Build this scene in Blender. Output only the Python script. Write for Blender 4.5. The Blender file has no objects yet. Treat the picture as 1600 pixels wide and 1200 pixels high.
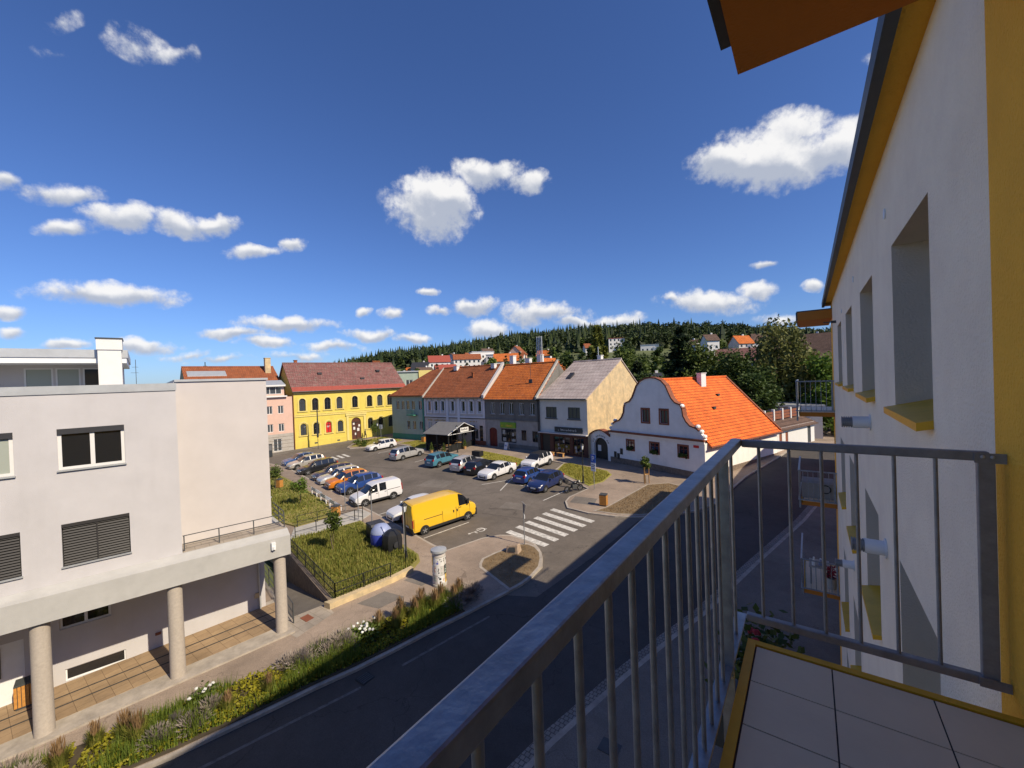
import bpy, bmesh, math, random
from math import radians, sin, cos, pi, atan2, hypot
from mathutils import Vector, Matrix
random.seed(7)
SC = bpy.context.scene
COL = SC.collection

# ---------------------------------------------------------------- camera
CAM_H = 12.0
SLOPE = 0.045                      # the square climbs gently away from the balcony
cam = bpy.data.cameras.new('camera')
cam.sensor_fit = 'HORIZONTAL'; cam.sensor_width = 36.0; cam.lens = 14.4
cam.clip_start = 0.05; cam.clip_end = 20000
camo = bpy.data.objects.new('camera', cam); COL.objects.link(camo)
camo.matrix_world = Matrix(((0.8095803, 0.02367434, 0.58653155, 0), (0.58588916, 0.02910465, -0.80986839, 0),
                            (-0.0362439, 0.99929597, 0.00969201, CAM_H), (0, 0, 0, 1)))
SC.camera = camo

# ---------------------------------------------------------------- light
SUN_AZ, SUN_EL = 0.0, 41.0         # azimuth measured from +X towards +Y
sun = bpy.data.lights.new('sun', 'SUN'); sun.energy = 5.0; sun.angle = radians(0.5); sun.color = (1.0, 0.86, 0.64)
suno = bpy.data.objects.new('sun', sun); COL.objects.link(suno)
sd = Vector((cos(radians(SUN_AZ))*cos(radians(SUN_EL)), sin(radians(SUN_AZ))*cos(radians(SUN_EL)), sin(radians(SUN_EL))))
suno.rotation_euler = sd.to_track_quat('Z', 'Y').to_euler()
SC.view_settings.view_transform = 'Standard'; SC.view_settings.look = 'None'
SC.view_settings.exposure = 0.25; SC.view_settings.gamma = 1.0
SC.cycles.max_bounces = 6; SC.cycles.diffuse_bounces = 3; SC.cycles.glossy_bounces = 3
SC.cycles.transparent_max_bounces = 8; SC.cycles.caustics_reflective = False; SC.cycles.caustics_refractive = False

# ---------------------------------------------------------------- sky with fair-weather clouds (by direction only)
W = bpy.data.worlds.new('World'); SC.world = W; W.use_nodes = True
nt = W.node_tree; N = nt.nodes; LK = nt.links; N.clear()
def nd(t, **k):
    n = N.new(t)
    for a, b in k.items(): setattr(n, a, b)
    return n
def mth(op, a, b=None, clamp=False):
    n = nd('ShaderNodeMath', operation=op); n.use_clamp = clamp
    for i, x in enumerate((a, b)):
        if x is None: continue
        if isinstance(x, (int, float)): n.inputs[i].default_value = x
        else: LK.new(x, n.inputs[i])
    return n.outputs[0]
def maprange(x, a, b, c=0.0, d=1.0, smooth=True):
    n = nd('ShaderNodeMapRange'); n.interpolation_type = 'SMOOTHSTEP' if smooth else 'LINEAR'
    LK.new(x, n.inputs[0])
    for i, v in enumerate((a, b, c, d)): n.inputs[i+1].default_value = v
    return n.outputs[0]
out = nd('ShaderNodeOutputWorld'); bg = nd('ShaderNodeBackground'); LK.new(bg.outputs[0], out.inputs[0])
SKY_S = 0.094
bg.inputs[1].default_value = SKY_S
sky = nd('ShaderNodeTexSky'); sky.sky_type = 'NISHITA'; sky.sun_disc = False
sky.sun_elevation = radians(SUN_EL); sky.sun_rotation = radians(90 - SUN_AZ)
sky.altitude = 400; sky.air_density = 1.0; sky.dust_density = 0.6; sky.ozone_density = 2.2
tc = nd('ShaderNodeTexCoord')
def noise(scale, detail=5, rough=0.6, vec=None):
    n = nd('ShaderNodeTexNoise'); n.inputs['Scale'].default_value = scale
    n.inputs['Detail'].default_value = detail; n.inputs['Roughness'].default_value = rough
    LK.new(vec, n.inputs['Vector']); return n
D0 = tc.outputs['Generated']
nz = noise(9, 3, 0.55, D0)
vs = nd('ShaderNodeVectorMath', operation='MULTIPLY_ADD')
LK.new(nz.outputs['Color'], vs.inputs[0]); vs.inputs[1].default_value = (0.07, 0.07, 0.06); 
va = nd('ShaderNodeVectorMath', operation='ADD'); va.inputs[1].default_value = (-0.035, -0.035, -0.03)
LK.new(D0, va.inputs[0]); LK.new(va.outputs[0], vs.inputs[2])
DV = vs.outputs[0]
RM = camo.matrix_world.to_3x3()
def cdir(az, el):
    return Vector((cos(radians(az))*cos(radians(el)), sin(radians(az))*cos(radians(el)), sin(radians(el))))
CLOUDS = [(172.6,32.1,0.04,0.017,0.48,0.42), (173.7,29.6,0.028,0.015,0.46,0.38), (167.1,32.3,0.041,0.027,0.4,0.5), (164.7,32.4,0.049,0.016,0.37,0.5), (162.9,33.1,0.016,0.023,0.36,0.35), (176.2,18.3,0.024,0.019,0.31,0.9), (172.9,18.5,0.061,0.022,0.28,0.9), (169.2,17.5,0.058,0.031,0.23,1), (172.5,15.6,0.042,0.02,0.23,0.85), (164.1,17.7,0.063,0.033,-0.01,1), (161.3,18.1,0.051,0.028,0.18,1), (158.0,15.6,0.067,0.02,0.13,0.9), (153.8,16.9,0.033,0.022,0.11,0.8), (169.9,9.8,0.125,0.029,0.06,1), (176.7,7.4,0.03,0.016,0.1,0.8), (176.6,5.7,0.022,0.011,0.06,0.7), (135.8,22.6,0.123,0.089,0.03,1), (136.6,24.7,0.079,0.05,0.05,1), (132.8,23.7,0.06,0.058,0.02,1), (128.7,27.1,0.1,0.039,-0.01,0.95), (122.6,25.7,0.063,0.03,-0.06,0.85), (91.7,23.5,0.153,0.059,-0.3,1), (90.4,26.0,0.069,0.035,-0.34,1), (97.9,23.8,0.08,0.048,-0.25,1), (93.6,22.1,0.108,0.044,-0.27,1), (86.8,22.9,0.066,0.046,-0.34,1), (100.1,8.8,0.134,0.037,-0.11,0.85), (94.3,9.4,0.041,0.026,-0.14,0.9), (105.0,9.8,0.028,0.013,-0.1,0.8), (84.3,28.8,0.026,0.014,-0.44,0.6), (136.9,12.5,0.037,0.016,0.01,0.9), (130.9,10.4,0.069,0.03,-0.02,1), (121.5,9.3,0.151,0.035,-0.05,0.9), (128.8,7.3,0.066,0.033,-0.03,0.95), (135.5,9.7,0.045,0.018,-0.01,0.7), (153.9,7.9,0.126,0.025,0.03,0.95), (145.3,9.4,0.024,0.012,0.02,0.8), (142.1,9.0,0.036,0.016,0.01,0.8), (159.6,6.5,0.091,0.017,0.03,0.85), (156.1,5.6,0.067,0.016,0.01,0.85), (144.6,6.8,0.074,0.018,0.0,0.9), (139.7,6.0,0.063,0.018,-0.01,0.9), (167.9,5.2,0.073,0.016,0.03,0.8), (149.0,5.1,0.084,0.017,-0.0,0.7), (173.3,4.7,0.046,0.011,0.04,0.8), (163.8,4.3,0.063,0.012,0.01,0.6), (111.6,7.7,0.08,0.024,-0.07,0.8), (93.9,12.6,0.027,0.013,-0.18,0.8), (89.1,9.2,0.027,0.015,-0.16,0.8), (92.8,5.9,0.066,0.017,-0.11,0.7), (161.2,3.7,0.081,0.012,0.0,0.6), (153.0,4.0,0.096,0.015,-0.01,0.6), (116.3,7.6,0.074,0.018,-0.06,0.85)]
acc = None; shade = None
for az, el, rx, ry, roll, dens in CLOUDS:
    c = cdir(az, el); t = Vector((sin(radians(az)), -cos(radians(az)), 0)); b = t.cross(-c).normalized()
    b = c.cross(-t).normalized() if b.z < 0 else b
    t2 = t*cos(roll) + b*sin(roll); b2 = -t*sin(roll) + b*cos(roll)
    m = Matrix((t2, b2, t2.cross(b2))).transposed()
    mp = nd('ShaderNodeMapping'); mp.vector_type = 'TEXTURE'
    mp.inputs['Location'].default_value = c; mp.inputs['Rotation'].default_value = m.to_euler('XYZ')
    mp.inputs['Scale'].default_value = (rx, ry, 0.6)
    LK.new(DV, mp.inputs['Vector'])
    ln = nd('ShaderNodeVectorMath', operation='LENGTH'); LK.new(mp.outputs[0], ln.inputs[0])
    f = mth('MULTIPLY', mth('SUBTRACT', 1.0, ln.outputs['Value']), dens, True) if dens < 1 else mth('SUBTRACT', 1.0, ln.outputs['Value'], True)
    sx = nd('ShaderNodeSeparateXYZ'); LK.new(mp.outputs[0], sx.inputs[0])
    y = mth('MULTIPLY', sx.outputs[1], f)
    acc = f if acc is None else mth('MAXIMUM', acc, f)
    shade = y if shade is None else mth('ADD', shade, y)
n2 = noise(26, 7, 0.62, D0)
n3 = noise(85, 4, 0.6, D0)
edge = mth('MULTIPLY', mth('SUBTRACT', n2.outputs['Fac'], 0.5), 1.15)
edge2 = mth('MULTIPLY', mth('SUBTRACT', n3.outputs['Fac'], 0.5), 0.3)
gate = maprange(acc, 0.0, 0.16)
den = mth('ADD', acc, mth('MULTIPLY', mth('ADD', edge, edge2), gate))
mask = mth('MULTIPLY', maprange(den, 0.08, 0.62), 0.96)
lit = mth('ADD', mth('MULTIPLY', shade, 1.5), mth('MULTIPLY', edge, 0.7))
litf = maprange(lit, -0.32, 0.34)
cmx = nd('ShaderNodeMix', data_type='RGBA'); LK.new(litf, cmx.inputs['Factor'])
cmx.inputs['A'].default_value = (4.2, 4.6, 5.5, 1); cmx.inputs['B'].default_value = (8.7, 8.6, 8.5, 1)
hs = nd('ShaderNodeMix', data_type='RGBA'); hs.blend_type = 'MULTIPLY'; hs.inputs['Factor'].default_value = 1.0; hs.inputs['B'].default_value = (0.55, 0.74, 1.15, 1)
LK.new(sky.outputs[0], hs.inputs['A'])
smx = nd('ShaderNodeMix', data_type='RGBA'); LK.new(mask, smx.inputs['Factor'])
LK.new(hs.outputs['Result'], smx.inputs['A']); LK.new(cmx.outputs['Result'], smx.inputs['B'])
LK.new(smx.outputs['Result'], bg.inputs[0])
W.cycles.sampling_method = 'MANUAL'; W.cycles.sample_map_resolution = 512

# ---------------------------------------------------------------- materials
MATS = {}
def mat(name, base, rough=0.7, var=0.0, vscale=3.0, bump=0.0, bscale=40.0, metal=0.0, spec=0.4, var2=None, stain=0.0, coat=0.0):
    """plain paint, render, stone or metal: base colour with two scales of noise and an optional fine bump"""
    m = bpy.data.materials.new(name); m.use_nodes = True; t = m.node_tree; n = t.nodes; p = n['Principled BSDF']
    p.inputs['Base Color'].default_value = (*base, 1); p.inputs['Roughness'].default_value = rough
    p.inputs['Metallic'].default_value = metal; p.inputs['Specular IOR Level'].default_value = spec
    if coat: p.inputs['Coat Weight'].default_value = coat; p.inputs['Coat Roughness'].default_value = 0.06
    if var or bump or stain:
        tcn = n.new('ShaderNodeTexCoord')
    if var or stain:
        a = n.new('ShaderNodeTexNoise'); a.inputs['Scale'].default_value = vscale; a.inputs['Detail'].default_value = 8; a.inputs['Roughness'].default_value = 0.65
        t.links.new(tcn.outputs['Object'], a.inputs['Vector'])
        r = n.new('ShaderNodeMapRange'); r.inputs[1].default_value = 0.3; r.inputs[2].default_value = 0.7
        t.links.new(a.outputs['Fac'], r.inputs[0])
        x = n.new('ShaderNodeMix'); x.data_type = 'RGBA'
        lo = tuple(c*(1-var) for c in base) if var2 is None else var2
        x.inputs['A'].default_value = (*lo, 1); x.inputs['B'].default_value = (*(min(1, c*(1+var*0.6)) for c in base), 1)
        t.links.new(r.outputs[0], x.inputs['Factor']); last = x.outputs['Result']
        if stain:
            s = n.new('ShaderNodeTexNoise'); s.inputs['Scale'].default_value = 0.9; s.inputs['Detail'].default_value = 6
            mp = n.new('ShaderNodeMapping'); mp.inputs['Scale'].default_value = (1.6, 1.6, 0.25)
            t.links.new(tcn.outputs['Object'], mp.inputs[0]); t.links.new(mp.outputs[0], s.inputs['Vector'])
            r2 = n.new('ShaderNodeMapRange'); r2.inputs[1].default_value = 0.52; r2.inputs[2].default_value = 0.75; r2.inputs[4].default_value = stain
            t.links.new(s.outputs['Fac'], r2.inputs[0])
            y = n.new('ShaderNodeMix'); y.data_type = 'RGBA'; y.inputs['B'].default_value = (base[0]*0.4, base[1]*0.38, base[2]*0.36, 1)
            t.links.new(r2.outputs[0], y.inputs['Factor']); t.links.new(last, y.inputs['A']); last = y.outputs['Result']
        t.links.new(last, p.inputs['Base Color'])
    if bump:
        bn = n.new('ShaderNodeTexNoise'); bn.inputs['Scale'].default_value = bscale; bn.inputs['Detail'].default_value = 4
        t.links.new(tcn.outputs['Object'], bn.inputs['Vector'])
        bb = n.new('ShaderNodeBump'); bb.inputs['Strength'].default_value = bump; bb.inputs['Distance'].default_value = 0.02
        t.links.new(bn.outputs['Fac'], bb.inputs['Height']); t.links.new(bb.outputs[0], p.inputs['Normal'])
    MATS[name] = m; return m
def tile_mat(name, c1, c2, mortar, w=0.3, h=0.36, rough=0.75, axis='xz', bump=0.6, msize=0.03, moss=0.0):
    """rows of tiles, bricks or slabs"""
    m = bpy.data.materials.new(name); m.use_nodes = True; t = m.node_tree; n = t.nodes; p = n['Principled BSDF']
    p.inputs['Roughness'].default_value = rough; p.inputs['Specular IOR Level'].default_value = 0.25
    tcn = n.new('ShaderNodeTexCoord'); sp = n.new('ShaderNodeSeparateXYZ'); cb = n.new('ShaderNodeCombineXYZ')
    t.links.new(tcn.outputs['Object'], sp.inputs[0])
    for k, ax in enumerate(axis):
        t.links.new(sp.outputs['xyz'.index(ax)], cb.inputs[k])
    b = n.new('ShaderNodeTexBrick'); t.links.new(cb.outputs[0], b.inputs['Vector'])
    b.inputs['Color1'].default_value = (*c1, 1); b.inputs['Color2'].default_value = (*c2, 1); b.inputs['Mortar'].default_value = (*mortar, 1)
    b.inputs['Scale'].default_value = 1.0; b.inputs['Mortar Size'].default_value = msize; b.inputs['Brick Width'].default_value = w; b.inputs['Row Height'].default_value = h
    b.inputs['Mortar Smooth'].default_value = 0.6; b.inputs['Bias'].default_value = -0.1
    a = n.new('ShaderNodeTexNoise'); a.inputs['Scale'].default_value = 0.7; a.inputs['Detail'].default_value = 9; a.inputs['Roughness'].default_value = 0.7
    t.links.new(tcn.outputs['Object'], a.inputs['Vector'])
    r = n.new('ShaderNodeMapRange'); r.inputs[1].default_value = 0.35; r.inputs[2].default_value = 0.7; r.inputs[3].default_value = 0.72; r.inputs[4].default_value = 1.15
    t.links.new(a.outputs['Fac'], r.inputs[0])
    x = n.new('ShaderNodeMix'); x.data_type = 'RGBA'; x.blend_type = 'MULTIPLY'; x.inputs['Factor'].default_value = 1
    t.links.new(b.outputs['Color'], x.inputs['A']); t.links.new(r.outputs[0], x.inputs['B']); last = x.outputs['Result']
    if moss:
        a2 = n.new('ShaderNodeTexNoise'); a2.inputs['Scale'].default_value = 2.3; a2.inputs['Detail'].default_value = 10; a2.inputs['Roughness'].default_value = 0.8
        t.links.new(tcn.outputs['Object'], a2.inputs['Vector'])
        r2 = n.new('ShaderNodeMapRange'); r2.inputs[1].default_value = 0.52; r2.inputs[2].default_value = 0.6; r2.inputs[4].default_value = moss
        t.links.new(a2.outputs['Fac'], r2.inputs[0])
        y = n.new('ShaderNodeMix'); y.data_type = 'RGBA'; y.inputs['B'].default_value = (0.20, 0.19, 0.16, 1)
        t.links.new(r2.outputs[0], y.inputs['Factor']); t.links.new(last, y.inputs['A']); last = y.outputs['Result']
    t.links.new(last, p.inputs['Base Color'])
    bb = n.new('ShaderNodeBump'); bb.inputs['Strength'].default_value = bump; bb.inputs['Distance'].default_value = 0.03; bb.invert = True
    t.links.new(b.outputs['Fac'], bb.inputs['Height']); t.links.new(bb.outputs[0], p.inputs['Normal'])
    MATS[name] = m; return m
def leaf_mat(name, c1, c2, trans=0.25, rough=0.6):
    m = bpy.data.materials.new(name); m.use_nodes = True; t = m.node_tree; n = t.nodes; p = n['Principled BSDF']
    g = n.new('ShaderNodeNewGeometry'); x = n.new('ShaderNodeMix'); x.data_type = 'RGBA'
    x.inputs['A'].default_value = (*c1, 1); x.inputs['B'].default_value = (*c2, 1)
    t.links.new(g.outputs['Random Per Island'], x.inputs['Factor'])
    o = n.new('ShaderNodeObjectInfo'); h = n.new('ShaderNodeHueSaturation')
    mr = n.new('ShaderNodeMapRange'); mr.inputs[3].default_value = 0.8; mr.inputs[4].default_value = 1.2
    t.links.new(o.outputs['Random'], mr.inputs[0]); t.links.new(mr.outputs[0], h.inputs['Value']); t.links.new(x.outputs['Result'], h.inputs['Color'])
    t.links.new(h.outputs[0], p.inputs['Base Color']); p.inputs['Roughness'].default_value = rough; p.inputs['Specular IOR Level'].default_value = 0.25
    if trans:
        tr = n.new('ShaderNodeBsdfTranslucent'); t.links.new(h.outputs[0], tr.inputs['Color'])
        ms = n.new('ShaderNodeMixShader'); ms.inputs[0].default_value = trans
        t.links.new(p.outputs[0], ms.inputs[1]); t.links.new(tr.outputs[0], ms.inputs[2]); t.links.new(ms.outputs[0], n['Material Output'].inputs[0])
    MATS[name] = m; return m
def asphalt_mat(name, c, crack=0.5, warm=(1, 1, 1)):
    m = bpy.data.materials.new(name); m.use_nodes = True; t = m.node_tree; n = t.nodes; p = n['Principled BSDF']
    p.inputs['Roughness'].default_value = 0.85; p.inputs['Specular IOR Level'].default_value = 0.3
    tcn = n.new('ShaderNodeTexCoord')
    def nz(s, d=6, r=0.6, sc=(1, 1, 1)):
        q = n.new('ShaderNodeTexNoise'); q.inputs['Scale'].default_value = s; q.inputs['Detail'].default_value = d; q.inputs['Roughness'].default_value = r
        mp = n.new('ShaderNodeMapping'); mp.inputs['Scale'].default_value = sc
        t.links.new(tcn.outputs['Object'], mp.inputs[0]); t.links.new(mp.outputs[0], q.inputs['Vector']); return q.outputs['Fac']
    def mr(x, a, b, lo, hi):
        q = n.new('ShaderNodeMapRange')
        for i, v in enumerate((a, b, lo, hi)): q.inputs[i+1].default_value = v
        t.links.new(x, q.inputs[0]); return q.outputs[0]
    def mul(a, b):
        q = n.new('ShaderNodeMath'); q.operation = 'MULTIPLY'; t.links.new(a, q.inputs[0]); t.links.new(b, q.inputs[1]); return q.outputs[0]
    f = mul(mr(nz(0.22, 5), 0.35, 0.65, 0.8, 1.15), mr(nz(30, 3, 0.7), 0.3, 0.7, 0.75, 1.25))
    f = mul(f, mr(nz(1.6, 8, 0.7), 0.35, 0.7, 0.88, 1.1))
    v = n.new('ShaderNodeTexVoronoi'); v.feature = 'DISTANCE_TO_EDGE'; v.inputs['Scale'].default_value = 0.22
    nn = n.new('ShaderNodeTexNoise'); nn.inputs['Scale'].default_value = 1.2; nn.inputs['Detail'].default_value = 4
    t.links.new(tcn.outputs['Object'], nn.inputs['Vector'])
    ad = n.new('ShaderNodeVectorMath'); ad.operation = 'MULTIPLY_ADD'; t.links.new(nn.outputs['Color'], ad.inputs[0]); ad.inputs[1].default_value = (1.6, 1.6, 0); t.links.new(tcn.outputs['Object'], ad.inputs[2])
    t.links.new(ad.outputs[0], v.inputs['Vector'])
    f = mul(f, mr(v.outputs['Distance'], 0.0, 0.006, 1-crack, 1.0))
    x = n.new('ShaderNodeMix'); x.data_type = 'RGBA'; x.blend_type = 'MULTIPLY'; x.inputs['Factor'].default_value = 1
    x.inputs['A'].default_value = (*c, 1); t.links.new(f, x.inputs['B']); t.links.new(x.outputs['Result'], p.inputs['Base Color'])
    bb = n.new('ShaderNodeBump'); bb.inputs['Strength'].default_value = 0.25; bb.inputs['Distance'].default_value = 0.01
    t.links.new(nz(60, 2), bb.inputs['Height']); t.links.new(bb.outputs[0], p.inputs['Normal'])
    MATS[name] = m; return m
M = MATS
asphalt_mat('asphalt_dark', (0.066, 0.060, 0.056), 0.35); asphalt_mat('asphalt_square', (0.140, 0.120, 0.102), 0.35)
asphalt_mat('pavement', (0.290, 0.228, 0.180), 0.3); asphalt_mat('pavement_grey', (0.17, 0.15, 0.13), 0.3)
mat('kerb_stone', (0.38, 0.335, 0.285), 0.85, 0.3, 2.0, 0.3, 30); mat('line_paint', (0.58, 0.56, 0.52), 0.8, 0.5, 5); mat('line_worn', (0.13, 0.125, 0.12), 0.85, 0.5, 5)
mat('soil_dry', (0.19, 0.135, 0.075), 0.95, 0.35, 1.8, 0.6, 14); mat('soil_dark', (0.07, 0.055, 0.035), 0.95, 0.35, 2, 0.6, 14)
mat('turf', (0.20, 0.205, 0.04), 0.95, 0.45, 0.9, 0.7, 9, var2=(0.30, 0.25, 0.07)); mat('turf_meadow', (0.12, 0.145, 0.028), 0.95, 0.45, 0.9, 0.7, 9, var2=(0.30, 0.22, 0.08))
mat('field', (0.10, 0.12, 0.045), 0.95, 0.4, 0.02)
mat('stucco_white', (0.50, 0.487, 0.505), 0.9, 0.07, 0.8, 0.35, 60, stain=0.10); mat('stucco_reveal_shaded', (0.72, 0.62, 0.51), 0.9, 0.06, 1.2, 0.4, 55); mat('stucco_shade_white', (0.97, 0.85, 0.68), 0.9, 0.10, 1.2, 0.9, 55)  # window reveals: same stucco as the facade, recess shade darkened into the colour
mat('stucco_cream', (0.53, 0.495, 0.485), 0.9, 0.06, 0.8, 0.35, 60)
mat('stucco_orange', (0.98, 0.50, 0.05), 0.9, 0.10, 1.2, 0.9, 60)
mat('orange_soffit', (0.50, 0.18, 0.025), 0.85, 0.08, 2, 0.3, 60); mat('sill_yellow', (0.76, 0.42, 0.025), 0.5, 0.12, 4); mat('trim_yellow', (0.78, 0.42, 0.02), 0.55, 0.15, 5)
mat('galvanised', (0.34, 0.355, 0.385), 0.42, 0.28, 14, 0.12, 50, metal=0.65, spec=0.5); mat('galvanised_dull', (0.30, 0.31, 0.33), 0.55, 0.25, 12, 0.1, 50, metal=0.5)
mat('zinc_sheet', (0.47, 0.49, 0.51), 0.45, 0.12, 2, metal=0.4); mat('gutter_dark', (0.055, 0.06, 0.06), 0.5, 0.15, 5)
mat('floor_tile', (0.78, 0.64, 0.45), 0.55, 0.06, 3, 0.05, 30); mat('grout', (0.06, 0.045, 0.04), 0.9)
mat('concrete', (0.43, 0.41, 0.37), 0.9, 0.18, 1.5, 0.4, 25, stain=0.25); mat('concrete_column', (0.43, 0.38, 0.33), 0.95, 0.14, 14, 0.35, 45, stain=0.2); mat('beam_paint', (0.42, 0.415, 0.405), 0.9, 0.1, 1.5, 0.3, 40, stain=0.15)
tile_mat('paving_tan', (0.36, 0.255, 0.155), (0.30, 0.21, 0.13), (0.19, 0.13, 0.08), 0.5, 0.5, 0.85, 'xy', 0.3, 0.012)
tile_mat('paving_grey', (0.36, 0.31, 0.26), (0.32, 0.28, 0.235), (0.22, 0.19, 0.15), 0.5, 0.5, 0.85, 'xy', 0.3, 0.012)
tile_mat('cobble', (0.30, 0.27, 0.235), (0.24, 0.22, 0.20), (0.12, 0.11, 0.10), 0.16, 0.16, 0.85, 'xy', 0.5, 0.02)
tile_mat('roof_orange', (0.88, 0.19, 0.032), (0.74, 0.145, 0.026), (0.25, 0.05, 0.015), 0.28, 0.27, 0.8, 'xz', 0.9, 0.035)
tile_mat('roof_orange_old', (0.66, 0.185, 0.035), (0.52, 0.135, 0.032), (0.22, 0.05, 0.02), 0.28, 0.25, 0.85, 'xz', 0.9, 0.03, moss=0.18)
tile_mat('roof_red_brown', (0.36, 0.115, 0.045), (0.285, 0.09, 0.038), (0.12, 0.035, 0.02), 0.28, 0.25, 0.85, 'xz', 0.9, 0.03, moss=0.15)
tile_mat('roof_mossy', (0.25, 0.115, 0.105), (0.20, 0.095, 0.088), (0.10, 0.04, 0.035), 0.3, 0.3, 0.9, 'xz', 0.8, 0.03, moss=0.6)
tile_mat('roof_pale', (0.47, 0.405, 0.375), (0.43, 0.36, 0.335), (0.30, 0.23, 0.215), 0.5, 0.42, 0.75, 'xz', 0.7, 0.03, moss=0.12)
tile_mat('roof_brown', (0.15, 0.095, 0.075), (0.12, 0.08, 0.065), (0.06, 0.04, 0.035), 0.3, 0.3, 0.9, 'xz', 0.7, 0.03)
mat('roof_edge_red', (0.30, 0.065, 0.045), 0.7, 0.2, 3)
mat('wall_yellow', (0.66, 0.53, 0.11), 0.9, 0.12, 0.8, 0.3, 40, stain=0.16); mat('trim_pale_yellow', (0.68, 0.56, 0.20), 0.9, 0.08, 2)
mat('wall_pink', (0.62, 0.42, 0.34), 0.9, 0.07, 1); mat('wall_stone_grey', (0.40, 0.37, 0.33), 0.9, 0.2, 2)
mat('wall_green', (0.34, 0.41, 0.35), 0.9, 0.12, 1, stain=0.15); mat('wall_green_dark', (0.05, 0.22, 0.16), 0.8, 0.12, 2)
mat('wall_lilac', (0.58, 0.51, 0.465), 0.9, 0.12, 1, stain=0.15); mat('trim_lilac', (0.70, 0.66, 0.67), 0.9, 0.06, 1); mat('wall_grey_old', (0.175, 0.168, 0.155), 0.95, 0.25, 1.3, 0.4, 20, stain=0.35); mat('wall_grey_low', (0.33, 0.31, 0.29), 0.95, 0.2, 1.3, 0.3, 20, stain=0.3)
mat('wall_shop', (0.64, 0.62, 0.56), 0.9, 0.08, 1, stain=0.14); mat('wall_cream_bare', (0.58, 0.44, 0.25), 0.95, 0.3, 1.5, 0.6, 14, var2=(0.37, 0.31, 0.205), stain=0.3)
mat('wall_limewash', (0.81, 0.79, 0.76), 0.9, 0.10, 0.9, 0.5, 10, stain=0.14); mat('rust_trim', (0.22, 0.075, 0.04), 0.85, 0.2, 3); mat('plinth_stone', (0.20, 0.155, 0.12), 0.95, 0.4, 4, 0.6, 10)
mat('shop_brown', (0.085, 0.028, 0.018), 0.6, 0.2, 3); mat('wood_red', (0.14, 0.018, 0.012), 0.55, 0.2, 4); mat('wood_light', (0.46, 0.26, 0.10), 0.75, 0.3, 8); mat('wood_orange', (0.52, 0.24, 0.055), 0.7, 0.3, 9)
mat('black_iron', (0.018, 0.02, 0.02), 0.5, 0.2, 6); mat('grey_iron', (0.06, 0.065, 0.07), 0.5, 0.2, 6); mat('black_cloth', (0.035, 0.036, 0.038), 0.85, 0.2, 2); mat('grey_cloth', (0.14, 0.14, 0.145), 0.85, 0.15, 2)
mat('white_paint', (0.68, 0.67, 0.66), 0.55, 0.04, 3); mat('white_plastic', (0.74, 0.75, 0.77), 0.4, 0.05, 4); mat('anthracite', (0.035, 0.036, 0.042), 0.5, 0.15, 3); mat('slat_dark', (0.036, 0.034, 0.035), 0.45)
mat('glass_dark', (0.012, 0.014, 0.018), 0.04, spec=0.8); mat('glass_blue', (0.05, 0.06, 0.07), 0.05, spec=0.9); mat('blind_green', (0.33, 0.36, 0.32), 0.35, spec=0.5); mat('curtain', (0.42, 0.40, 0.36), 0.8, 0.2, 3)
mat('sign_green', (0.20, 0.36, 0.02), 0.5, 0.2, 4); mat('sign_dark', (0.03, 0.035, 0.04), 0.5); mat('sign_blue', (0.02, 0.10, 0.42), 0.4); mat('sign_red', (0.55, 0.02, 0.02), 0.45); mat('gold', (0.45, 0.27, 0.08), 0.5)
mat('bin_blue', (0.045, 0.07, 0.42), 0.4, 0.1, 3); mat('bin_black', (0.018, 0.019, 0.022), 0.45, 0.2, 3); mat('lid_pale', (0.27, 0.32, 0.52), 0.4, 0.1, 2)
mat('rubber', (0.015, 0.015, 0.015), 0.85); mat('rim', (0.42, 0.43, 0.45), 0.3, metal=0.7); mat('trim_black', (0.02, 0.02, 0.022), 0.55); mat('lamp_clear', (0.75, 0.78, 0.80), 0.15, spec=0.8); mat('lamp_red', (0.35, 0.01, 0.01), 0.2, spec=0.7); mat('plate', (0.75, 0.75, 0.72), 0.5)
for nm, c in dict(paint_white=(0.66, 0.66, 0.68), paint_yellow=(0.72, 0.44, 0.02), paint_orange=(0.55, 0.17, 0.01), paint_blue=(0.018, 0.055, 0.22), paint_navy=(0.014, 0.026, 0.10), paint_black=(0.012, 0.013, 0.016), paint_teal=(0.06, 0.19, 0.26), paint_steelblue=(0.025, 0.075, 0.22)).items():
    mat(nm, c, 0.3, spec=0.5, coat=0.7)
for nm, c in dict(paint_silver=(0.50, 0.50, 0.50), paint_beige=(0.52, 0.49, 0.44), paint_plum=(0.06, 0.055, 0.085), paint_pearl=(0.66, 0.65, 0.63)).items():
    mat(nm, c, 0.32, spec=0.5, metal=0.45, coat=0.7)
mat('bark', (0.11, 0.085, 0.06), 0.95, 0.3, 6, 0.5, 20); mat('rock', (0.36, 0.27, 0.20), 0.9, 0.3, 5, 0.5, 12)
leaf_mat('leaf_dark', (0.028, 0.050, 0.011), (0.062, 0.095, 0.021)); leaf_mat('leaf_mid', (0.055, 0.088, 0.016), (0.115, 0.155, 0.03)); leaf_mat('leaf_bright', (0.065, 0.115, 0.014), (0.13, 0.20, 0.03))
leaf_mat('leaf_willow', (0.105, 0.12, 0.03), (0.19, 0.195, 0.06)); leaf_mat('needle', (0.016, 0.030, 0.012), (0.034, 0.055, 0.018)); leaf_mat('needle_light', (0.10, 0.12, 0.022), (0.17, 0.18, 0.04)); leaf_mat('forest', (0.009, 0.020, 0.007), (0.046, 0.064, 0.015), 0.1)
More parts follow.
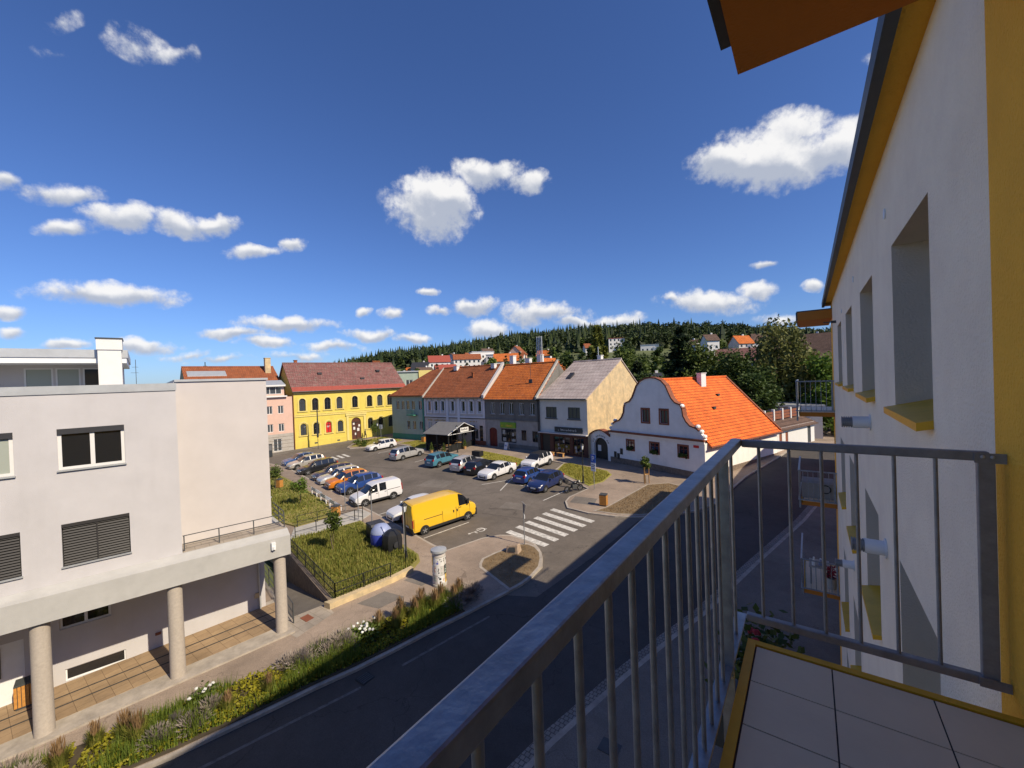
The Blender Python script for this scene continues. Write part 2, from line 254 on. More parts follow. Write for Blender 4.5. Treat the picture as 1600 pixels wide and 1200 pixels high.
leaf_mat('blade', (0.125, 0.165, 0.024), (0.33, 0.30, 0.08), 0.3); leaf_mat('blade_lawn', (0.22, 0.23, 0.035), (0.38, 0.33, 0.08), 0.3); leaf_mat('blade_green', (0.07, 0.115, 0.015), (0.16, 0.20, 0.035), 0.3); leaf_mat('plume', (0.24, 0.15, 0.075), (0.36, 0.24, 0.13), 0.3); leaf_mat('lavender', (0.20, 0.165, 0.15), (0.30, 0.26, 0.23), 0.2); leaf_mat('groundcover', (0.17, 0.18, 0.012), (0.34, 0.30, 0.028), 0.3); leaf_mat('petal_white', (0.7, 0.7, 0.68), (0.85, 0.85, 0.82), 0.2); leaf_mat('petal_red', (0.30, 0.02, 0.04), (0.5, 0.06, 0.08), 0.2)

# ---------------------------------------------------------------- helpers
def gz(x, y): return SLOPE*max(-60.0, min(60.0, y))
def tag(o, label=None, cat=None, group=None, kind=None):
    if label: o['label'] = label
    if cat: o['category'] = cat
    if group: o['group'] = group
    if kind: o['kind'] = kind
    return o
def empty(name, loc=(0, 0, 0), rz=0.0, label=None, cat=None, group=None, parent=None):
    o = bpy.data.objects.new(name, None); COL.objects.link(o); o.location = loc; o.rotation_euler = (0, 0, rz)
    if parent: o.parent = parent
    return tag(o, label, cat, group)
def copy_tree(o, parent=None):
    c = o.copy(); COL.objects.link(c)
    if parent is not None: c.parent = parent
    for ch in list(o.children): copy_tree(ch, c)
    return c
class MB:
    """collects shapes, then links them as one mesh object"""
    def __init__(s): s.v = []; s.f = []; s.mi = []; s.m = 0
    def add(s, vs, fs):
        b = len(s.v); s.v += [tuple(v) for v in vs]; s.f += [tuple(i+b for i in f) for f in fs]; s.mi += [s.m]*len(fs); return s
    def box(s, x0, x1, y0, y1, z0, z1):
        return s.add([(x0,y0,z0),(x1,y0,z0),(x1,y1,z0),(x0,y1,z0),(x0,y0,z1),(x1,y0,z1),(x1,y1,z1),(x0,y1,z1)],
                     [(0,3,2,1),(4,5,6,7),(0,1,5,4),(1,2,6,5),(2,3,7,6),(3,0,4,7)])
    def quad(s, a, b, c, d): return s.add([a, b, c, d], [(0, 1, 2, 3)])
    def poly(s, pts): return s.add(pts, [tuple(range(len(pts)))])
    def prism(s, pts, z0, z1, slope=False):
        """vertical prism on an xy outline (counter-clockwise); slope: heights are above the sloping ground"""
        a = sum(pts[i][0]*pts[(i+1) % len(pts)][1]-pts[(i+1) % len(pts)][0]*pts[i][1] for i in range(len(pts)))
        if a < 0: pts = pts[::-1]
        n = len(pts); h = (lambda p: gz(*p)) if slope else (lambda p: 0.0)
        vs = [(p[0], p[1], z0+h(p)) for p in pts]+[(p[0], p[1], z1+h(p)) for p in pts]
        return s.add(vs, [tuple(range(n-1, -1, -1)), tuple(range(n, 2*n))]+[(i, (i+1) % n, n+(i+1) % n, n+i) for i in range(n)])
    def xprism(s, pts, y0, y1):
        """outline in xz extruded along y"""
        n = len(pts); vs = [(p[0], y0, p[1]) for p in pts]+[(p[0], y1, p[1]) for p in pts]
        a = sum(pts[i][0]*pts[(i+1) % n][1]-pts[(i+1) % n][0]*pts[i][1] for i in range(n))
        fs = [tuple(range(n)), tuple(range(2*n-1, n-1, -1))]+[((i+1) % n, i, n+i, n+(i+1) % n) for i in range(n)]
        if a < 0: fs = [f[::-1] for f in fs]
        return s.add(vs, fs)
    def yprism(s, pts, x0, x1):
        """outline in yz extruded along x"""
        n = len(pts); vs = [(x0, p[0], p[1]) for p in pts]+[(x1, p[0], p[1]) for p in pts]
        a = sum(pts[i][0]*pts[(i+1) % n][1]-pts[(i+1) % n][0]*pts[i][1] for i in range(n))
        fs = [tuple(range(n-1, -1, -1)), tuple(range(n, 2*n))]+[(i, (i+1) % n, n+(i+1) % n, n+i) for i in range(n)]
        if a < 0: fs = [f[::-1] for f in fs]
        return s.add(vs, fs)
    def tube(s, p0, p1, r0, r1=None, n=10, caps=True):
        p0 = Vector(p0); p1 = Vector(p1); r1 = r0 if r1 is None else r1; d = (p1-p0).normalized()
        u = d.orthogonal().normalized(); w = d.cross(u); vs = []
        for p, r in ((p0, r0), (p1, r1)):
            for i in range(n): vs.append(p+(u*cos(2*pi*i/n)+w*sin(2*pi*i/n))*r)
        fs = [(i, (i+1) % n, n+(i+1) % n, n+i) for i in range(n)]
        if caps: fs += [tuple(range(n-1, -1, -1)), tuple(range(n, 2*n))]
        return s.add(vs, fs)
    def bar(s, p0, p1, w, h):
        """box-section bar, h measured along the vertical as far as it can be"""
        p0 = Vector(p0); p1 = Vector(p1); d = (p1-p0).normalized(); up = Vector((0, 0, 1))
        if abs(d.z) > 0.95: up = Vector((0, 1, 0))
        u = d.cross(up).normalized(); q = u.cross(d); vs = []
        for p in (p0, p1):
            for a, b in ((-1, -1), (1, -1), (1, 1), (-1, 1)): vs.append(p+u*(a*w/2)+q*(b*h/2))
        return s.add(vs, [(0, 3, 2, 1), (4, 5, 6, 7), (0, 1, 5, 4), (1, 2, 6, 5), (2, 3, 7, 6), (3, 0, 4, 7)])
    def lathe(s, prof, c=(0, 0), n=16):
        vs = []
        for r, z in prof:
            for i in range(n): vs.append((c[0]+r*cos(2*pi*i/n), c[1]+r*sin(2*pi*i/n), z))
        fs = []
        for k in range(len(prof)-1):
            for i in range(n): fs.append((k*n+i, k*n+(i+1) % n, (k+1)*n+(i+1) % n, (k+1)*n+i))
        fs += [tuple(range(n-1, -1, -1)), tuple((len(prof)-1)*n+i for i in range(n))]
        return s.add(vs, fs)
    def ball(s, c, rx, ry, rz, nu=10, nv=6, jit=0.0):
        vs = [(c[0], c[1], c[2]-rz)]; fs = []
        for j in range(1, nv):
            ph = -pi/2+pi*j/nv
            for i in range(nu):
                k = 1+random.uniform(-jit, jit)
                vs.append((c[0]+rx*k*cos(ph)*cos(2*pi*i/nu), c[1]+ry*k*cos(ph)*sin(2*pi*i/nu), c[2]+rz*k*sin(ph)))
        vs.append((c[0], c[1], c[2]+rz)); last = len(vs)-1
        for i in range(nu):
            fs.append((0, 1+(i+1) % nu, 1+i)); b = 1+(nv-2)*nu; fs.append((last, b+i, b+(i+1) % nu))
            for j in range(nv-2): fs.append((1+j*nu+i, 1+j*nu+(i+1) % nu, 1+(j+1)*nu+(i+1) % nu, 1+(j+1)*nu+i))
        return s.add(vs, fs)
    def build(s, name, mats, parent=None, smooth=False, bevel=0.0, loc=None, rz=None):
        me = bpy.data.meshes.new(name); me.from_pydata(s.v, [], s.f)
        for m in (mats if isinstance(mats, (list, tuple)) else [mats]): me.materials.append(M[m] if isinstance(m, str) else m)
        me.polygons.foreach_set('material_index', s.mi)
        if smooth:
            me.polygons.foreach_set('use_smooth', [True]*len(me.polygons)); me.set_sharp_from_angle(angle=radians(smooth if smooth is not True else 40))
        me.update(); o = bpy.data.objects.new(name, me); COL.objects.link(o)
        if parent: o.parent = parent
        if loc is not None: o.location = loc
        if rz is not None: o.rotation_euler = (0, 0, rz)
        if bevel:
            b = o.modifiers.new('bevel', 'BEVEL'); b.width = bevel; b.segments = 2; b.limit_method = 'ANGLE'; b.angle_limit = radians(40)
        return o
def inset(pts, d):
    a = sum(pts[i][0]*pts[(i+1) % len(pts)][1]-pts[(i+1) % len(pts)][0]*pts[i][1] for i in range(len(pts)))
    if a < 0: pts = pts[::-1]
    n = len(pts); r = []
    for i in range(n):
        p, q, t = Vector(pts[i-1]), Vector(pts[i]), Vector(pts[(i+1) % n])
        e1 = (q-p).normalized(); e2 = (t-q).normalized(); n1 = Vector((-e1.y, e1.x)); n2 = Vector((-e2.y, e2.x))
        b = (n1+n2); b = b/max(0.4, b.length_squared/2)
        r.append(tuple(q+b*d))
    return r
def sheet(name, pts, m, dz, kind='structure'):
    """thin sheet on the sloping ground, triangulated"""
    bm = bmesh.new(); f = bm.faces.new([bm.verts.new((p[0], p[1], gz(*p)+dz)) for p in pts])
    if f.normal.z < 0: f.normal_flip()
    f.normal_update()
    if f.normal.z < 0: f.normal_flip()
    bmesh.ops.triangulate(bm, faces=[f]); me = bpy.data.meshes.new(name); bm.to_mesh(me); bm.free(); me.materials.append(M[m])
    o = bpy.data.objects.new(name, me); COL.objects.link(o); return tag(o, kind=kind)
def slab(name, pts, m, z0, z1, kind='structure'):
    b = MB().prism(pts, z0, z1, True); o = b.build(name, m); o.data.update()
    bm = bmesh.new(); bm.from_mesh(o.data); bmesh.ops.triangulate(bm, faces=[f for f in bm.faces if len(f.verts) > 4]); bm.to_mesh(o.data); bm.free()
    return tag(o, kind=kind)
def inside(p, pts):
    c = False; n = len(pts)
    for i in range(n):
        a, b = pts[i], pts[(i+1) % n]
        if (a[1] > p[1]) != (b[1] > p[1]) and p[0] < (b[0]-a[0])*(p[1]-a[1])/(b[1]-a[1])+a[0]: c = not c
    return c
def scatter(pts, n):
    xs = [p[0] for p in pts]; ys = [p[1] for p in pts]; r = []
    while len(r) < n:
        p = (random.uniform(min(xs), max(xs)), random.uniform(min(ys), max(ys)))
        if inside(p, pts): r.append(p)
    return r
def grass(name, pts, n, hgt, m, dz, w=0.035, clump=0.0):
    b = MB(); seeds = [(p, random.uniform(0.6, 1.9)) for p in scatter(pts, 40)] if clump else None
    for (x, y) in scatter(pts, n):
        k = 1.0
        if seeds: k = 0.55+clump*max(0.0, max(1-hypot(x-p[0], y-p[1])/r for p, r in seeds))
        h = hgt*k*random.uniform(0.5, 1.3); a = random.uniform(0, 2*pi); l = random.uniform(-.5, .5)*h; z = gz(x, y)+dz; ww = w*random.uniform(.6, 1.5)
        dx, dy = cos(a)*ww, sin(a)*ww; lx, ly = -sin(a)*l, cos(a)*l
        b.add([(x-dx, y-dy, z), (x+dx, y+dy, z), (x+lx, y+ly, z+h)], [(0, 1, 2)])
    return tag(b.build(name, m), kind='stuff')

# ---- facades in a local frame: x along the front, y into the house, z up
def facade(b, L0, L1, z0, z1, ops, y=0.0, dep=0.18, rev=None):
    """front wall with real openings and reveals; ops = (x0, x1, z0, z1[, arch])"""
    xs = sorted({L0, L1, *[o[0] for o in ops], *[o[1] for o in ops]}); zs = sorted({z0, z1, *[o[2] for o in ops], *[o[3] for o in ops]})
    for i in range(len(xs)-1):
        for j in range(len(zs)-1):
            cx = (xs[i]+xs[i+1])/2; cz = (zs[j]+zs[j+1])/2
            if any(o[0] < cx < o[1] and o[2] < cz < o[3] for o in ops): continue
            b.quad((xs[i], y, zs[j]), (xs[i+1], y, zs[j]), (xs[i+1], y, zs[j+1]), (xs[i], y, zs[j+1]))
    keep = b.m
    for o in ops:
        x0, x1, a, c = o[:4]; e = y+dep; b.m = rev if rev is not None else keep
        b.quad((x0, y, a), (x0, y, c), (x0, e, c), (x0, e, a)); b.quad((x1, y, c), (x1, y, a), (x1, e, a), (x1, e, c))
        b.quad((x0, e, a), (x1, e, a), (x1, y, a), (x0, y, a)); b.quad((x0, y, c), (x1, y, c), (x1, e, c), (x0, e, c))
        b.m = keep
        if len(o) > 4 and o[4]:
            r = (x1-x0)/2; cx = (x0+x1)/2; rise = o[4]*r; zc = c-rise; n = 8
            pts = [(cx+r*cos(pi*k/(2*n)), zc+rise*sin(pi*k/(2*n))) for k in range(n+1)]
            for sgn in (1, -1):
                for k in range(n):
                    p, q = pts[k], pts[k+1]; X = lambda v: cx+sgn*(v-cx)
                    tri = [(X(p[0]), y, p[1]), (X(x1), y, c), (X(q[0]), y, q[1])]
                    b.poly(tri if sgn < 0 else tri[::-1])
                    qd = [(X(p[0]), y, p[1]), (X(q[0]), y, q[1]), (X(q[0]), e, q[1]), (X(p[0]), e, p[1])]
                    b.poly(qd if sgn > 0 else qd[::-1])
def window(parent, x0, x1, z0, z1, y, frame='white_paint', pane='glass_dark', fw=0.07, vert=1, horiz=0, name='window', pname='pane', dep=0.06):
    b = MB(); b.box(x0, x0+fw, y-dep, y, z0, z1); b.box(x1-fw, x1, y-dep, y, z0, z1)
    b.box(x0+fw, x1-fw, y-dep, y, z0, z0+fw); b.box(x0+fw, x1-fw, y-dep, y, z1-fw, z1)
    for k in range(vert):
        c = x0+(x1-x0)*(k+1)/(vert+1); b.box(c-fw*.6, c+fw*.6, y-dep-.004, y, z0+fw, z1-fw)
    for k in range(horiz):
        c = z0+(z1-z0)*(0.68 if horiz == 1 else (k+1)/(horiz+1)); b.box(x0+fw, x1-fw, y-dep-.008, y-.002, c-fw*.45, c+fw*.45)
    f = b.build(name, frame, parent)
    MB().box(x0+fw*.3, x1-fw*.3, y-.03, y+.02, z0+fw*.3, z1-fw*.3).build(pname, pane, f)
    return f
def gable_roof(parent, L, D, ze, zr, m, over=0.35, th=0.16, side=0.12, y_r=None, edge=None):
    yr = D/2 if y_r is None else y_r; s = (zr-ze)/yr; s2 = (zr-ze)/(D-yr)
    b = MB()
    b.yprism([(-over, ze-over*s), (yr, zr), (D+over, ze-over*s2), (D+over, ze-over*s2+th), (yr, zr+th), (-over, ze-over*s+th)], -side, L+side)
    r = b.build('roof', m, parent)
    # ridge tiles
    q = MB(); q.tube((-side, yr, zr+th), (L+side, yr, zr+th), 0.13, n=8); q.build('ridge_tiles', m if edge is None else edge, r)
    g = MB(); g.tube((-side, -over-.08, ze-over*s+th*.4), (L+side, -over-.08, ze-over*s+th*.4), 0.08, n=8); g.build('gutter', 'gutter_dark', r)
    return r
def house(name, label, A, B, D, zb, ze, zr, wall, roof, ops, cat='house', over=0.35, side=0.02, low=None, gw=None, y_r=None, dep=0.18, group=None):
    """empty at the front left corner; walls with openings; gable roof with its ridge along the front"""
    A = Vector(A); B = Vector(B); L = (B-A).length-.03; rz = atan2(B.y-A.y, B.x-A.x)
    h = empty(name, (A.x, A.y, 0), rz, label, cat, group); yr = D/2 if y_r is None else y_r
    b = MB()
    if low:                        # lower storey in another colour
        zs, lm = low
        facade(b, 0, L, zs, ze, [o for o in ops if o[2] >= zs], 0, dep)
        c = MB(); facade(c, 0, L, zb-1, zs, [o for o in ops if o[2] < zs], 0, dep); c.build('ground_floor_wall', lm, h)
    else: facade(b, 0, L, zb-1, ze, ops, 0, dep)
    b.build('front_wall', wall, h)
    g = MB()
    for x, fl in ((0, 1), (L, 0)):
        p = [(x, 0, zb-1), (x, 0, ze), (x, yr, zr), (x, D, ze), (x, D, zb-1)]; g.poly(p if fl == 1 else p[::-1])
    g.quad((0, D, zb-1), (0, D, ze), (L, D, ze), (L, D, zb-1))
    g.build('gable_wall', gw or wall, h)
    if roof: gable_roof(h, L, D, ze, zr, roof, over, 0.16, side, yr)
    return h, L
def chimney(parent, x, y, z0, z1, w=0.6, m='white_paint', d=None):
    d = d or w; c = MB().box(x-w/2, x+w/2, y-d/2, y+d/2, z0, z1).box(x-w/2-.06, x+w/2+.06, y-d/2-.06, y+d/2+.06, z1, z1+.09).build('chimney', m, parent)
    return c

# ---------------------------------------------------------------- ground, roads, pavements
def ground_sheet():
    b = MB(); R = [0, 20, 40, 60, 75, 90, 110, 150, 220, 400, 900, 2500, 9000]; n = 72; vs = [(0, 0, -2.0)]
    for r in R[1:]:
        for i in range(n):
            x, y = r*cos(2*pi*i/n), r*sin(2*pi*i/n)
            k = min(1, max(0, (r-70)/40)); vs.append((x, y, (gz(x, y)-1.6)*(1-k)+k*(gz(x, y)*max(0, 1-(r-110)/800 if r > 110 else 1)-.12)))
    fs = [(0, 1+i, 1+(i+1) % n) for i in range(n)]
    for k in range(len(R)-2):
        for i in range(n): fs.append((1+k*n+i, 1+(k+1)*n+i, 1+(k+1)*n+(i+1) % n, 1+k*n+(i+1) % n))
    b.add(vs, fs); tag(b.build('ground', 'field'), kind='structure')
ground_sheet()
KERB_L = [(-22.6, -18), (-19.9, -6), (-17.9, 1.6), (-16.9, 3.9), (-16.15, 6.2), (-15.6, 8.0), (-15.1, 9.4), (-14.7, 10.8), (-14.25, 12.6), (-13.7, 14.5), (-13.05, 17.1)]
ISLAND = [(-16.1, 18.25), (-16.4, 18.6), (-16.7, 19.2), (-16.5, 20.2), (-15.9, 22.0), (-15.3, 22.35), (-14.6, 22.2), (-13.9, 21.7), (-13.4, 21.0), (-12.95, 20.1), (-12.8, 19.0), (-12.85, 18.0), (-13.05, 17.1)]
BAY = [(-14.9, 22.55), (-15.7, 22.75), (-17.1, 22.95), (-17.9, 22.6), (-18.7, 21.6), (-19.6, 19.0), (-21.0, 19.2), (-23.9, 19.85), (-28.1, 20.8), (-33.2, 21.85), (-37.4, 22.7), (-45.8, 24.4), (-54.7, 26.2), (-57, 26.8)]
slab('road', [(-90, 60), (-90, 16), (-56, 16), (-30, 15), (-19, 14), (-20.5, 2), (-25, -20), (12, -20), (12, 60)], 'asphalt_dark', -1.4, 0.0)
sheet('parking_lot', [(-72, 52), (-71, 24), (-57, 24), (-30, 18.5), (-18, 16.5), (-13.2, 16.8), (-11.6, 17.5), (-10.9, 23), (-10.4, 29.4), (-6.4, 33.6), (-7, 45), (-30, 52)], 'asphalt_square', 0.004)
PLAZA = KERB_L+ISLAND[::-1][1:-1][:0]+[(-12.8, 18.5), (-12.9, 20.2), (-13.5, 21.2), (-14.2, 22.0)]+BAY+[(-62, 26.9), (-75, 26.6), (-75, 18), (-29.5, 13.4), (-20.75, 11.5), (-21.2, 9.75), (-29.9, 11.5), (-40, 11), (-40, -18)]
slab('pavement', PLAZA, 'kerb_stone', -1.4, 0.11)
def arr(p, *a): return p+list(a)
pi_ = inset(PLAZA, 0.16)
sheet('pavement', pi_, 'pavement', 0.115)
slab('kerb', ISLAND, 'kerb_stone', 0.0, 0.13)
sheet('island_soil', inset(ISLAND, 0.17), 'soil_dry', 0.137)
RIGHT = [(-6.2, 35.2), (-7.2, 33.0), (-8.6, 31.3), (-10.4, 30.0), (-12.1, 29.35), (-14.2, 29.1), (-16.2, 29.4), (-17.1, 30.7), (-17.35, 31.9), (-16.9, 34.7), (-22.9, 38.6), (-23.6, 42.4), (-27.2, 43.1), (-27.8, 38.2), (-30, 38.3), (-38, 41.0), (-39.8, 40.0),
         (-46.9, 40.0), (-47.3, 42.1), (-52.0, 41.7), (-52.6, 43.3), (-56.2, 43.6), (-59.4, 39.4), (-60.6, 38.2), (-62.2, 38.6), (-66.0, 43.0), (-66.5, 52), (-66, 58), (-3.0, 60), (-1.4, 60), (-2.9, 53), (-5.0, 44)]
slab('pavement', RIGHT, 'kerb_stone', -0.4, 0.11)
sheet('pavement', inset(RIGHT, 0.16), 'pavement', 0.115)
slab('pavement', [(-72.6, 24), (-69.6, 25.5), (-68.9, 34), (-64.9, 52.5), (-65.2, 58), (-69, 58)], 'pavement_grey', -0.4, 0.10)
OURS = [(-12.0, -20), (-9.4, 0), (-7.6, 7.0), (-6.9, 10.8), (-5.9, 14.7), (-5.0, 17.7), (-4.2, 20.1), (-2.7, 26.2), (-0.6, 34.2), (0.6, 40), (2.2, 47), (9, 47), (9, -20)]
slab('pavement', OURS, 'kerb_stone', -0.4, 0.11)
sheet('pavement', inset(OURS, 0.2), 'pavement_grey', 0.115)
b = MB()                                           # cobbled gutter beside our kerb
for (x0, y0), (x1, y1) in zip(OURS[:10], OURS[1:11]):
    b.add([(x0-.42, y0+.05, gz(x0, y0)+.008), (x0, y0, gz(x0, y0)+.008), (x1, y1, gz(x1, y1)+.008), (x1-.42, y1+.05, gz(x1, y1)+.008)], [(0, 1, 2, 3)])
tag(b.build('gutter_cobbles', 'cobble'), kind='structure')
# arcade walkway of the office building and tiled forecourt at its ramp
C2 = Vector((-21.198, 5.216)); DL = Vector((cos(radians(78)), sin(radians(78)))); NL = Vector((-DL.y, DL.x))
def LP(s, o): p = C2+DL*s+NL*o; return (p.x, p.y)
slab('walkway', [LP(-26, -.55), LP(4.25, -.55), LP(4.25, 3.4), LP(-26, 3.4)], 'kerb_stone', 0.0, 0.19)
o = slab('walkway', [LP(-26, .42), LP(4.2, .42), LP(4.2, 3.0), LP(-26, 3.0)], 'paving_tan', 0.1, 0.20)
for p0, p1 in (((-26, 1.25), (4.1, 1.25)), ((-26, 1.95), (4.1, 1.95))):
    sheet('drain_strip', [LP(p0[0], p0[1]), LP(p1[0], p1[1]), LP(p1[0], p1[1]+.09), LP(p0[0], p0[1]+.09)], 'asphalt_dark', 0.205)
sheet('forecourt', [(-20.6, 9.0), (-19.3, 9.1), (-19.6, 11.1), (-20.75, 11.35), (-21.15, 9.8)], 'paving_grey', 0.125)
# ramp sinking between the office building and the lawn wall
b = MB(); a0, a1, c0, c1 = (-21.2, 9.75), (-20.75, 11.5), (-29.9, 11.5), (-29.5, 13.4)
b.quad((*a0, .54), (*a1, .62), (*c1, -1.2), (*c0, -1.25)); tag(b.build('ramp', 'pavement_grey'), kind='structure')
# meadow lawn on the left with its low stone wall
LAWN = [(-19.55, 14.6), (-19.45, 16.0), (-19.9, 17.0), (-20.6, 17.5), (-22.3, 17.9), (-29.6, 19.3), (-30.4, 16.4), (-31.2, 14.2), (-28.7, 13.2), (-20.2, 11.45)]
slab('lawn', LAWN, 'turf_meadow', 0.0, 0.24)
UPPER = [(-33.6, 16.1), (-33.0, 18.9), (-36.7, 20.6), (-42.7, 21.9), (-49.7, 23.3), (-58, 24.6), (-59, 20), (-46, 15)]
slab('lawn', UPPER, 'turf_meadow', 0.0, 0.24)
slab('path', [(-33.4, 15.9), (-31.4, 14.6), (-29.75, 19.4), (-30.4, 20.9), (-32.3, 21.2)], 'concrete', 0.0, 0.16)
slab('kerb', [(-20.5, 11.1), (-20.05, 11.15), (-19.3, 14.6), (-19.2, 15.9), (-19.5, 15.95), (-19.6, 14.7), (-20.35, 11.5)], 'wall_cream_bare', 0.0, 0.42)
b = MB(); b.prism([(-20.35, 11.32), (-20.3, 11.55), (-29.4, 13.55), (-29.45, 13.32)], -1.6, 0.34, True); tag(b.build('kerb', 'plinth_stone'), kind='structure')
grass('meadow_grass', inset(LAWN, .2), 17000, 0.20, 'blade', 0.24, 0.03, 1.2)
grass('meadow_grass', inset(UPPER, .25), 9000, 0.22, 'blade', 0.24, 0.05, 1.2)
# lawns in front of the row of houses
for nm, P_, n in (('lawn', [(-23.4, 42.0), (-22.6, 39.0), (-17.1, 35.4), (-16.4, 37.2), (-16.6, 39.8), (-17.6, 41.0), (-22.8, 42.5)], 6000), ('lawn', [(-37.7, 42.0), (-30.2, 38.8), (-28.1, 38.7), (-27.6, 41.4), (-31.4, 42.9), (-37.5, 44.2)], 4500),
                  ('lawn', [(-55.6, 44.2), (-52.2, 43.9), (-51.7, 42.3), (-47.8, 42.7), (-48.6, 45.4), (-54.6, 47.2)], 2500), ('lawn', [(-61.9, 39.2), (-59.6, 39.9), (-57.0, 43.6), (-57.6, 46.5), (-64.8, 48.2), (-65.2, 43.4)], 2500)):
    slab(nm, P_, 'turf', 0.0, 0.15); grass('lawn_grass', inset(P_, .15), n, 0.09, 'blade_lawn', 0.15, 0.05, 0.6)
BED_R = [(-14.0, 29.6), (-12.1, 29.7), (-10.4, 30.4), (-9.0, 31.6), (-8.0, 33.4), (-9.0, 38.5), (-10.8, 39.2), (-12.4, 37.9), (-13.4, 30.9)]
slab('kerb', BED_R, 'kerb_stone', 0.0, 0.15); sheet('bed_soil', inset(BED_R, .12), 'soil_dry', 0.156)
grass('dry_grass', inset(BED_R, .3), 2500, 0.06, 'plume', 0.156, 0.03)
grass('dry_grass', inset(ISLAND, .3), 1200, 0.05, 'plume', 0.137, 0.02)
# flower bed beside the road
def off_line(L, d):
    r = []
    for i, p in enumerate(L):
        a = Vector(L[max(0, i-1)]); c = Vector(L[min(len(L)-1, i+1)]); e = (c-a).normalized(); r.append((p[0]-e.y*d, p[1]+e.x*d))
    return r
KL = KERB_L[1:-1]
BED = off_line(KL, .2)+off_line(KL, 2.35)[::-1]
slab('flower_bed_soil', BED, 'soil_dark', 0.0, 0.16)
# painted markings
def strip(name, p, q, w, m='line_paint', dz=0.008):
    p = Vector(p); q = Vector(q); e = (q-p).normalized(); n = Vector((-e.y, e.x))*w/2
    return sheet(name, [tuple(p+n), tuple(p-n), tuple(q-n), tuple(q+n)], m, dz)
for k in range(6): strip('crosswalk_stripe', (-17.9+.12*k, 23.55+1.05*k), (-14.2+.2*k, 22.85+1.0*k), .5)
for k in range(6): strip('crosswalk_stripe', (-57.9, 30.7+.9*k), (-55.2, 30.1+.9*k), .42)
for x, y, l in ((-29.9, 21.35, 4.8), (-26.95, 20.75, 3.5), (-22.6, 19.75, 3.9), (-35.6, 22.5, 4.8), (-41.6, 23.8, 4.8), (-47.4, 25, 4.8), (-52.4, 26, 4.8)):
    strip('bay_line', (x, y), (x+.24*l, y+.97*l), .11)
for a, c in (((-19.05, 30.3), (-18.4, 34.8)), ((-27.3, 31.8), (-25.0, 35.2)), ((-24.3, 31.0), (-26.4, 36.7)), ((-21.4, 31.6), (-21.3, 36.9)), ((-29.3, 33), (-29, 37.6)), ((-24.0, 33.4), (-22.4, 33.0)), ((-33.9, 35.2), (-33.6, 38.5)), ((-39.4, 35.8), (-39.2, 39.8)), ((-42.4, 36), (-42.2, 39.8)), ((-48, 36.6), (-47.8, 40)), ((-52.7, 37.8), (-52.4, 41.5))):
    strip('bay_line', a, c, .11)
strip('edge_line', (-16.95, 0.5), (-14.2, 9.0), .13, 'line_worn'); strip('edge_line', (-13.75, 10.6), (-12.7, 15.0), .13, 'line_worn')
# wheelchair symbol in the end bay
b = MB(); wx, wy = -20.0, 22.5
def wp(u, v): return (wx+u*.24-v*.97*0+v*.0-u*0, 0)
e1 = Vector((.24, .97)); e2 = Vector((.97, -.24))
def ring(cx, cy, r0, r1, a0, a1, n=14):
    for k in range(n):
        t0, t1 = a0+(a1-a0)*k/n, a0+(a1-a0)*(k+1)/n; P4 = []
        for r, t in ((r0, t0), (r1, t0), (r1, t1), (r0, t1)):
            p = Vector((wx, wy))+e1*(cx+r*cos(t))+e2*(cy+r*sin(t)); P4.append((p.x, p.y, gz(p.x, p.y)+.009))
        b.quad(*P4)
ring(.35, .05, .26, .36, -2.2, 2.6); ring(-.62, 0, 0.0, .11, 0, 2*pi)
for (a0, c0, a1, c1) in ((-.5, 0, .1, .02), (-.2, .02, -.15, .38), (.1, .0, .5, -.05), (.5, -.05, .75, .28)):
    p = Vector((wx, wy))+e1*a0+e2*c0; q = Vector((wx, wy))+e1*a1+e2*c1; ee = (q-p).normalized(); nn = Vector((-ee.y, ee.x))*.045
    b.quad(*[(v.x, v.y, gz(v.x, v.y)+.011) for v in (p+nn, p-nn, q-nn, q+nn)])
tag(b.build('wheelchair_marking', 'line_paint'), kind='structure')
for a, c, w_ in (((-47.5, 31.6), (-38.5, 33.3), .1), ((-30, 25.0), (-24, 30.5), .06), ((-52, 30), (-47.5, 31.6), .07), ((-22, 25.5), (-16.5, 26.3), .05)): strip('tar_joint', a, c, w_, 'asphalt_dark', .007)
for P_ in ([(-33.5, 28.5), (-30.2, 29.2), (-30.8, 31.6), (-34, 31)], [(-44.5, 28.8), (-41, 29.5), (-41.3, 30.8), (-44.8, 30.1)], [(-21.5, 27.2), (-19.2, 27.6), (-19.5, 29), (-21.8, 28.6)]): sheet('asphalt_patch', P_, 'pavement_grey', .0065)
# worn patches of newer asphalt and manhole covers
for P_, m in (([(-19.3, 12.2), (-17.9, 12.5), (-17.6, 13.9), (-19.0, 13.7)], 'pavement_grey'), ([(-14.5, 30.8), (-16.6, 30.6), (-16.9, 32.2), (-14.9, 32.4)], 'pavement_grey'), ([(-19.0, 15.0), (-17.6, 15.1), (-17.5, 16.2), (-18.9, 16.2)], 'pavement_grey')):
    sheet('pavement_patch', P_, m, 0.119)
b = MB().box(-14.75, -14.2, 9.1, 9.65, gz(0, 9.4)+.006, gz(0, 9.4)+.02)
o = b.build('drain_grate', 'black_iron'); tag(o, 'black iron drain grate in the road beside the flower bed kerb', 'drain')
bars = MB()
for k in range(5): bars.box(-14.7+.1*k, -14.65+.1*k, 9.14, 9.61, gz(0, 9.4)+.02, gz(0, 9.4)+.03)
bars.build('bars', 'grey_iron', o)
for x, y, lab in ((-5.2, 11.6, 'square manhole cover in the shaded pavement below the balcony'), (-20.4, 10.2, 'rusty grate set in the tiled forecourt by the ramp')):
    o = MB().box(x-.3, x+.3, y-.25, y+.25, gz(x, y)+.1, gz(x, y)+.132).build('manhole_cover', 'rust_trim' if x < -10 else 'grey_iron'); tag(o, lab, 'manhole')

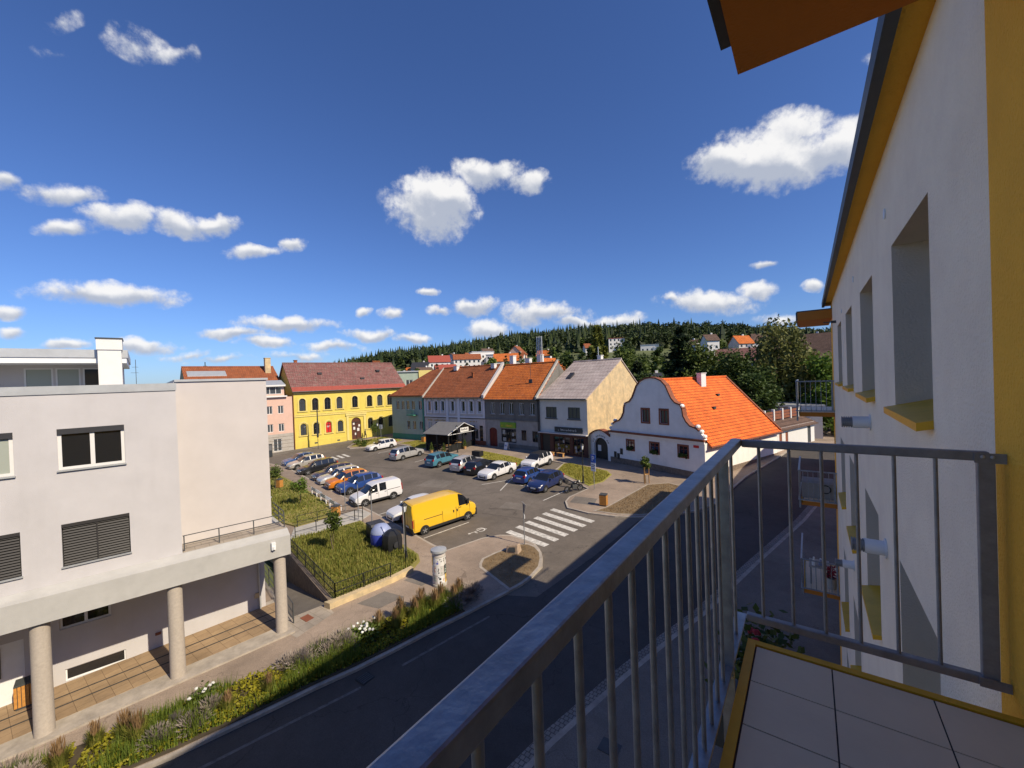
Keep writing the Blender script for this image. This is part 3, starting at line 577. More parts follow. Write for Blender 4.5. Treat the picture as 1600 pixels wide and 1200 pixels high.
# ---------------------------------------------------------------- office building on the left (three storeys over an arcade)
ob = empty('office_building', (C2.x, C2.y, 0), radians(78), 'white rendered office building with round arcade columns and dark blinds, left of the street', 'building')
W1 = [(-3.02, -1.26, 9.33, 10.82), (-6.1, -4.04, 9.33, 10.82), (-9.3, -7.3, 9.33, 10.82)]
W2 = [(-3.02, -1.22, 5.85, 7.37), (-6.1, -3.98, 5.85, 7.37), (-9.3, -7.3, 5.85, 7.37)]
b = MB(); facade(b, -22, .33, 5.1, 12.08, W1+W2, .12, .2)
b.quad((.33, .12, 5.1), (.33, 9, 5.1), (.33, 9, 12.08), (.33, .12, 12.08)); b.quad((-22, 12, 5.1), (-22, .12, 5.1), (-22, .12, 12.08), (-22, 12, 12.08))
b.build('upper_wall', 'stucco_white', ob)
b = MB().box(.33, 3.86, 1.35, 10, 4.9, 12.45); b.build('end_wall', 'stucco_cream', ob)
MB().box(-22, .36, .08, .45, 12.08, 12.38).box(-22, .3, .45, 12, 12.05, 12.2).build('parapet_sheet', 'zinc_sheet', ob)
MB().box(.36, 3.93, 1.28, 10.05, 12.45, 12.55).build('coping', 'zinc_sheet', ob)
b = MB(); b.yprism([(-.38, 4.2), (3.6, 4.2), (3.6, 5.18), (.1, 5.3), (-.2, 5.16), (-.38, 5.1)], -22, 4.25); b.build('arcade_beam', 'beam_paint', ob)
MB().box(.36, 4.2, .18, 1.34, 5.19, 5.34).build('terrace_floor', 'paving_grey', ob)
b = MB(); LO = [(-3.5, -2.0, 2.5, 3.5), (-3.4, -1.6, .35, .85), (-5.6, -4.45, .2, 2.6)]
facade(b, -22, 3.75, -.6, 4.2, LO, 3.0, .15); b.quad((3.75, 3.0, -.6), (3.75, 10, -.6), (3.75, 10, 4.2), (3.75, 3.0, 4.2)); b.build('arcade_wall', 'stucco_white', ob)
for s in (-3.62, .02, 3.84):
    MB().lathe([(.275, .05), (.262, .4), (.255, 2), (.25, 4.2)], (s, .0), 24).build('column', 'concrete_column', ob, smooth=True)
for s in (-7.2, -10.8, -14.4): MB().lathe([(.27, -.2), (.25, 4.2)], (s, .0), 20).build('column', 'concrete_column', ob, smooth=True)
for i, (a, c, z0, z1) in enumerate(W1):
    f = window(ob, a, c, z0, z1, .22, fw=.10, pane='glass_dark' if i == 0 else 'blind_green', vert=1)
    MB().box(a, c, .10, .24, z1-.2, z1).build('blind_box', 'anthracite', f)
    MB().box(a-.03, c+.03, .04, .3, z0-.05, z0+.0).build('sill', 'zinc_sheet', f)
for a, c, z0, z1 in W2:
    q = MB().box(a, c, .26, .32, z0, z1).build('window', 'rubber', ob)
    bl = MB(); n = 16
    for k in range(n):
        z = z0+(z1-z0)*(k+.5)/n; bl.add([(a+.03, .16, z-.03), (c-.03, .16, z-.03), (c-.03, .2, z+.022), (a+.03, .2, z+.022)], [(0, 1, 2, 3)])
    bl.box(a, c, .13, .25, z1-.12, z1); bl.box((a+c)/2-.02, (a+c)/2+.02, .145, .16, z0, z1); bl.build('blind', 'slat_dark', q)
    MB().box(a-.03, c+.03, .05, .3, z0-.05, z0).build('sill', 'zinc_sheet', q)
window(ob, *LO[0], 3.12, frame='white_plastic', fw=.08); window(ob, *LO[1], 3.12, frame='white_plastic', fw=.05, vert=0)
d_ = MB().box(-5.6, -4.45, 3.06, 3.14, .2, 2.6).build('door', 'white_plastic', ob); MB().box(-5.45, -5.05, 3.03, 3.06, 1.3, 2.5).build('pane', 'glass_dark', d_)
MB().box(-.62, -.42, 2.96, 2.995, 1.0, 1.12).build('vent_grille', 'rust_trim', ob); MB().box(3.28, 3.46, 2.93, 2.995, 1.2, 1.45).build('meter_box', 'wall_cream_bare', ob)
MB().tube((3.5, 2.95, .2), (3.5, 2.95, 4.2), .05).build('downpipe', 'zinc_sheet', ob)
MB().box(3.45, 3.62, -.5, -.38, 4.62, 4.95).box(3.5, 3.57, -.56, -.5, 4.65, 4.78).build('wall_lamp', 'white_plastic', ob)
b = MB()                                            # terrace railing
for x, y in ((.4, .22), (1.6, .22), (2.9, .22), (4.15, .22), (4.15, 1.25)):
    b.box(x-.02, x+.02, y-.02, y+.02, 5.3, 5.98 if x < 4 else 6.1)
for z in (5.98, 5.64): b.bar((.36, .22, z), (4.15, .22, z), .03, .03)
for z in (6.1, 5.85, 5.6): b.bar((4.15, .22, z), (4.15, 2.4, z), .03, .03)
b.build('terrace_railing', 'grey_iron', ob)
# set-back roof storey
p = empty('roof_storey', parent=ob)
b = MB(); PW = [(-4.7, -3.8, 12.35, 13.35), (-3.72, -2.9, 12.35, 13.35), (-2.82, -2.15, 12.35, 13.35)]
facade(b, -16, -1.45, 12.1, 13.55, PW, 7.2, .12); b.quad((-1.45, 7.2, 12.1), (-1.45, 12, 12.1), (-1.45, 12, 13.55), (-1.45, 7.2, 13.55)); b.build('storey_wall', 'stucco_cream', p)
b = MB().box(-16, -1.2, 5.4, 12, 13.5, 13.75); b.build('canopy', 'white_plastic', p); MB().box(-16, -1.15, 5.35, 12, 13.75, 14.12).build('storey_fascia', 'zinc_sheet', p)
for o in PW: window(p, *o, 7.26, fw=.06, vert=0, pane='blind_green' if o[0] < -3 else 'glass_blue')
b = MB().box(-2.16, -1.36, 5.0, 6.1, 12.1, 14.1).box(-2.2, -1.32, 4.95, 6.15, 14.1, 14.6).build('chimney_stack', 'white_paint', p)
MB().box(-2.23, -1.29, 4.92, 6.18, 14.6, 14.66).build('chimney_cap', 'gutter_dark', p)
b = MB().tube((-.9, 7.5, 12.1), (-.9, 7.5, 13.8), .012).bar((-1.1, 7.5, 13.1), (-.8, 7.5, 13.1), .015, .015).bar((-1.05, 7.5, 13.4), (-.8, 7.5, 13.4), .015, .015); b.build('antenna', 'grey_iron', p)

# ---------------------------------------------------------------- yellow town hall
A, B = (-70.33, 34.25), (-65.75, 53.95)
UP = [1.32, 3.37, 5.41, 7.45, 10.23, 12.98, 14.98, 16.99, 18.94]; LW = [1.37, 3.42, 5.47, 7.48, 13.0, 15.04, 17.08, 19.0]
ops = [(s-.5, s+.5, 8.0, 10.1, 1) for s in UP]+[(s-.48, s+.48, 3.85, 5.85, 1) for s in LW]+[(9.45, 11.2, 2.1, 6.15, 1)]
th, L = house('town_hall', 'long yellow two storey hall with arched windows and a mossy dark red roof', A, B, 12, 1.5, 11.5, 16.35, 'wall_yellow', None, ops, 'building', dep=.22)
r = gable_roof(th, L, 12, 11.6, 16.35, 'roof_mossy', .45, .16, .25)
MB().yprism([(-.52, 11.2), (.35, 12.06), (.35, 12.12), (-.52, 11.36)], -.2, L+.2).build('roof_edge', 'roof_edge_red', r)
b = MB().box(-.05, L+.05, -.1, -.001, 7.0, 7.18).box(-.05, L+.05, -.07, -.001, 7.3, 7.4).box(-.1, L+.1, -.3, -.001, 11.1, 11.32).box(-.1, L+.1, -.18, -.001, 10.9, 11.1)
b.box(8.55, 8.95, -.14, -.001, 2.1, 6.6).box(11.7, 12.1, -.14, -.001, 2.1, 6.6).box(8.4, 12.25, -.22, -.001, 6.6, 6.95).box(8.9, 11.75, -.12, -.001, 6.32, 6.6); b.build('cornice', 'trim_pale_yellow', th)
MB().box(-.03, 8.5, -.09, -.001, .5, 2.9).box(12.15, L+.03, -.09, -.001, .5, 2.9).build('plinth', 'wall_yellow', th)
for i, s in enumerate(UP+LW):
    z0 = 8.0 if i < 9 else 3.85; b = MB()
    n = 9; R0, R1 = .55, .72; zc = z0+1.6
    for k in range(n):
        a0, a1 = pi*k/n, pi*(k+1)/n
        b.add([(s+R*cos(a), y, zc+R*sin(a)) for y in (-.07, -.001) for a in (a0, a1) for R in (R0, R1)], [(0, 1, 3, 2), (1, 5, 7, 3), (0, 2, 6, 4)])
    b.box(s-.72, s-.55, -.07, -.001, z0, zc); b.box(s+.55, s+.72, -.07, -.001, z0, zc); b.box(s-.8, s+.8, -.14, -.001, z0-.16, z0-.02)
    f = window(th, s-.5, s+.5, z0, z0+2.1, .2, frame='anthracite', pane='sign_red' if i == 11 else ('glass_dark' if i % 3 else 'glass_blue'), vert=1, horiz=1, fw=.06)
    b.build('surround', 'trim_pale_yellow', f)
    if i == 11: MB().box(s-.3, s+.25, .12, .135, 5.0, 5.06).box(s-.3, s+.1, .12, .135, 4.85, 4.91).build('poster_lines', 'white_paint', f)
d_ = MB().box(9.4, 11.25, .16, .24, 2.0, 6.2).build('door', 'shop_brown', th)
b = MB()
for x, z, w, h in ((9.8, 3.9, .35, .5), (10.5, 3.6, .4, .55), (10.05, 2.9, .3, .4), (10.75, 4.4, .3, .4), (9.75, 4.8, .3, .35)): MB().box(x, x+w, .13, .16, z, z+h).build('notice', 'white_paint', d_)
MB().box(9.55, 11.1, .12, .16, 5.2, 5.3).box(10.28, 10.36, .12, .16, 2.1, 5.2).build('door_frame', 'black_iron', d_)
for x in (1.0, 4.8): MB().box(x+2, x+2.5, -.095, -.05, 2.2, 2.45).build('cellar_vent', 'gutter_dark', th)
for x, y, z in ((5.2, 3.3, 14.3), (12.5, 2.0, 13.2), (16.3, 3.6, 14.7)):
    MB().box(x-.35, x+.35, y-.3, y+.3, z, z+.35).build('roof_vent', 'anthracite', r)
chimney(th, 2.0, 6.3, 16, 17.0, .5, 'roof_red_brown'); chimney(th, 17.6, 7.5, 15.5, 17.0, 1.6, 'roof_red_brown', .8)
MB().tube((-.1, -.14, 1.5), (-.1, -.14, 11.2), .06).build('downpipe', 'rust_trim', th)
b = MB().tube((-66.7, 36.2, 1.6), (-66.7, 36.2, 8.4), .04); b2 = b.build('flag_pole', 'grey_iron'); tag(b2, 'thin flag pole with a furled dark banner in front of the yellow hall', 'flag pole')
MB().tube((-66.7, 36.2, 3.6), (-66.65, 36.25, 8.2), .16, .07, 8).build('banner', 'sign_dark', b2)

# ---------------------------------------------------------------- pink corner building and the red roof behind the office
ops = [(s-.42, s+.42, z-.55, z+.75) for s in (2.73, 4.36) for z in (8.4, 5.45)]+[(3.1, 4.35, 1.7, 3.7)]
ph, L = house('corner_house', 'pale pink house with a grey rusticated ground floor beside the yellow hall', (-71.5, 28.0), (-70.38, 34.05), 11, 1.2, 10.6, 10.9, 'wall_pink', None, ops, 'house', low=(4.5, 'wall_stone_grey'))
for o in ops: window(ph, *o, .14, pane='glass_blue', fw=.07, vert=1)
MB().box(-.3, 5.3, -.45, 11, 10.6, 10.8).box(-.2, 5.1, -.5, 2, 12.35, 12.6).build('roof', 'white_paint', ph)
MB().yprism([(-.5, 12.6), (2, 13.4), (2, 12.6)], -.2, 5.1).build('roof_slope', 'zinc_sheet', ph)
f = window(ph, 0.3, 4.6, 11.1, 12.3, .12, vert=4, pane='glass_blue', name='attic_window'); MB().box(-.1, 5.0, .12, 6, 10.8, 12.35).build('attic_wall', 'wall_pink', ph)
b = MB(); 
for z in (2.2, 2.8, 3.4, 4.0): b.box(0, 6.1, -.015, -.001, z, z+.04)
b.build('joints', 'plinth_stone', ph)
rh, L = house('terraced_house', 'house with a long red brown roof and solar panel behind the pink house', (-78.6, 21.9), (-76.0, 35.2), 12, 1, 12.6, 16.0, 'wall_cream_bare', 'roof_red_brown', [], 'house')
chimney(rh, 12.2, 4.2, 14, 17.6, .9, 'wall_cream_bare')
MB().add([(.5, 3.0, 14.55), (5.8, 3.0, 14.55), (5.8, 4.6, 15.4), (.5, 4.6, 15.4), (.5, 3.0, 14.4), (5.8, 3.0, 14.4), (5.8, 4.6, 15.25), (.5, 4.6, 15.25)], [(0, 1, 2, 3), (4, 7, 6, 5), (0, 4, 5, 1), (1, 5, 6, 2), (2, 6, 7, 3), (3, 7, 4, 0)]).build('solar_panel', 'zinc_sheet', rh)
MB().tube((3.2, 6, 16), (3.2, 6, 17.0), .07).box(2.95, 3.45, 5.9, 6.1, 16.0, 16.35).build('roof_finial', 'gutter_dark', rh)

# ---------------------------------------------------------------- the row of old houses
wn = lambda h, o, **k: window(h, *o, .13, **k)
green_ops = True; ops = [(s-.4, s+.4, 7.45, 9.0) for s in (4.3, 5.66, 7.47)]+[(s-.4, s+.4, 4.0, 5.5) for s in (4.35, 5.84, 7.58)]+[(1.2, 2.0, 7.45, 9.0), (2.6, 3.4, 7.45, 9.0)]
gh, L = house('green_house', 'sea green two storey house with a small iron balcony, far end of the row', (-61.5, 47.45), (-53.1, 47.55), 10, 1.8, 10.0, 10.05, 'wall_green', None, ops)
hp = [(-.4, -.4, 9.95), (L+.05, -.4, 9.95), (L+.05, 10.4, 9.95), (-.4, 10.4, 9.95), (5.6, 5, 14.4), (L+.05, 5, 14.4)]
MB().add(hp+[(x, y, z-.18) for x, y, z in hp[:4]], [(0, 1, 5, 4), (0, 4, 3), (3, 4, 5, 2), (6, 9, 8, 7), (0, 6, 7, 1), (0, 3, 9, 6), (1, 7, 8, 2), (1, 2, 5)]).build('roof', 'roof_red_brown', gh)
for o in ops: wn(gh, o, frame='white_paint', fw=.05)
MB().box(0, L, -.04, -.001, 1.2, 3.2).box(L-.35, L, -.05, -.001, 3.2, 10).build('green_plinth', 'wall_green_dark', gh)
bl = MB().box(4.9, 6.7, -.9, -.001, 6.5, 6.65).build('balcony', 'wall_green_dark', gh); b = MB()
for k in range(13): b.box(4.95+.14*k-.012, 4.95+.14*k+.012, -.88, -.86, 6.65, 7.5)
b.bar((4.92, -.87, 7.5), (6.7, -.87, 7.5), .04, .04); b.build('balcony_railing', 'wall_green_dark', bl)
ops = [(s-.33, s+.33, 7.35, 8.95) for s in (1.24, 2.81, 4.36, 6.55, 8.86, 10.52, 12.2)]+[(s-.42, s+.42, 3.9, 5.5) for s in (1.25, 2.86, 4.27)]+[(5.9, 7.6, 2.6, 5.35), (8.75, 9.35, 3.6, 5.4), (10.3, 11.1, 2.2, 5.2), (12.0, 12.7, 2.3, 5.2)]
lh, L = house('lilac_house', 'pale lilac two storey inn with white window surrounds behind the dark pavilion', (-53.0, 47.6), (-39.75, 47.7), 10, 2.0, 9.75, 14.4, 'wall_lilac', 'roof_red_brown', ops, side=0.0)
for i, o in enumerate(ops):
    f = wn(lh, o, frame='anthracite' if i in (10, 12, 13) else 'white_paint', fw=.06, pane='curtain' if i in (7, 9) else 'glass_dark', vert=1 if o[1]-o[0] > .7 else 0)
    if i < 7: MB().box(o[0]-.24, o[0]-.01, -.07, -.001, 7.1, 9.25).box(o[1]+.01, o[1]+.24, -.07, -.001, 7.1, 9.25).box(o[0]-.3, o[1]+.3, -.12, -.001, 6.95, 7.1).box(o[0]-.24, o[1]+.24, -.07, -.001, 9.0, 9.25).build('surround', 'trim_lilac', f)
b = MB().box(0, L, -.14, -.001, 6.35, 6.55).box(0, L, -.22, -.001, 9.4, 9.65).box(0, .35, -.08, -.001, 6.55, 9.4).box(5.1, 5.6, -.1, -.001, 2.2, 9.4).box(7.6, 8.1, -.1, -.001, 2.2, 9.4).box(L-.4, L, -.08, -.001, 6.55, 9.4); b.build('cornice', 'trim_lilac', lh)
MB().box(0, L, -.05, -.001, 6.2, 6.34).build('string_course', 'anthracite', lh)
def scrawl(name, parent, x0, x1, z, h, y, m, n, rnd=3):
    """lettering too far off to be read: strokes of letter size"""
    rr = random.Random(rnd); b = MB(); w = (x1-x0)/n
    for k in range(n):
        if rr.random() < .12: continue
        x = x0+k*w; t = w*.2
        b.box(x, x+t, y-.02, y, z, z+h*rr.choice((.6, 1, .65, .6)))
        b.box(x+t, x+w*.7, y-.02, y, z+h*rr.choice((0, .3, .5)), z+h*rr.choice((0, .3, .5))+h*.16+.0)
        if rr.random() < .6: b.box(x+w*.55, x+w*.75, y-.024, y-.002, z, z+h*.58)
    return b.build(name, m, parent)
scrawl('sign_lettering', lh, .7, 4.9, 5.68, .36, -.004, 'gold', 17); scrawl('sign_lettering', lh, 10.0, 11.6, 5.7, .25, -.004, 'gold', 9, 5)
MB().box(7.0, 8.2, -.3, .0, 4.3, 5.0).build('lit_sign', 'white_paint', lh).location = (-2.6, 0, .1)
MB().box(11.2, 11.75, -.05, -.001, 3.2, 4.6).build('menu_board', 'sign_dark', lh); MB().box(10.2, L, -.12, -.001, 1.2, 2.9).build('brick_plinth', 'rust_trim', lh)
MB().yprism([(-.5, 9.45), (5, 14.5), (5, 14.95), (-.5, 9.9)], L-.2, L+.22).build('fire_wall', 'stucco_cream', lh)
MB().yprism([(-.45, 9.5), (5, 14.4), (5, 14.72), (-.45, 9.82)], -.12, .1).build('verge', 'curtain', lh)
for x, y, z in ((8.5, 3.0, 13.4), (3.5, 4.5, 14.7), (11.8, 4.4, 14.7)): chimney(lh, x, y, 12.4 if y == 3 else 14, z, .3 if y == 3 else .7, 'roof_red_brown' if y == 3 else 'white_paint')
ops = [(s-.42, s+.42, 7.1, 8.75) for s in (1.55, 3.5, 5.25, 7.2, 9.1)]+[(.7, 2.3, 2.0, 5.05, .6), (3.15, 6.0, 3.05, 5.0), (7.0, 7.9, 3.5, 4.95), (8.95, 9.9, 3.4, 4.9)]
kh, L = house('grey_house', 'soot grey two storey house with a bright orange roof and an arched red door', (-39.7, 47.7), (-29.5, 46.7), 10, 2.0, 9.45, 14.25, 'wall_grey_old', 'roof_orange_old', ops, low=(6.3, 'wall_grey_low'), side=0.0)
for i, o in enumerate(ops):
    if i == 5: d_ = MB().box(.65, 2.35, .1, .16, 1.9, 5.1).build('door', 'wood_red', kh); MB().box(1.47, 1.53, .07, .1, 2.0, 4.6).build('door_joint', 'shop_brown', d_); continue
    f = window(kh, *o, .13, frame='white_paint' if i < 5 else 'anthracite', fw=.06, pane='glass_dark', vert=1 if i != 6 else 2, horiz=0)
    if i < 5: MB().box(o[0]-.16, o[1]+.16, -.12, -.001, 6.98, 7.08).build('sill', 'wall_grey_low', f); MB().box(o[0]+.06, o[0]+.22, .1, .112, 7.15, 8.7).box(o[1]-.22, o[1]-.06, .1, .112, 7.15, 8.7).build('curtains', 'curtain', f)
    if i == 6:
        b = MB()
        for x, z, w_, h_ in ((3.35, 4.2, .5, .6), (3.4, 3.2, .6, .5), (5.2, 4.0, .35, .45), (5.0, 3.2, .8, .35)): MB().box(x, x+w_, .07, .1, z, z+h_).build('display_item', 'curtain', f)
MB().box(0, L, -.1, -.001, 6.2, 6.4).box(0, L, -.2, -.001, 9.1, 9.35).build('cornice', 'wall_grey_old', kh); MB().box(2.6, L, -.06, -.001, 1.0, 2.85).build('plinth', 'wall_grey_old', kh)
s_ = MB().box(3.1, 6.05, -.14, -.001, 5.15, 5.95).build('shop_sign', 'sign_green', kh); scrawl('sign_lettering', s_, 3.4, 5.8, 5.35, .36, -.145, 'paint_yellow', 9, 4)
MB().yprism([(-.45, 9.2), (5, 14.35), (5, 14.75), (-.45, 9.6)], L-.28, L+.0).build('fire_wall', 'curtain', kh)
for x, z in ((1.0, 15.8), (4.2, 15.2), (6.5, 15.6)): chimney(kh, x, 5.6, 13.4, z, .75, 'white_paint')
b = MB()
for k in range(4): b.tube((6.1+.3*k, 5.4, 14.5), (6.1+.3*k, 5.4, 18.4), .07, n=8)
b.build('steel_flues', 'zinc_sheet', kh)
MB().tube((7.4, 2.0, 11.2), (7.4, 2.0, 14.6), .03).box(7.1, 7.7, 1.9, 2.0, 11.5, 12.0).build('antenna', 'grey_iron', kh)
MB().tube((L-.1, -.12, 2), (L-.1, -.12, 9.3), .06).build('downpipe', 'gutter_dark', kh)
ops = [(1.15, 2.95, 6.85, 8.3), (4.75, 6.6, 6.85, 8.3)]+[(.35, 1.7, 1.9, 4.65), (2.3, 4.9, 2.4, 4.5), (5.4, 7.0, 2.4, 4.5)]
sh, L = house('shop_house', 'white fronted house with a pale tin roof, bare cream gable and dark brown shop front', (-29.45, 46.7), (-21.85, 45.55), 14.5, 1.9, 9.45, 14.2, 'wall_shop', 'roof_pale', ops, low=(4.95, 'shop_brown'), gw='wall_cream_bare', y_r=8.4, side=.12)
for i, o in enumerate(ops):
    if i == 2: MB().box(.35, 1.7, .1, .17, 1.9, 4.65).build('door', 'black_iron', sh); continue
    f = window(sh, *o, .14, frame='grey_iron' if i < 2 else 'shop_brown', fw=.07, pane='glass_blue' if i < 2 else 'glass_dark', vert=2)
    if i < 2: MB().box(o[0]-.1, o[1]+.1, -.09, -.001, 6.7, 6.83).build('sill', 'gutter_dark', f)
    else:
        b = MB(); rr = random.Random(i)
        for k in range(5): x = rr.uniform(o[0]+.1, o[1]-.4); z = rr.uniform(2.5, 3.9); MB().box(x, x+rr.uniform(.15, .35), .07+.004*k, .105, z, z+rr.uniform(.15, .4)).build('display_item', 'curtain', f)
s_ = MB().box(2.6, 6.9, -.12, -.001, 5.1, 5.75).build('shop_sign', 'sign_dark', sh); scrawl('sign_lettering', s_, 3.2, 6.1, 5.28, .3, -.125, 'zinc_sheet', 14, 8)
MB().box(-.02, L+.02, -.45, -.001, 4.85, 4.98).build('awning_box', 'stucco_cream', sh)
MB().add([(1.7, 4.0, 11.85), (2.4, 4.0, 11.85), (2.4, 5.0, 12.42), (1.7, 5.0, 12.42), (1.7, 4.0, 12.05), (2.4, 4.0, 12.05), (2.4, 5.0, 12.75), (1.7, 5.0, 12.75)], [(4, 5, 6, 7), (0, 1, 5, 4), (1, 2, 6, 5), (3, 0, 4, 7)]).build('roof_hatch', 'anthracite', sh)
chimney(sh, 4.2, 8.8, 13.6, 15.0, .6, 'white_paint'); MB().tube((3.9, 8.8, 15), (3.9, 8.8, 16.3), .06).build('flue', 'zinc_sheet', sh)
MB().tube((.08, -.12, 2), (.08, -.12, 9.3), .06).build('downpipe', 'gutter_dark', sh)

# ---------------------------------------------------------------- baroque gabled house with its gateway
A = Vector((-20.6, 45.6)); B = Vector((-7.95, 41.1)); rz = atan2(B.y-A.y, B.x-A.x)
bh = empty('baroque_house', (A.x, A.y, 0), rz, 'whitewashed house with a curved baroque gable and vivid orange tiled roof', 'house')
G0, G1, ZE = 1.95, 13.42, 5.75
def gcurve(t):
    """half outline of the gable, t from the foot (0) to the crown (1): pairs of (distance from the axis, z)"""
    P_ = [(5.75, 5.75), (5.6, 6.1), (5.2, 6.55), (4.95, 6.75), (4.3, 6.95), (3.9, 7.35), (3.6, 7.9), (3.5, 8.6), (3.3, 8.95), (2.75, 9.15), (2.35, 9.6), (2.05, 10.2), (1.75, 10.85), (1.25, 11.35), (.65, 11.6), (0, 11.68)]
    return P_
prof = gcurve(0); cx = (G0+G1)/2
outl = [(cx-d, z) for d, z in prof]+[(cx+d, z) for d, z in prof[::-1][1:]]
gops = [(6.5, 7.36, 7.05, 8.4), (8.74, 9.6, 7.05, 8.4)]; lops = [(4.38, 5.26, 3.9, 4.87), (7.43, 8.4, 3.92, 4.9), (10.74, 11.66, 3.97, 4.97)]
b = MB(); facade(b, G0, G1, 1.0, ZE, lops, 0, .2); b.build('front_wall', 'wall_limewash', bh)
g = MB()                                              # curved gable, cut into columns round its two windows
xs = sorted({x for x, _ in outl} | {o[0] for o in gops} | {o[1] for o in gops})
def top(x):
    for (xa, za), (xb, zb_) in zip(outl, outl[1:]):
        if xa <= x <= xb: return za+(zb_-za)*(x-xa)/max(1e-6, xb-xa)
    return ZE
for xa, xb in zip(xs, xs[1:]):
    o = next((o for o in gops if o[0] <= xa and xb <= o[1]), None)
    if o: g.quad((xa, 0, ZE), (xb, 0, ZE), (xb, 0, o[2]), (xa, 0, o[2])); g.quad((xa, 0, o[3]), (xb, 0, o[3]), (xb, 0, top(xb)), (xa, 0, top(xa)))
    else: g.quad((xa, 0, ZE), (xb, 0, ZE), (xb, 0, top(xb)), (xa, 0, top(xa)))
for o in gops:
    e = .2; x0, x1, a, c = o
    g.quad((x0, 0, a), (x0, 0, c), (x0, e, c), (x0, e, a)); g.quad((x1, 0, c), (x1, 0, a), (x1, e, a), (x1, e, c)); g.quad((x0, e, a), (x1, e, a), (x1, 0, a), (x0, 0, a)); g.quad((x0, 0, c), (x1, 0, c), (x1, e, c), (x0, e, c))
for (xa, za), (xb, zb_) in zip(outl, outl[1:]): g.quad((xa, 0, za), (xb, 0, zb_), (xb, .45, zb_), (xa, .45, za))
g.poly([(x, .45, z) for x, z in outl][::-1]); g.build('gable', 'wall_limewash', bh)
b = MB()                                              # tile coping along the curve
for (xa, za), (xb, zb_) in zip(outl, outl[1:]):
    if max(za, zb_) < 6.6: continue
    dx, dz = xb-xa, zb_-za; l = hypot(dx, dz); nx, nz_ = -dz/l*.13, dx/l*.13
    b.add([(xa, -.12, za), (xb, -.12, zb_), (xb+nx, -.12, zb_+nz_), (xa+nx, -.12, za+nz_), (xa, .55, za), (xb, .55, zb_), (xb+nx, .55, zb_+nz_), (xa+nx, .55, za+nz_)], [(0, 1, 2, 3), (3, 2, 6, 7), (0, 4, 5, 1), (4, 7, 6, 5)])
b.build('gable_coping', 'rust_trim', bh)
b = MB()
for sgn in (-1, 1):
    for d, z in ((3.45, 8.75), (5.05, 6.85), (5.4, 6.4), (5.68, 5.95)): b.ball((cx+sgn*d, .15, z+.12), .2, .3, .2, 8, 5)
b.build('gable_scrolls', 'wall_limewash', bh)
MB().box(G0-.1, G1+.1, -.3, -.001, 5.62, 5.8).build('cornice_tiles', 'rust_trim', bh); MB().box(G0-.05, G1+.05, -.16, -.001, 5.4, 5.62).build('cornice', 'wall_limewash', bh)
b = MB(); b.xprism([(G0, 1), (G1+.02, 1), (G1+.02, 2.6), (7, 2.75), (G0, 2.75)], -.06, -.001); b.build('plinth', 'plinth_stone', bh)
for o in gops+lops:
    f = window(bh, *o, .15, frame='wood_red', fw=.07, pane='glass_blue' if o in gops else 'glass_dark', vert=1, horiz=1 if o in lops else 0)
    w_ = .16; MB().box(o[0]-w_, o[0]-.005, -.03, -.001, o[2]-w_, o[3]+w_).box(o[1]+.005, o[1]+w_, -.03, -.001, o[2]-w_, o[3]+w_).box(o[0]-.005, o[1]+.005, -.03, -.001, o[3]+.005, o[3]+w_).box(o[0]-.005, o[1]+.005, -.03, -.001, o[2]-w_, o[2]-.005).build('surround', 'rust_trim', f)
    if o in lops:
        q = MB()
        for k in range(26): x = random.uniform(o[0]+.05, o[1]-.05); q.ball((x, random.uniform(-.22, -.05), o[2]+random.uniform(-.1, .25)), .1, .1, .1, 5, 4, .3)
        q.build('flower_box', 'leaf_dark', f)
SD = 14.6                                             # side walls, roof
b = MB(); facade_ops = [(4.4, 5.1, 4.0, 4.5), (9.0, 9.8, 3.9, 4.6)]
sw = MB(); facade(sw, 0, SD, 1.0, 5.45, facade_ops, 0, .18); o = sw.build('side_wall', 'wall_limewash', bh); o.location = (G1, 0, 0); o.rotation_euler = (0, 0, pi/2)
for q in facade_ops: f = window(o, *q, .14, frame='wood_red', vert=0, fw=.05)
MB().box(0, SD, -.06, -.001, 1.0, 2.7).build('side_plinth', 'plinth_stone', o)
MB().add([(G0, .4, 1), (G0, SD, 1), (G0, SD, 5.5), (G0, .4, 5.5), (G1, SD, 1), (G1, SD, 5.5), (cx, SD, 11.3)], [(0, 3, 2, 1), (1, 2, 6, 5, 4)]).build('rear_wall', 'wall_limewash', bh)
b = MB(); zr, ov = 11.35, .4; half = (G1-G0)/2; sl = (zr-5.45)/half
b.xprism([(G0-ov, 5.45-ov*sl), (cx, zr), (G1+ov, 5.45-ov*sl), (G1+ov, 5.6-ov*sl), (cx, zr+.16), (G0-ov, 5.6-ov*sl)], .46, SD+.25); 
# the tile pattern runs along the slope's own length, so the roof object is turned a quarter
rv = [(y, -x, z) for x, y, z in b.v]; b.v = rv
ro = b.build('roof', 'roof_orange', bh); ro.rotation_euler = (0, 0, pi/2); ro.location = (0, 0, 0)
q = MB().tube((.46, -cx, zr+.14), (SD+.25, -cx, zr+.14), .14, n=8); q.build('ridge_tiles', 'roof_orange', ro)
q = MB().bar((SD+.2, -cx, zr+.2), (SD+.2, -(G1+ov), 5.7-ov*sl), .3, .12); q.build('verge_tiles', 'rust_trim', ro)
q = MB().tube((.3, -(G1+ov+.06), 5.5-ov*sl), (SD+.3, -(G1+ov+.06), 5.5-ov*sl), .08, n=8); q.build('gutter', 'rust_trim', ro)
for yy, xx in ((6.0, 3.2), (9.0, 2.0)): MB().box(yy, yy+.4, -(cx+xx)-.2, -(cx+xx)+.1, zr-xx*sl+.1, zr-xx*sl+.34).build('roof_vent', 'gutter_dark', ro)
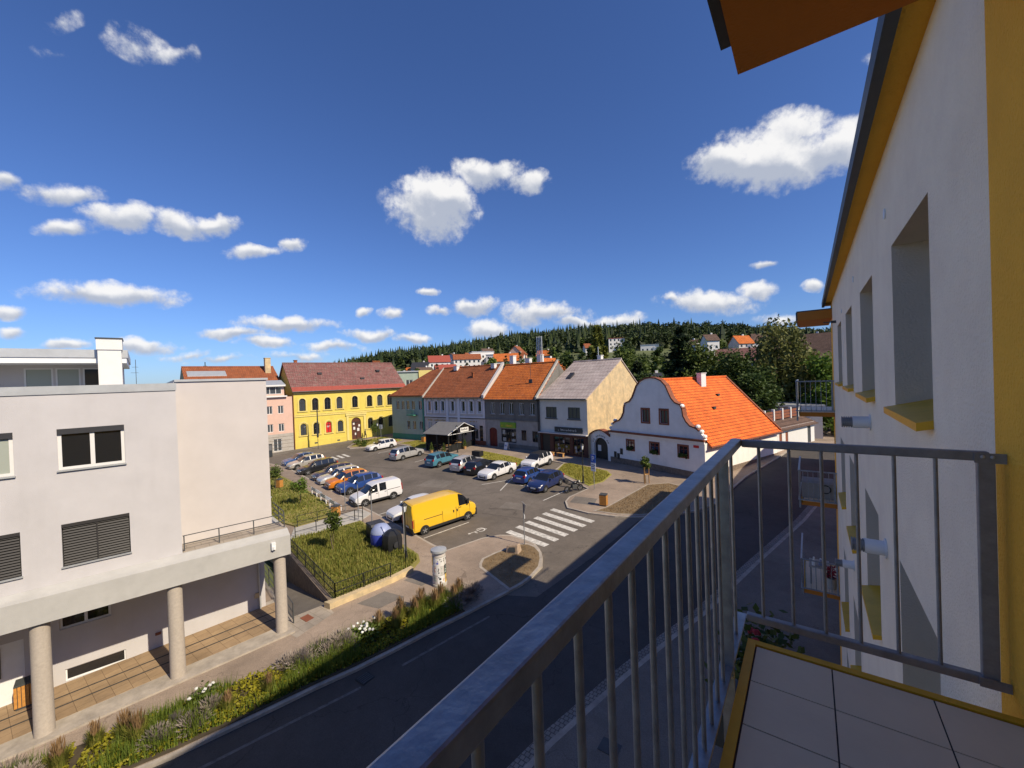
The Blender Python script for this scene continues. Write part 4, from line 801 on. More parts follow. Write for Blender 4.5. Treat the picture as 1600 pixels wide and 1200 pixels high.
chimney(bh, cx+.75, 8.2, 10.2, 11.95, .55, 'white_paint', .95)
for x, z in ((2.65, 3.1), (3.1, 2.95), (3.55, 3.55)): MB().box(x-.16, x+.16, -.07, -.002, z-.35, z+.3).build('notice_case', 'black_iron', bh)
MB().box(12.3, 12.85, -.03, -.002, 4.95, 5.2).build('street_sign', 'sign_red', bh)
# gateway between the two houses
gw = empty('gateway', (A.x, A.y, 0), rz, 'white arched gateway with tiled top and black gates beside the curved gable', 'gateway')
b = MB(); facade(b, -1.3, 1.93, 1.0, 5.0, [(-.75, 1.45, 1.6, 4.75, 1)], .05, .5)
n = 12; pts = [(-1.3+3.23*k/n, 5.0+.62*sin(pi*k/n)) for k in range(n+1)]
for (xa, za), (xb, zb_) in zip(pts, pts[1:]): b.quad((xa, .05, 5.0), (xb, .05, 5.0), (xb, .05, zb_), (xa, .05, za)); b.quad((xa, .05, za), (xb, .05, zb_), (xb, .55, zb_), (xa, .55, za))
b.build('arch_wall', 'wall_limewash', gw); b = MB()
for (xa, za), (xb, zb_) in zip(pts, pts[1:]): b.add([(xa, -.15, za+.01), (xb, -.15, zb_+.01), (xb, -.15, zb_+.14), (xa, -.15, za+.14), (xa, .7, za+.01), (xb, .7, zb_+.01), (xb, .7, zb_+.14), (xa, .7, za+.14)], [(0, 1, 2, 3), (3, 2, 6, 7), (0, 4, 5, 1), (7, 6, 5, 4)])
b.build('arch_tiles', 'rust_trim', gw)
MB().box(-.8, 1.5, .35, .42, 1.0, 4.8).build('gate', 'black_iron', gw); MB().box(-.35, .15, .31, .345, 3.1, 3.8).build('notice', 'white_paint', gw)
b = MB()
for k, wd in enumerate((1, 1, 0, 1, 1, 1, 1, 1, 1, 0, 1, 1)):
    if not wd: continue
    a = pi*(.86-.72*k/11); x, z = .35+1.32*cos(a), 3.68+1.32*sin(a); t = Vector((sin(a), 0, -cos(a))); r_ = Vector((cos(a), 0, sin(a))); p = Vector((x, .04, z))
    for du in (-.06, .05): c_ = p+t*du; b.add([tuple(c_+t*i*.022+r_*j*.11) for i, j in ((-1, -1), (1, -1), (1, 1), (-1, 1))], [(0, 1, 2, 3)])
    b.add([tuple(p+t*i*.07+r_*(.05*(k % 3-1)+j*.025)) for i, j in ((-1, -1), (1, -1), (1, 1), (-1, 1))], [(0, 1, 2, 3)])
b.build('arch_lettering', 'black_iron', gw)

# ---------------------------------------------------------------- low white house and yard buildings along the side street
lw = empty('low_house', (-3.1, 55.6, 0), radians(70.3), 'long low white house with brown shutters and a railed roof terrace past the orange roof', 'house')
ops = [(.6, 1.3, 3.3, 4.7), (2.2, 2.9, 3.3, 4.7), (8.4, 9.4, 2.7, 5.0)]
b = MB(); facade(b, 0, 10.5, 1.5, 5.3, ops, 0, .15); b.quad((10.5, 0, 1.5), (10.5, 7, 1.5), (10.5, 7, 5.3), (10.5, 0, 5.3)); b.quad((0, 7, 1.5), (0, 0, 1.5), (0, 0, 5.3), (0, 7, 5.3)); b.build('wall', 'white_paint', lw)
for o in ops[:2]: MB().box(*o[:2], .04, .12, *o[2:]).build('shutter', 'rust_trim', lw)
MB().box(8.4, 9.4, .1, .16, 2.7, 5.0).build('door', 'grey_iron', lw)
MB().yprism([(-.4, 5.1), (1.4, 5.9), (7, 5.9), (7, 5.75), (1.4, 5.75), (-.4, 5.0)], -.2, 10.8).build('roof', 'roof_brown', lw)
for k in range(5): MB().box(.3+2.3*k-.14, .3+2.3*k+.14, 1.3, 1.58, 5.9, 7.3).build('terrace_post', 'white_paint', lw)
b = MB()
for k in range(4):
    for z in (6.05, 6.4, 6.75): b.box(.45+2.3*k, 2.45+2.3*k, 1.4, 1.46, z, z+.28)
b.build('terrace_boards', 'rust_trim', lw)
gr = empty('garage', (-6.6, 67.0, 0), radians(5), 'flat roofed cream garage with a green door in the yard behind the low house', 'garage')
b = MB(); facade(b, 0, 8, 1.5, 7.0, [(1.2, 3.2, 4.6, 6.2)], 0, .1); b.quad((8, 0, 1.5), (8, 8, 1.5), (8, 8, 7), (8, 0, 7)); b.quad((0, 8, 1.5), (0, 0, 1.5), (0, 0, 7), (0, 8, 7)); b.build('wall', 'stucco_cream', gr)
MB().box(1.2, 3.2, .04, .1, 4.6, 6.2).build('door', 'wall_green', gr); MB().box(-.3, 8.3, -.4, 8, 7.0, 7.25).build('roof', 'zinc_sheet', gr)
MB().box(.1, .35, -.1, -.01, 4.9, 5.4).build('wall_lamp', 'anthracite', gr)
g2 = empty('shed', (-13.5, 62.0, 0), radians(2), 'dark grey flat roofed shed with white posts behind the orange roof', 'shed')
MB().box(0, 6.5, 0, 6, 1.5, 6.4).build('wall', 'grey_cloth', g2); MB().box(-.2, 6.7, -.3, 6, 6.4, 7.4).build('fascia', 'anthracite', g2)
for x in (.4, 3.2, 6.0): MB().box(x-.12, x+.12, -.5, -.26, 2, 6.3).build('post', 'white_paint', g2)
slab('yard', [(-20, 60), (-3, 62), (5, 64), (8, 80), (-25, 80)], 'pavement', -2, 0.05)

# ---------------------------------------------------------------- our own apartment building (facade on x = 0.7)
FX = 0.70; FL = [0.0, -3.15, -6.3]                     # storeys below the camera; z offsets
ab = empty('apartment_building', (FX, 40, 0), -pi/2, 'white and orange rendered apartment block with deep windows and balconies along the right edge', 'building')
S = lambda y: 40-y
ops = []
for dz in FL+[-9.2]:
    for y0, y1 in ((4.03, 5.58), (7.12, 8.68), (10.25, 11.8), (13.35, 14.9)): ops.append((S(y1), S(y0), 11.58+dz, 13.2+dz))
b = MB(); facade(b, S(17.75), S(2.87), -1, 14.27, ops, 0, .42, 1); b.build('wall', ['stucco_shade_white', 'stucco_reveal_shaded'], ab)
oo = [(S(1.9), S(-.2), 10.52, 12.8)]
b = MB(); facade(b, S(2.87), S(-14), -1, 14.27, oo, 0, .3); b.build('orange_wall', 'stucco_orange', ab); b = MB(); facade(b, S(18.75), S(17.75), -1, 14.27, [], 0, .3)
b.quad((S(18.75), 0, -1), (S(18.75), 0, 14.27), (S(18.75), 2.0, 14.27), (S(18.75), 2.0, -1)); b.build('orange_wall', 'stucco_orange', ab)
f = window(ab, *oo[0], .24, fw=.1, vert=1, name='balcony_door', frame='white_plastic')
for o in ops:
    f = window(ab, *o, .40, frame='white_plastic', fw=.09, vert=1)
    x0, x1, z0, _ = o
    MB().add([(x0, -.09, z0+.01), (x1, -.09, z0+.01), (x1, .34, z0+.11), (x0, .34, z0+.11), (x0, -.09, z0-.05), (x1, -.09, z0-.05), (x1, -.004, z0-.03), (x0, -.004, z0-.03)], [(0, 1, 2, 3), (4, 5, 1, 0), (7, 6, 5, 4), (0, 3, 7, 4), (1, 5, 6, 2)]).build('sill', 'sill_yellow', f)
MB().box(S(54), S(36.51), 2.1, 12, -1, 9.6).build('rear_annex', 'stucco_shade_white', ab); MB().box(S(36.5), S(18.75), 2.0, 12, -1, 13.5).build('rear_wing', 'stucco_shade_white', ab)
b = MB().box(S(18.9), S(-14), -.17, .0, 14.27, 14.35); b.build('soffit', 'stucco_orange', ab)
b = MB().box(S(18.95), S(-14), -.25, -.17, 14.24, 14.42); b.build('gutter', 'gutter_dark', ab)
b = MB().yprism([(-.17, 14.35), (5.0, 16.0), (12, 14.5), (12, 14.35)], S(18.9), S(-14)); b.build('roof', 'gutter_dark', ab)
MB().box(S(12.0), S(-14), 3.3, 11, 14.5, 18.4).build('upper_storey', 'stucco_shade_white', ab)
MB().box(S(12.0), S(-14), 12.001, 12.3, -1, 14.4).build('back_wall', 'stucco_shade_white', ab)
for y, z in ((5.9, 13.62), (9.7, 13.6), (13.0, 13.4)): MB().tube((S(y), -.012, z), (S(y), .0, z), .055, n=14).build('vent_cover', 'white_plastic', ab)
for y, z in ((7.72, 11.21), (6.48, 9.86-.02), (11.3, 7.76)):
    v = MB().tube((S(y), .0, z), (S(y), -.2, z), .085, n=16).build('flue_pipe', 'white_plastic', ab, smooth=True)
    q = MB()
    for k in range(5): q.tube((S(y), -.206-.026*k, z), (S(y), -.219-.026*k, z), .08, n=14)
    q.tube((S(y), -.2, z), (S(y), -.325, z), .066, n=10); q.build('flue_grille', 'galvanised_dull', v)
    MB().tube((S(y), -.015, z), (S(y), -.001, z), .115, n=16).build('flue_collar', 'white_plastic', v)
MB().box(S(15.6), S(15.5), -.12, -.001, 13.35, 13.42).box(S(15.58), S(15.52), -.3, -.12, 13.37, 13.4).build('wall_spotlight', 'gutter_dark', ab)
# balconies: sub-parts of each balcony part, drawn in world-like axes (x right, y along the street) relative to their own floor corner
def balcony(y0, y1, zf, x0=-.36, side='far', full=True, name='balcony'):
    """floor slab from the facade out to x0, railing in front and at the end"""
    e = empty(name, parent=ab); e.rotation_euler = (0, 0, pi/2); e.location = (S(0), -FX, 0)      # back to world axes
    xi = x0+.05
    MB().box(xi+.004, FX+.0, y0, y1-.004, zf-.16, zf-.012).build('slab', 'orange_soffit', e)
    b = MB(); tx = .39; k = 0
    ys = []; y = y1-.05
    while y > y0: ys.append(y); y -= .30
    ys.append(y0); xs = [xi+.045]
    x = .06
    while x < FX: xs.append(x); x += .36
    xs.append(FX)
    for xa, xb in zip(xs, xs[1:]):
        for yb, ya in zip(ys, ys[1:]):
            if yb-ya > .02: b.box(xa+.003, xb-.003, ya+.003, yb-.003, zf-.011, zf)
    b.build('floor_tiles', 'floor_tile', e)
    MB().box(xi+.04, FX-.002, y0+.01, y1-.05, zf-.0118, zf-.004).build('grout', 'grout', e)
    MB().box(xi, xi+.04, y0, y1, zf-.1, zf+.004).box(xi+.04, FX-.004, y1-.04, y1, zf-.1, zf+.004).build('edge_trim', 'trim_yellow', e)
    zt = zf+1.10; yr = y1+.15 if side == 'far' else y0-.1
    ya_, yb_ = (y0, yr) if side == 'far' else (yr, y1)
    MB().box(x0-.028, x0+.028, ya_, yb_+.03, zt-.042, zt).build('top_rail', 'galvanised', e, bevel=.006)
    MB().box(x0+.03, FX-.05, yr-.02, yr+.02, zt-.044, zt-.001).build('side_top_rail', 'galvanised_dull', e, bevel=.006)
    MB().box(x0-.035, x0+.025, ya_, yb_+.03, zf+.03, zf+.045).build('bottom_rail', 'galvanised', e)
    MB().box(x0+.03, FX-.05, yr-.02, yr+.02, zf+.03, zf+.07).build('side_bottom_rail', 'galvanised_dull', e, bevel=.005)
    n = int((yb_-ya_)/.143)
    for k in range(n):
        y = yb_-.07-.143*(k+1)
        if y < ya_: break
        MB().tube((x0, y, zf+.03), (x0, y, zt-.04), .0088, n=10).build('baluster', 'galvanised', e, smooth=True)
    for x in (-.245, -.1, .044, .189, .333, .479): MB().tube((x, yr, zf+.06), (x, yr, zt-.04), .0088, n=10).build('baluster', 'galvanised_dull', e, smooth=True)
    pl = MB().box(.612, .668, yr-.012, yr+.02, zf+.03, zt-.046).build('end_post', 'galvanised_dull', e, bevel=.004)
    MB().box(.60, FX-.002, yr-.027, yr-.021, zt-.05, zt-.006).build('wall_bracket', 'galvanised_dull', e); MB().box(.60, FX-.002, yr-.027, yr-.021, zf+.028, zf+.07).build('wall_bracket', 'galvanised_dull', e)
    yp = yb_-.42 if side == 'far' else ya_+.5
    MB().box(x0-.025, x0+.03, yp-.1, yp-.085, zf-.35, zt-.043).build('post', 'galvanised', e)
    if side == 'far': MB().box(x0-.025, xi, yp-.08, yp-.03, zf-.22, zf-.17).box(x0-.05, xi+.0, yp-.75, yp-.68, zf-.2, zf-.12).box(x0-.05, xi+.0, yp-1.7, yp-1.62, zf-.2, zf-.12).build('bracket', 'zinc_sheet', e)
    for xx in (.625, .655): MB().ball((xx, yr-.029, zt-.022), .008, .006, .008, 8, 5).build('bolt', 'zinc_sheet', e)
    MB().ball((x0+.02, yp-.1, zf+.0), .012, .012, .012, 8, 5).build('bolt', 'zinc_sheet', e)
    return e
balcony(-2.4, 2.60, 10.5)
for dz in (0, -3.15, -6.3): balcony(17.75, 20.4, 10.5+dz, side='near')
# canopies over the balconies
def canopy(y0, y1, z, th):
    e = empty('canopy', parent=ab); e.rotation_euler = (0, 0, pi/2); e.location = (S(0), -FX, 0)
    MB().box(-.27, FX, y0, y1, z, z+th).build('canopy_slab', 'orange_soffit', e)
    MB().box(-.318, -.272, y0, y1-.22, z+.015, z+th).box(-.30, FX, y0, y1+.02, z+th+.001, z+th+.04).build('canopy_flashing', 'gutter_dark', e)
canopy(-3, 2.55, 13.6, .2); canopy(17.75, 20.6, 13.72, .3)
# things on the neighbours' balconies
wt = empty('balcony_table', (.15, 18.6, 4.2), 0, 'small pale table with bottles on the lowest neighbouring balcony', 'table')
MB().box(-.3, .3, -.4, .4, .62, .66).build('table_top', 'concrete', wt)
for x in (-.25, .25):
    for y in (-.35, .35): MB().tube((x, y, .0), (x, y, .62), .02, n=8).build('leg', 'grey_iron', wt)
for x, y, h, m, lab in ((.0, 18.35, .26, 'white_plastic', 'tall white plastic bottle on the balcony table'), (.2, 18.45, .2, 'lid_pale', 'short pale blue bottle on the balcony table')):
    o = empty('bottle', (x, y, 4.86), 0, lab, 'bottle'); MB().lathe([(.06, 0), (.065, .02), (.065, h*.6), (.03, h*.8), (.03, h)], n=12).build('bottle_body', m, o, smooth=True); MB().lathe([(.032, h), (.032, h+.04)], n=10).build('cap', 'white_plastic', o)
o = empty('plant_pot', (.5, 18.2, 4.2), 0, 'white pot with a reddish plant on the lowest neighbouring balcony', 'plant pot')
MB().lathe([(.12, 0), (.16, .38), (.14, .38), (.13, .3)], n=14).build('pot', 'concrete', o, smooth=True)
q = MB()
for k in range(160):
    a = random.uniform(0, 2*pi); r = random.uniform(0, .22); z = .4+random.uniform(0, .4); s = .05; v = Vector((r*cos(a), r*sin(a), z)); d = Vector((random.gauss(0, 1), random.gauss(0, 1), random.gauss(0, 1))).normalized()*s; e2_ = d.orthogonal().normalized()*s*.5
    q.add([v-d, v+e2_, v+d, v-e2_], [(0, 1, 2, 3)])
q.build('leaves', 'petal_red', o)
o = empty('storage_box', (.1, 18.7, 7.35), 0, 'low grey box with a coiled hose on the middle neighbouring balcony', 'box')
MB().box(-.4, .55, -.5, .5, 0.0, .55).build('box_body', 'wall_grey_low', o, bevel=.01); q = MB()
for k in range(16): a0, a1 = 2*pi*k/16, 2*pi*(k+1)/16; q.tube((.3+.14*cos(a0), -.53, .36+.14*sin(a0)), (.3+.14*cos(a1), -.53, .36+.14*sin(a1)), .018, n=6)
q.build('hose', 'rubber', o)

# ---------------------------------------------------------------- vehicles
def lerp_tab(T, x):
    for (a, p), (b_, q) in zip(T, T[1:]):
        if a <= x <= b_:
            k = (x-a)/(b_-a) if b_ > a else 0; return p+(q-p)*k
    return T[-1][1] if x > T[-1][0] else T[0][1]
def smooth_tab(T, x):
    """monotone-ish cubic through a table, for soft body curves"""
    n = len(T)
    for i in range(n-1):
        if T[i][0] <= x <= T[i+1][0]:
            x0, y0 = T[i]; x1, y1 = T[i+1]; h = x1-x0
            def sl(j):
                if j <= 0 or j >= n-1: return 0.0
                a = (T[j][1]-T[j-1][1])/max(1e-6, T[j][0]-T[j-1][0]); c = (T[j+1][1]-T[j][1])/max(1e-6, T[j+1][0]-T[j][0])
                return 0 if a*c <= 0 else 2*a*c/(a+c)
            t = (x-x0)/h; m0, m1 = sl(i)*h, sl(i+1)*h
            return (2*t**3-3*t*t+1)*y0+(t**3-2*t*t+t)*m0+(-2*t**3+3*t*t)*y1+(t**3-t*t)*m1
    return T[-1][1] if x > T[-1][0] else T[0][1]
# silhouettes: top = height of hood, windscreen, roof and tail along x from the nose; belt = window sill; ws/rs = windscreen, rear screen spans; sw = side window spans
BODY = {
 'hatch':  dict(L=4.2, W=1.76, top=[(0, .55), (.08, .72), (.5, .86), (1.15, .96), (1.95, 1.40), (2.5, 1.47), (3.3, 1.44), (3.75, 1.33), (4.08, .95), (4.2, .80)], belt=[(0, .5), (.1, .66), (1.1, .90), (3.9, .98), (4.2, .78)], ws=(1.12, 1.95), rs=(3.72, 4.08), sw=[(1.55, 2.42), (2.5, 3.2), (3.27, 3.62)], wh=(.80, 3.38), r=.31),
 'estate': dict(L=4.6, W=1.80, top=[(0, .55), (.08, .72), (.5, .88), (1.25, .97), (2.1, 1.41), (2.7, 1.49), (3.8, 1.46), (4.2, 1.38), (4.48, .98), (4.6, .80)], belt=[(0, .5), (.1, .66), (1.2, .91), (4.3, 1.0), (4.6, .78)], ws=(1.22, 2.1), rs=(4.18, 4.48), sw=[(1.68, 2.55), (2.63, 3.4), (3.47, 4.08)], wh=(.88, 3.6), r=.32),
 'saloon': dict(L=4.68, W=1.81, top=[(0, .55), (.08, .72), (.5, .87), (1.3, .97), (2.15, 1.38), (2.75, 1.46), (3.3, 1.41), (4.15, 1.08), (4.55, 1.0), (4.68, .80)], belt=[(0, .5), (.1, .66), (1.25, .90), (4.1, .99), (4.55, .94), (4.68, .78)], ws=(1.27, 2.12), rs=(3.35, 4.15), sw=[(1.72, 2.6), (2.68, 3.45), (3.5, 3.72)], wh=(.9, 3.58), r=.32),
 'suv':    dict(L=4.4, W=1.85, top=[(0, .65), (.08, .85), (.4, 1.0), (1.1, 1.08), (1.85, 1.55), (2.4, 1.64), (3.5, 1.60), (3.95, 1.50), (4.28, 1.08), (4.4, .9)], belt=[(0, .6), (.1, .8), (1.1, 1.02), (4.1, 1.12), (4.4, .88)], ws=(1.07, 1.85), rs=(3.92, 4.27), sw=[(1.5, 2.35), (2.43, 3.2), (3.28, 3.82)], wh=(.85, 3.48), r=.355),
 'mpv':    dict(L=4.75, W=1.86, top=[(0, .6), (.08, .78), (.45, .93), (1.05, 1.06), (1.95, 1.55), (2.6, 1.66), (3.9, 1.62), (4.35, 1.48), (4.65, 1.05), (4.75, .85)], belt=[(0, .55), (.1, .72), (1.05, .98), (4.4, 1.08), (4.75, .82)], ws=(1.02, 1.95), rs=(4.32, 4.65), sw=[(1.5, 2.5), (2.58, 3.4), (3.47, 4.2)], wh=(.92, 3.72), r=.33),
 'combi':  dict(L=4.5, W=1.80, top=[(0, .65), (.08, .85), (.4, 1.0), (.98, 1.12), (1.62, 1.66), (2.0, 1.80), (2.4, 1.83), (4.25, 1.82), (4.42, 1.72), (4.5, 1.1)], belt=[(0, .6), (.1, .8), (1.0, 1.04), (4.42, 1.10), (4.5, 1.0)], ws=(.95, 1.62), rs=(9, 9), sw=[(1.32, 2.12), (2.3, 2.95)], wh=(.88, 3.58), r=.325),
 'van':    dict(L=5.95, W=2.04, top=[(0, .9), (.05, 1.18), (.25, 1.36), (.5, 1.46), (1.28, 2.28), (1.75, 2.47), (2.4, 2.54), (5.75, 2.52), (5.9, 2.44), (5.95, 2.2)], belt=[(0, .85), (.06, 1.1), (.5, 1.36), (1.0, 1.42), (5.9, 1.46), (5.95, 1.44)], ws=(.48, 1.27), rs=(9, 9), sw=[(.82, 1.75)], wh=(.95, 4.98), r=.345)}
def make_car(kind, paint, roof=None, rack=False, bumper=None):
    """car with its ground centre at the origin, nose towards +x; returns the list of (name, mesh builder, material, parent name)"""
    K = BODY[kind]; L, Wd = K['L'], K['W']; hw = Wd/2; van = kind in ('van', 'combi')
    xs = sorted({round(x, 3) for x, _ in K['top']} | {round(x, 3) for x, _ in K['belt']} | set(K['ws']) | {x for x in K['rs'] if x < 9} | {x for s in K['sw'] for x in s} | {L*k/22 for k in range(23)} )
    xs = [x for i, x in enumerate(xs) if i == 0 or x-xs[i-1] > .012]
    rings = []
    zb = .20 if kind not in ('suv', 'van') else .26
    for x in xs:
        zt = smooth_tab(K['top'], x); be = min(smooth_tab(K['belt'], x), zt-.015); green = max(0.0, zt-be)
        e = min(1, x/.45, (L-x)/(.28 if not van else .12)); e = max(0.0, e); pin = hw*(1-(.20 if not van else .12)*(1-e)**2.2) if x < L/2 else hw*(1-(.12 if not van else .04)*(1-e)**2)
        tum = (.17 if not van else (.085 if kind == 'combi' else .10))*min(1, green/.4)+.03
        wt = pin*(1-tum)-.02
        rings.append([(x, 0, zb), (x, pin*.86, zb), (x, pin*.965, zb+.10), (x, pin, zb+.30), (x, pin*.995, (zb+.30+be)/2+.05), (x, pin*.965, be), (x, wt, zt-.045 if green > .1 else zt-.02), (x, wt*.86, zt-.008), (x, wt*.45, zt+.012), (x, 0, zt+.016)])
    def P(p, s): return (L/2-p[0], p[1]*s, p[2])
    body, glass = MB(), {'windscreen': MB(), 'rear_window': MB(), 'side_window_l': MB(), 'side_window_r': MB()}
    dark = MB(); rf = MB()
    for i in range(len(rings)-1):
        xm = (xs[i]+xs[i+1])/2
        for j in range(9):
            for s in (1, -1):
                q = [rings[i][j], rings[i+1][j], rings[i+1][j+1], rings[i][j+1]]; pts = [P(p, s) for p in q]
                if s > 0: pts = pts[::-1]
                t = body
                if j >= 6 and K['ws'][0] < xm < K['ws'][1]: t = glass['windscreen']
                elif j >= 6 and K['rs'][0] < xm < K['rs'][1]: t = glass['rear_window']
                elif j == 5 and any(a < xm < c for a, c in K['sw']): t = glass['side_window_l' if s > 0 else 'side_window_r']
                elif j >= 6 and roof and K['ws'][1] < xm < (K['rs'][0] if K['rs'][0] < 9 else L): t = rf
                elif j <= 1: t = dark
                t.poly(pts)
    for r, fl in ((rings[0], 1), (rings[-1], 0)):
        o = [P(p, 1) for p in r]+[P(p, -1) for p in r[::-1][1:-1]]; body.poly(o if fl else o[::-1])
    out_ = [('body', body, paint, None, 35)]
    if rf.f: out_.append(('roof_panel', rf, roof, None, 35))
    for k, g in glass.items():
        if g.f: out_.append((k.replace('_l', '').replace('_r', '') if k.startswith('side') else k, g, 'glass_dark', None, 35))
    w = K['wh']; r = K['r']
    lower = dark
    for x in w:                                           # wheel arches
        for s in (1, -1):
            n = 14
            for k in range(n):
                a0, a1 = pi*k/n, pi*(k+1)/n; X = L/2-x; yo = s*(hw+.006); R0, R1 = r-.02, r+.075
                q = [(X+R0*cos(a0), yo, r+R0*sin(a0)), (X+R1*cos(a0), yo, r+R1*sin(a0)), (X+R1*cos(a1), yo, r+R1*sin(a1)), (X+R0*cos(a1), yo, r+R0*sin(a1))]
                lower.poly(q if s < 0 else q[::-1])
            lower.tube((L/2-x, s*(hw-.3), r), (L/2-x, s*(hw+.003), r), r+.05, n=20)
    if kind in ('suv', 'combi', 'van'):
        lower.box(L/2-w[1]+r+.08, L/2-w[0]-r-.08, -hw-.012, hw+.012, .30, .46 if kind != 'van' else .5)
    bm_ = bumper or paint
    if kind in ('van', 'combi') or bumper:
        lower.box(L/2-.42, L/2+.03, -hw*.93, hw*.93, .24, .58 if kind != 'van' else .82); lower.box(-L/2-.05, -L/2+.15, -hw*.96, hw*.96, .28, .58)
    else: lower.box(L/2-.1, L/2+.012, -hw*.5, hw*.5, .28, .45)
    lower.box(L/2-.12, L/2+(.0 if kind != 'van' else .02), -hw*.42, hw*.42, lerp_tab(K['top'], .02)-.14, lerp_tab(K['top'], .02)-.03)
    out_.append(('trim', lower, 'trim_black', None, 35))
    zt0 = smooth_tab(K['belt'], .25)
    for s in (1, -1):
        hl = MB().ball((L/2-.20, s*hw*.74, zt0-.125 if kind != 'van' else 1.05), .2, .16, .075 if kind != 'van' else .2, 12, 8); out_.append(('headlight', hl, 'lamp_clear', None, 60))
        zr = smooth_tab(K['belt'], L-.2)
        tl = MB().box(-L/2-.01, -L/2+.16, s*hw*.78-.13, s*hw*.78+.13, zr-.16, zr+.03) if not van else MB().box(-L/2-.02, -L/2+.05, s*hw*.9-.08, s*hw*.9+.08, .75, 1.35)
        out_.append(('tail_light', tl, 'lamp_red', None, 0))
        xm = K['ws'][0]+.42; zm = smooth_tab(K['belt'], xm)+.09
        mi = MB().box(L/2-xm-.1, L/2-xm+.08, s*(hw+.02)-.02, s*(hw+.17)+.02, zm-.06, zm+.10) if kind != 'van' else MB().box(L/2-xm-.1, L/2-xm+.08, s*(hw+.05)-.03, s*(hw+.2)+.05, zm-.05, zm+.38)
        out_.append(('mirror', mi, 'trim_black' if van else paint, None, 0))
    out_.append(('number_plate', MB().box(L/2+.015, L/2+.035, -.26, .26, .42, .53), 'plate', None, 0)); out_.append(('number_plate', MB().box(-L/2-.06, -L/2-.03, -.26, .26, .62, .73), 'plate', None, 0))
    hd = MB(); zbelt = smooth_tab(K['belt'], 2)
    for s in (1, -1):
        for a, c in K['sw'][:2]: hd.box(L/2-c+.02, L/2-c+.2, s*hw*1.0-.015, s*hw*1.0+.02, zbelt-.13, zbelt-.1)
    out_.append(('door_handle', hd, 'trim_black' if van else paint, None, 0))
    seams = MB()
    for s in (1, -1):
        for x in sorted({K['sw'][0][0]-.1} | {c+.04 for a, c in K['sw'][:2]}):
            pr = hw*.998; seams.box(L/2-x-.008, L/2-x+.008, s*pr-.004, s*pr+.004, zb+.25, zbelt-.02)
    if kind == 'van':
        for s in (1, -1):
            for x in (2.05, 3.35, 5.85): seams.box(L/2-x-.01, L/2-x+.01, s*hw-.006, s*hw+.006, .5, 1.45)
            seams.box(L/2-5.0, L/2-3.4, s*(hw-.01)-.012, s*(hw-.01)+.014, 1.18, 1.22)
            seams.box(L/2-2.0, L/2-1.9, s*hw-.012, s*hw+.014, 1.05, 1.25); seams.box(L/2-2.35, L/2-2.25, s*hw-.012, s*hw+.014, 1.05, 1.25)
        seams.box(-L/2-.006, -L/2+.01, -.01, .01, .5, 2.35)
    if kind == 'combi':
        for s in (1, -1): seams.box(L/2-4.3, L/2-3.05, s*(hw-.012)-.012, s*(hw-.012)+.014, 1.02, 1.05)
    out_.append(('door_seams', seams, 'trim_black', None, 0))
    if rack:
        q = MB()
        for s in (1, -1): q.tube((L/2-2.3, s*hw*.74, smooth_tab(K['top'], 2.3)+.04), (L/2-3.9, s*hw*.74, smooth_tab(K['top'], 3.9)+.05), .018, n=6)
        out_.append(('roof_rail', q, 'trim_black', None, 0))
    wheels = []
    for x in w:
        for s in (1, -1):
            y1_ = s*(hw+.012); y0_ = s*(hw-.21); prof = [(r*.62, y1_), (r*.95, y1_-s*.005), (r, y1_-s*.04), (r, y0_+s*.03), (r*.9, y0_)]
            t = MB(); n = 22; X = L/2-x
            for rr_, yy in prof:
                for k in range(n): t.v.append((X+rr_*cos(2*pi*k/n), yy, r+rr_*sin(2*pi*k/n)))
            for a in range(len(prof)-1):
                for k in range(n):
                    q = (a*n+k, a*n+(k+1) % n, (a+1)*n+(k+1) % n, (a+1)*n+k); t.f.append(q if s < 0 else q[::-1]); t.mi.append(0)
            rim = MB(); rim.tube((X, y1_-s*.07, r), (X, y1_-s*.03, r), r*.63, n=20)
            for k in range(5):
                a = 2*pi*k/5+.3; rim.bar((X+.03*cos(a), y1_-s*.012, r+.03*sin(a)), (X+r*.62*cos(a), y1_-s*.016, r+r*.62*sin(a)), .045, .075)
            rim.tube((X, y1_-s*.03, r), (X, y1_-s*.002, r), .05, n=10)
            wheels.append((t, rim))
    return out_, wheels
def place_car(name, label, cat, kind, paint, x, y, deg, scale=1.0, **k):
    parts, wheels = make_car(kind, paint, **k)
    e = empty(name, label=label, cat=cat, group='vehicles parked on the square')
    m = Matrix.Translation((x, y, gz(x, y)+.006)) @ Matrix.Rotation(math.atan(SLOPE), 4, 'X') @ Matrix.Rotation(radians(deg), 4, 'Z') @ Matrix.Scale(scale, 4)
    e.matrix_world = m
    for nm, b, mt, _, sm in parts: b.build(nm, mt, e, smooth=sm or False)
    for t, rim in wheels:
        w_ = t.build('wheel', 'rubber', e, smooth=35); rim.build('rim', 'rim', w_)
    return e
place_car('delivery_van', 'long high roofed bright yellow delivery van parked nose outwards', 'van', 'van', 'paint_yellow', -23.42, 22.3, 75, .925)
place_car('parked_van', 'white compact panel van with dark windows, parked nose to the kerb', 'van', 'combi', 'paint_white', -33.35, 23.55, 256)
place_car('parked_car', 'white car half hidden behind the yellow van', 'car', 'hatch', 'paint_white', -27.0, 22.6, 257)
place_car('parked_car', 'bright blue hatchback parked beside the white panel van', 'car', 'suv', 'paint_blue', -38.2, 25.05, 258)
place_car('parked_car', 'orange crossover parked between a white estate and a blue car', 'car', 'suv', 'paint_orange', -40.95, 25.4, 258)
place_car('parked_car', 'white estate car parked next to the orange crossover', 'car', 'estate', 'paint_pearl', -43.75, 26.15, 258)
place_car('parked_car', 'dark plum estate car parked left of the white estate by the kerb', 'car', 'estate', 'paint_plum', -46.1, 26.8, 258)
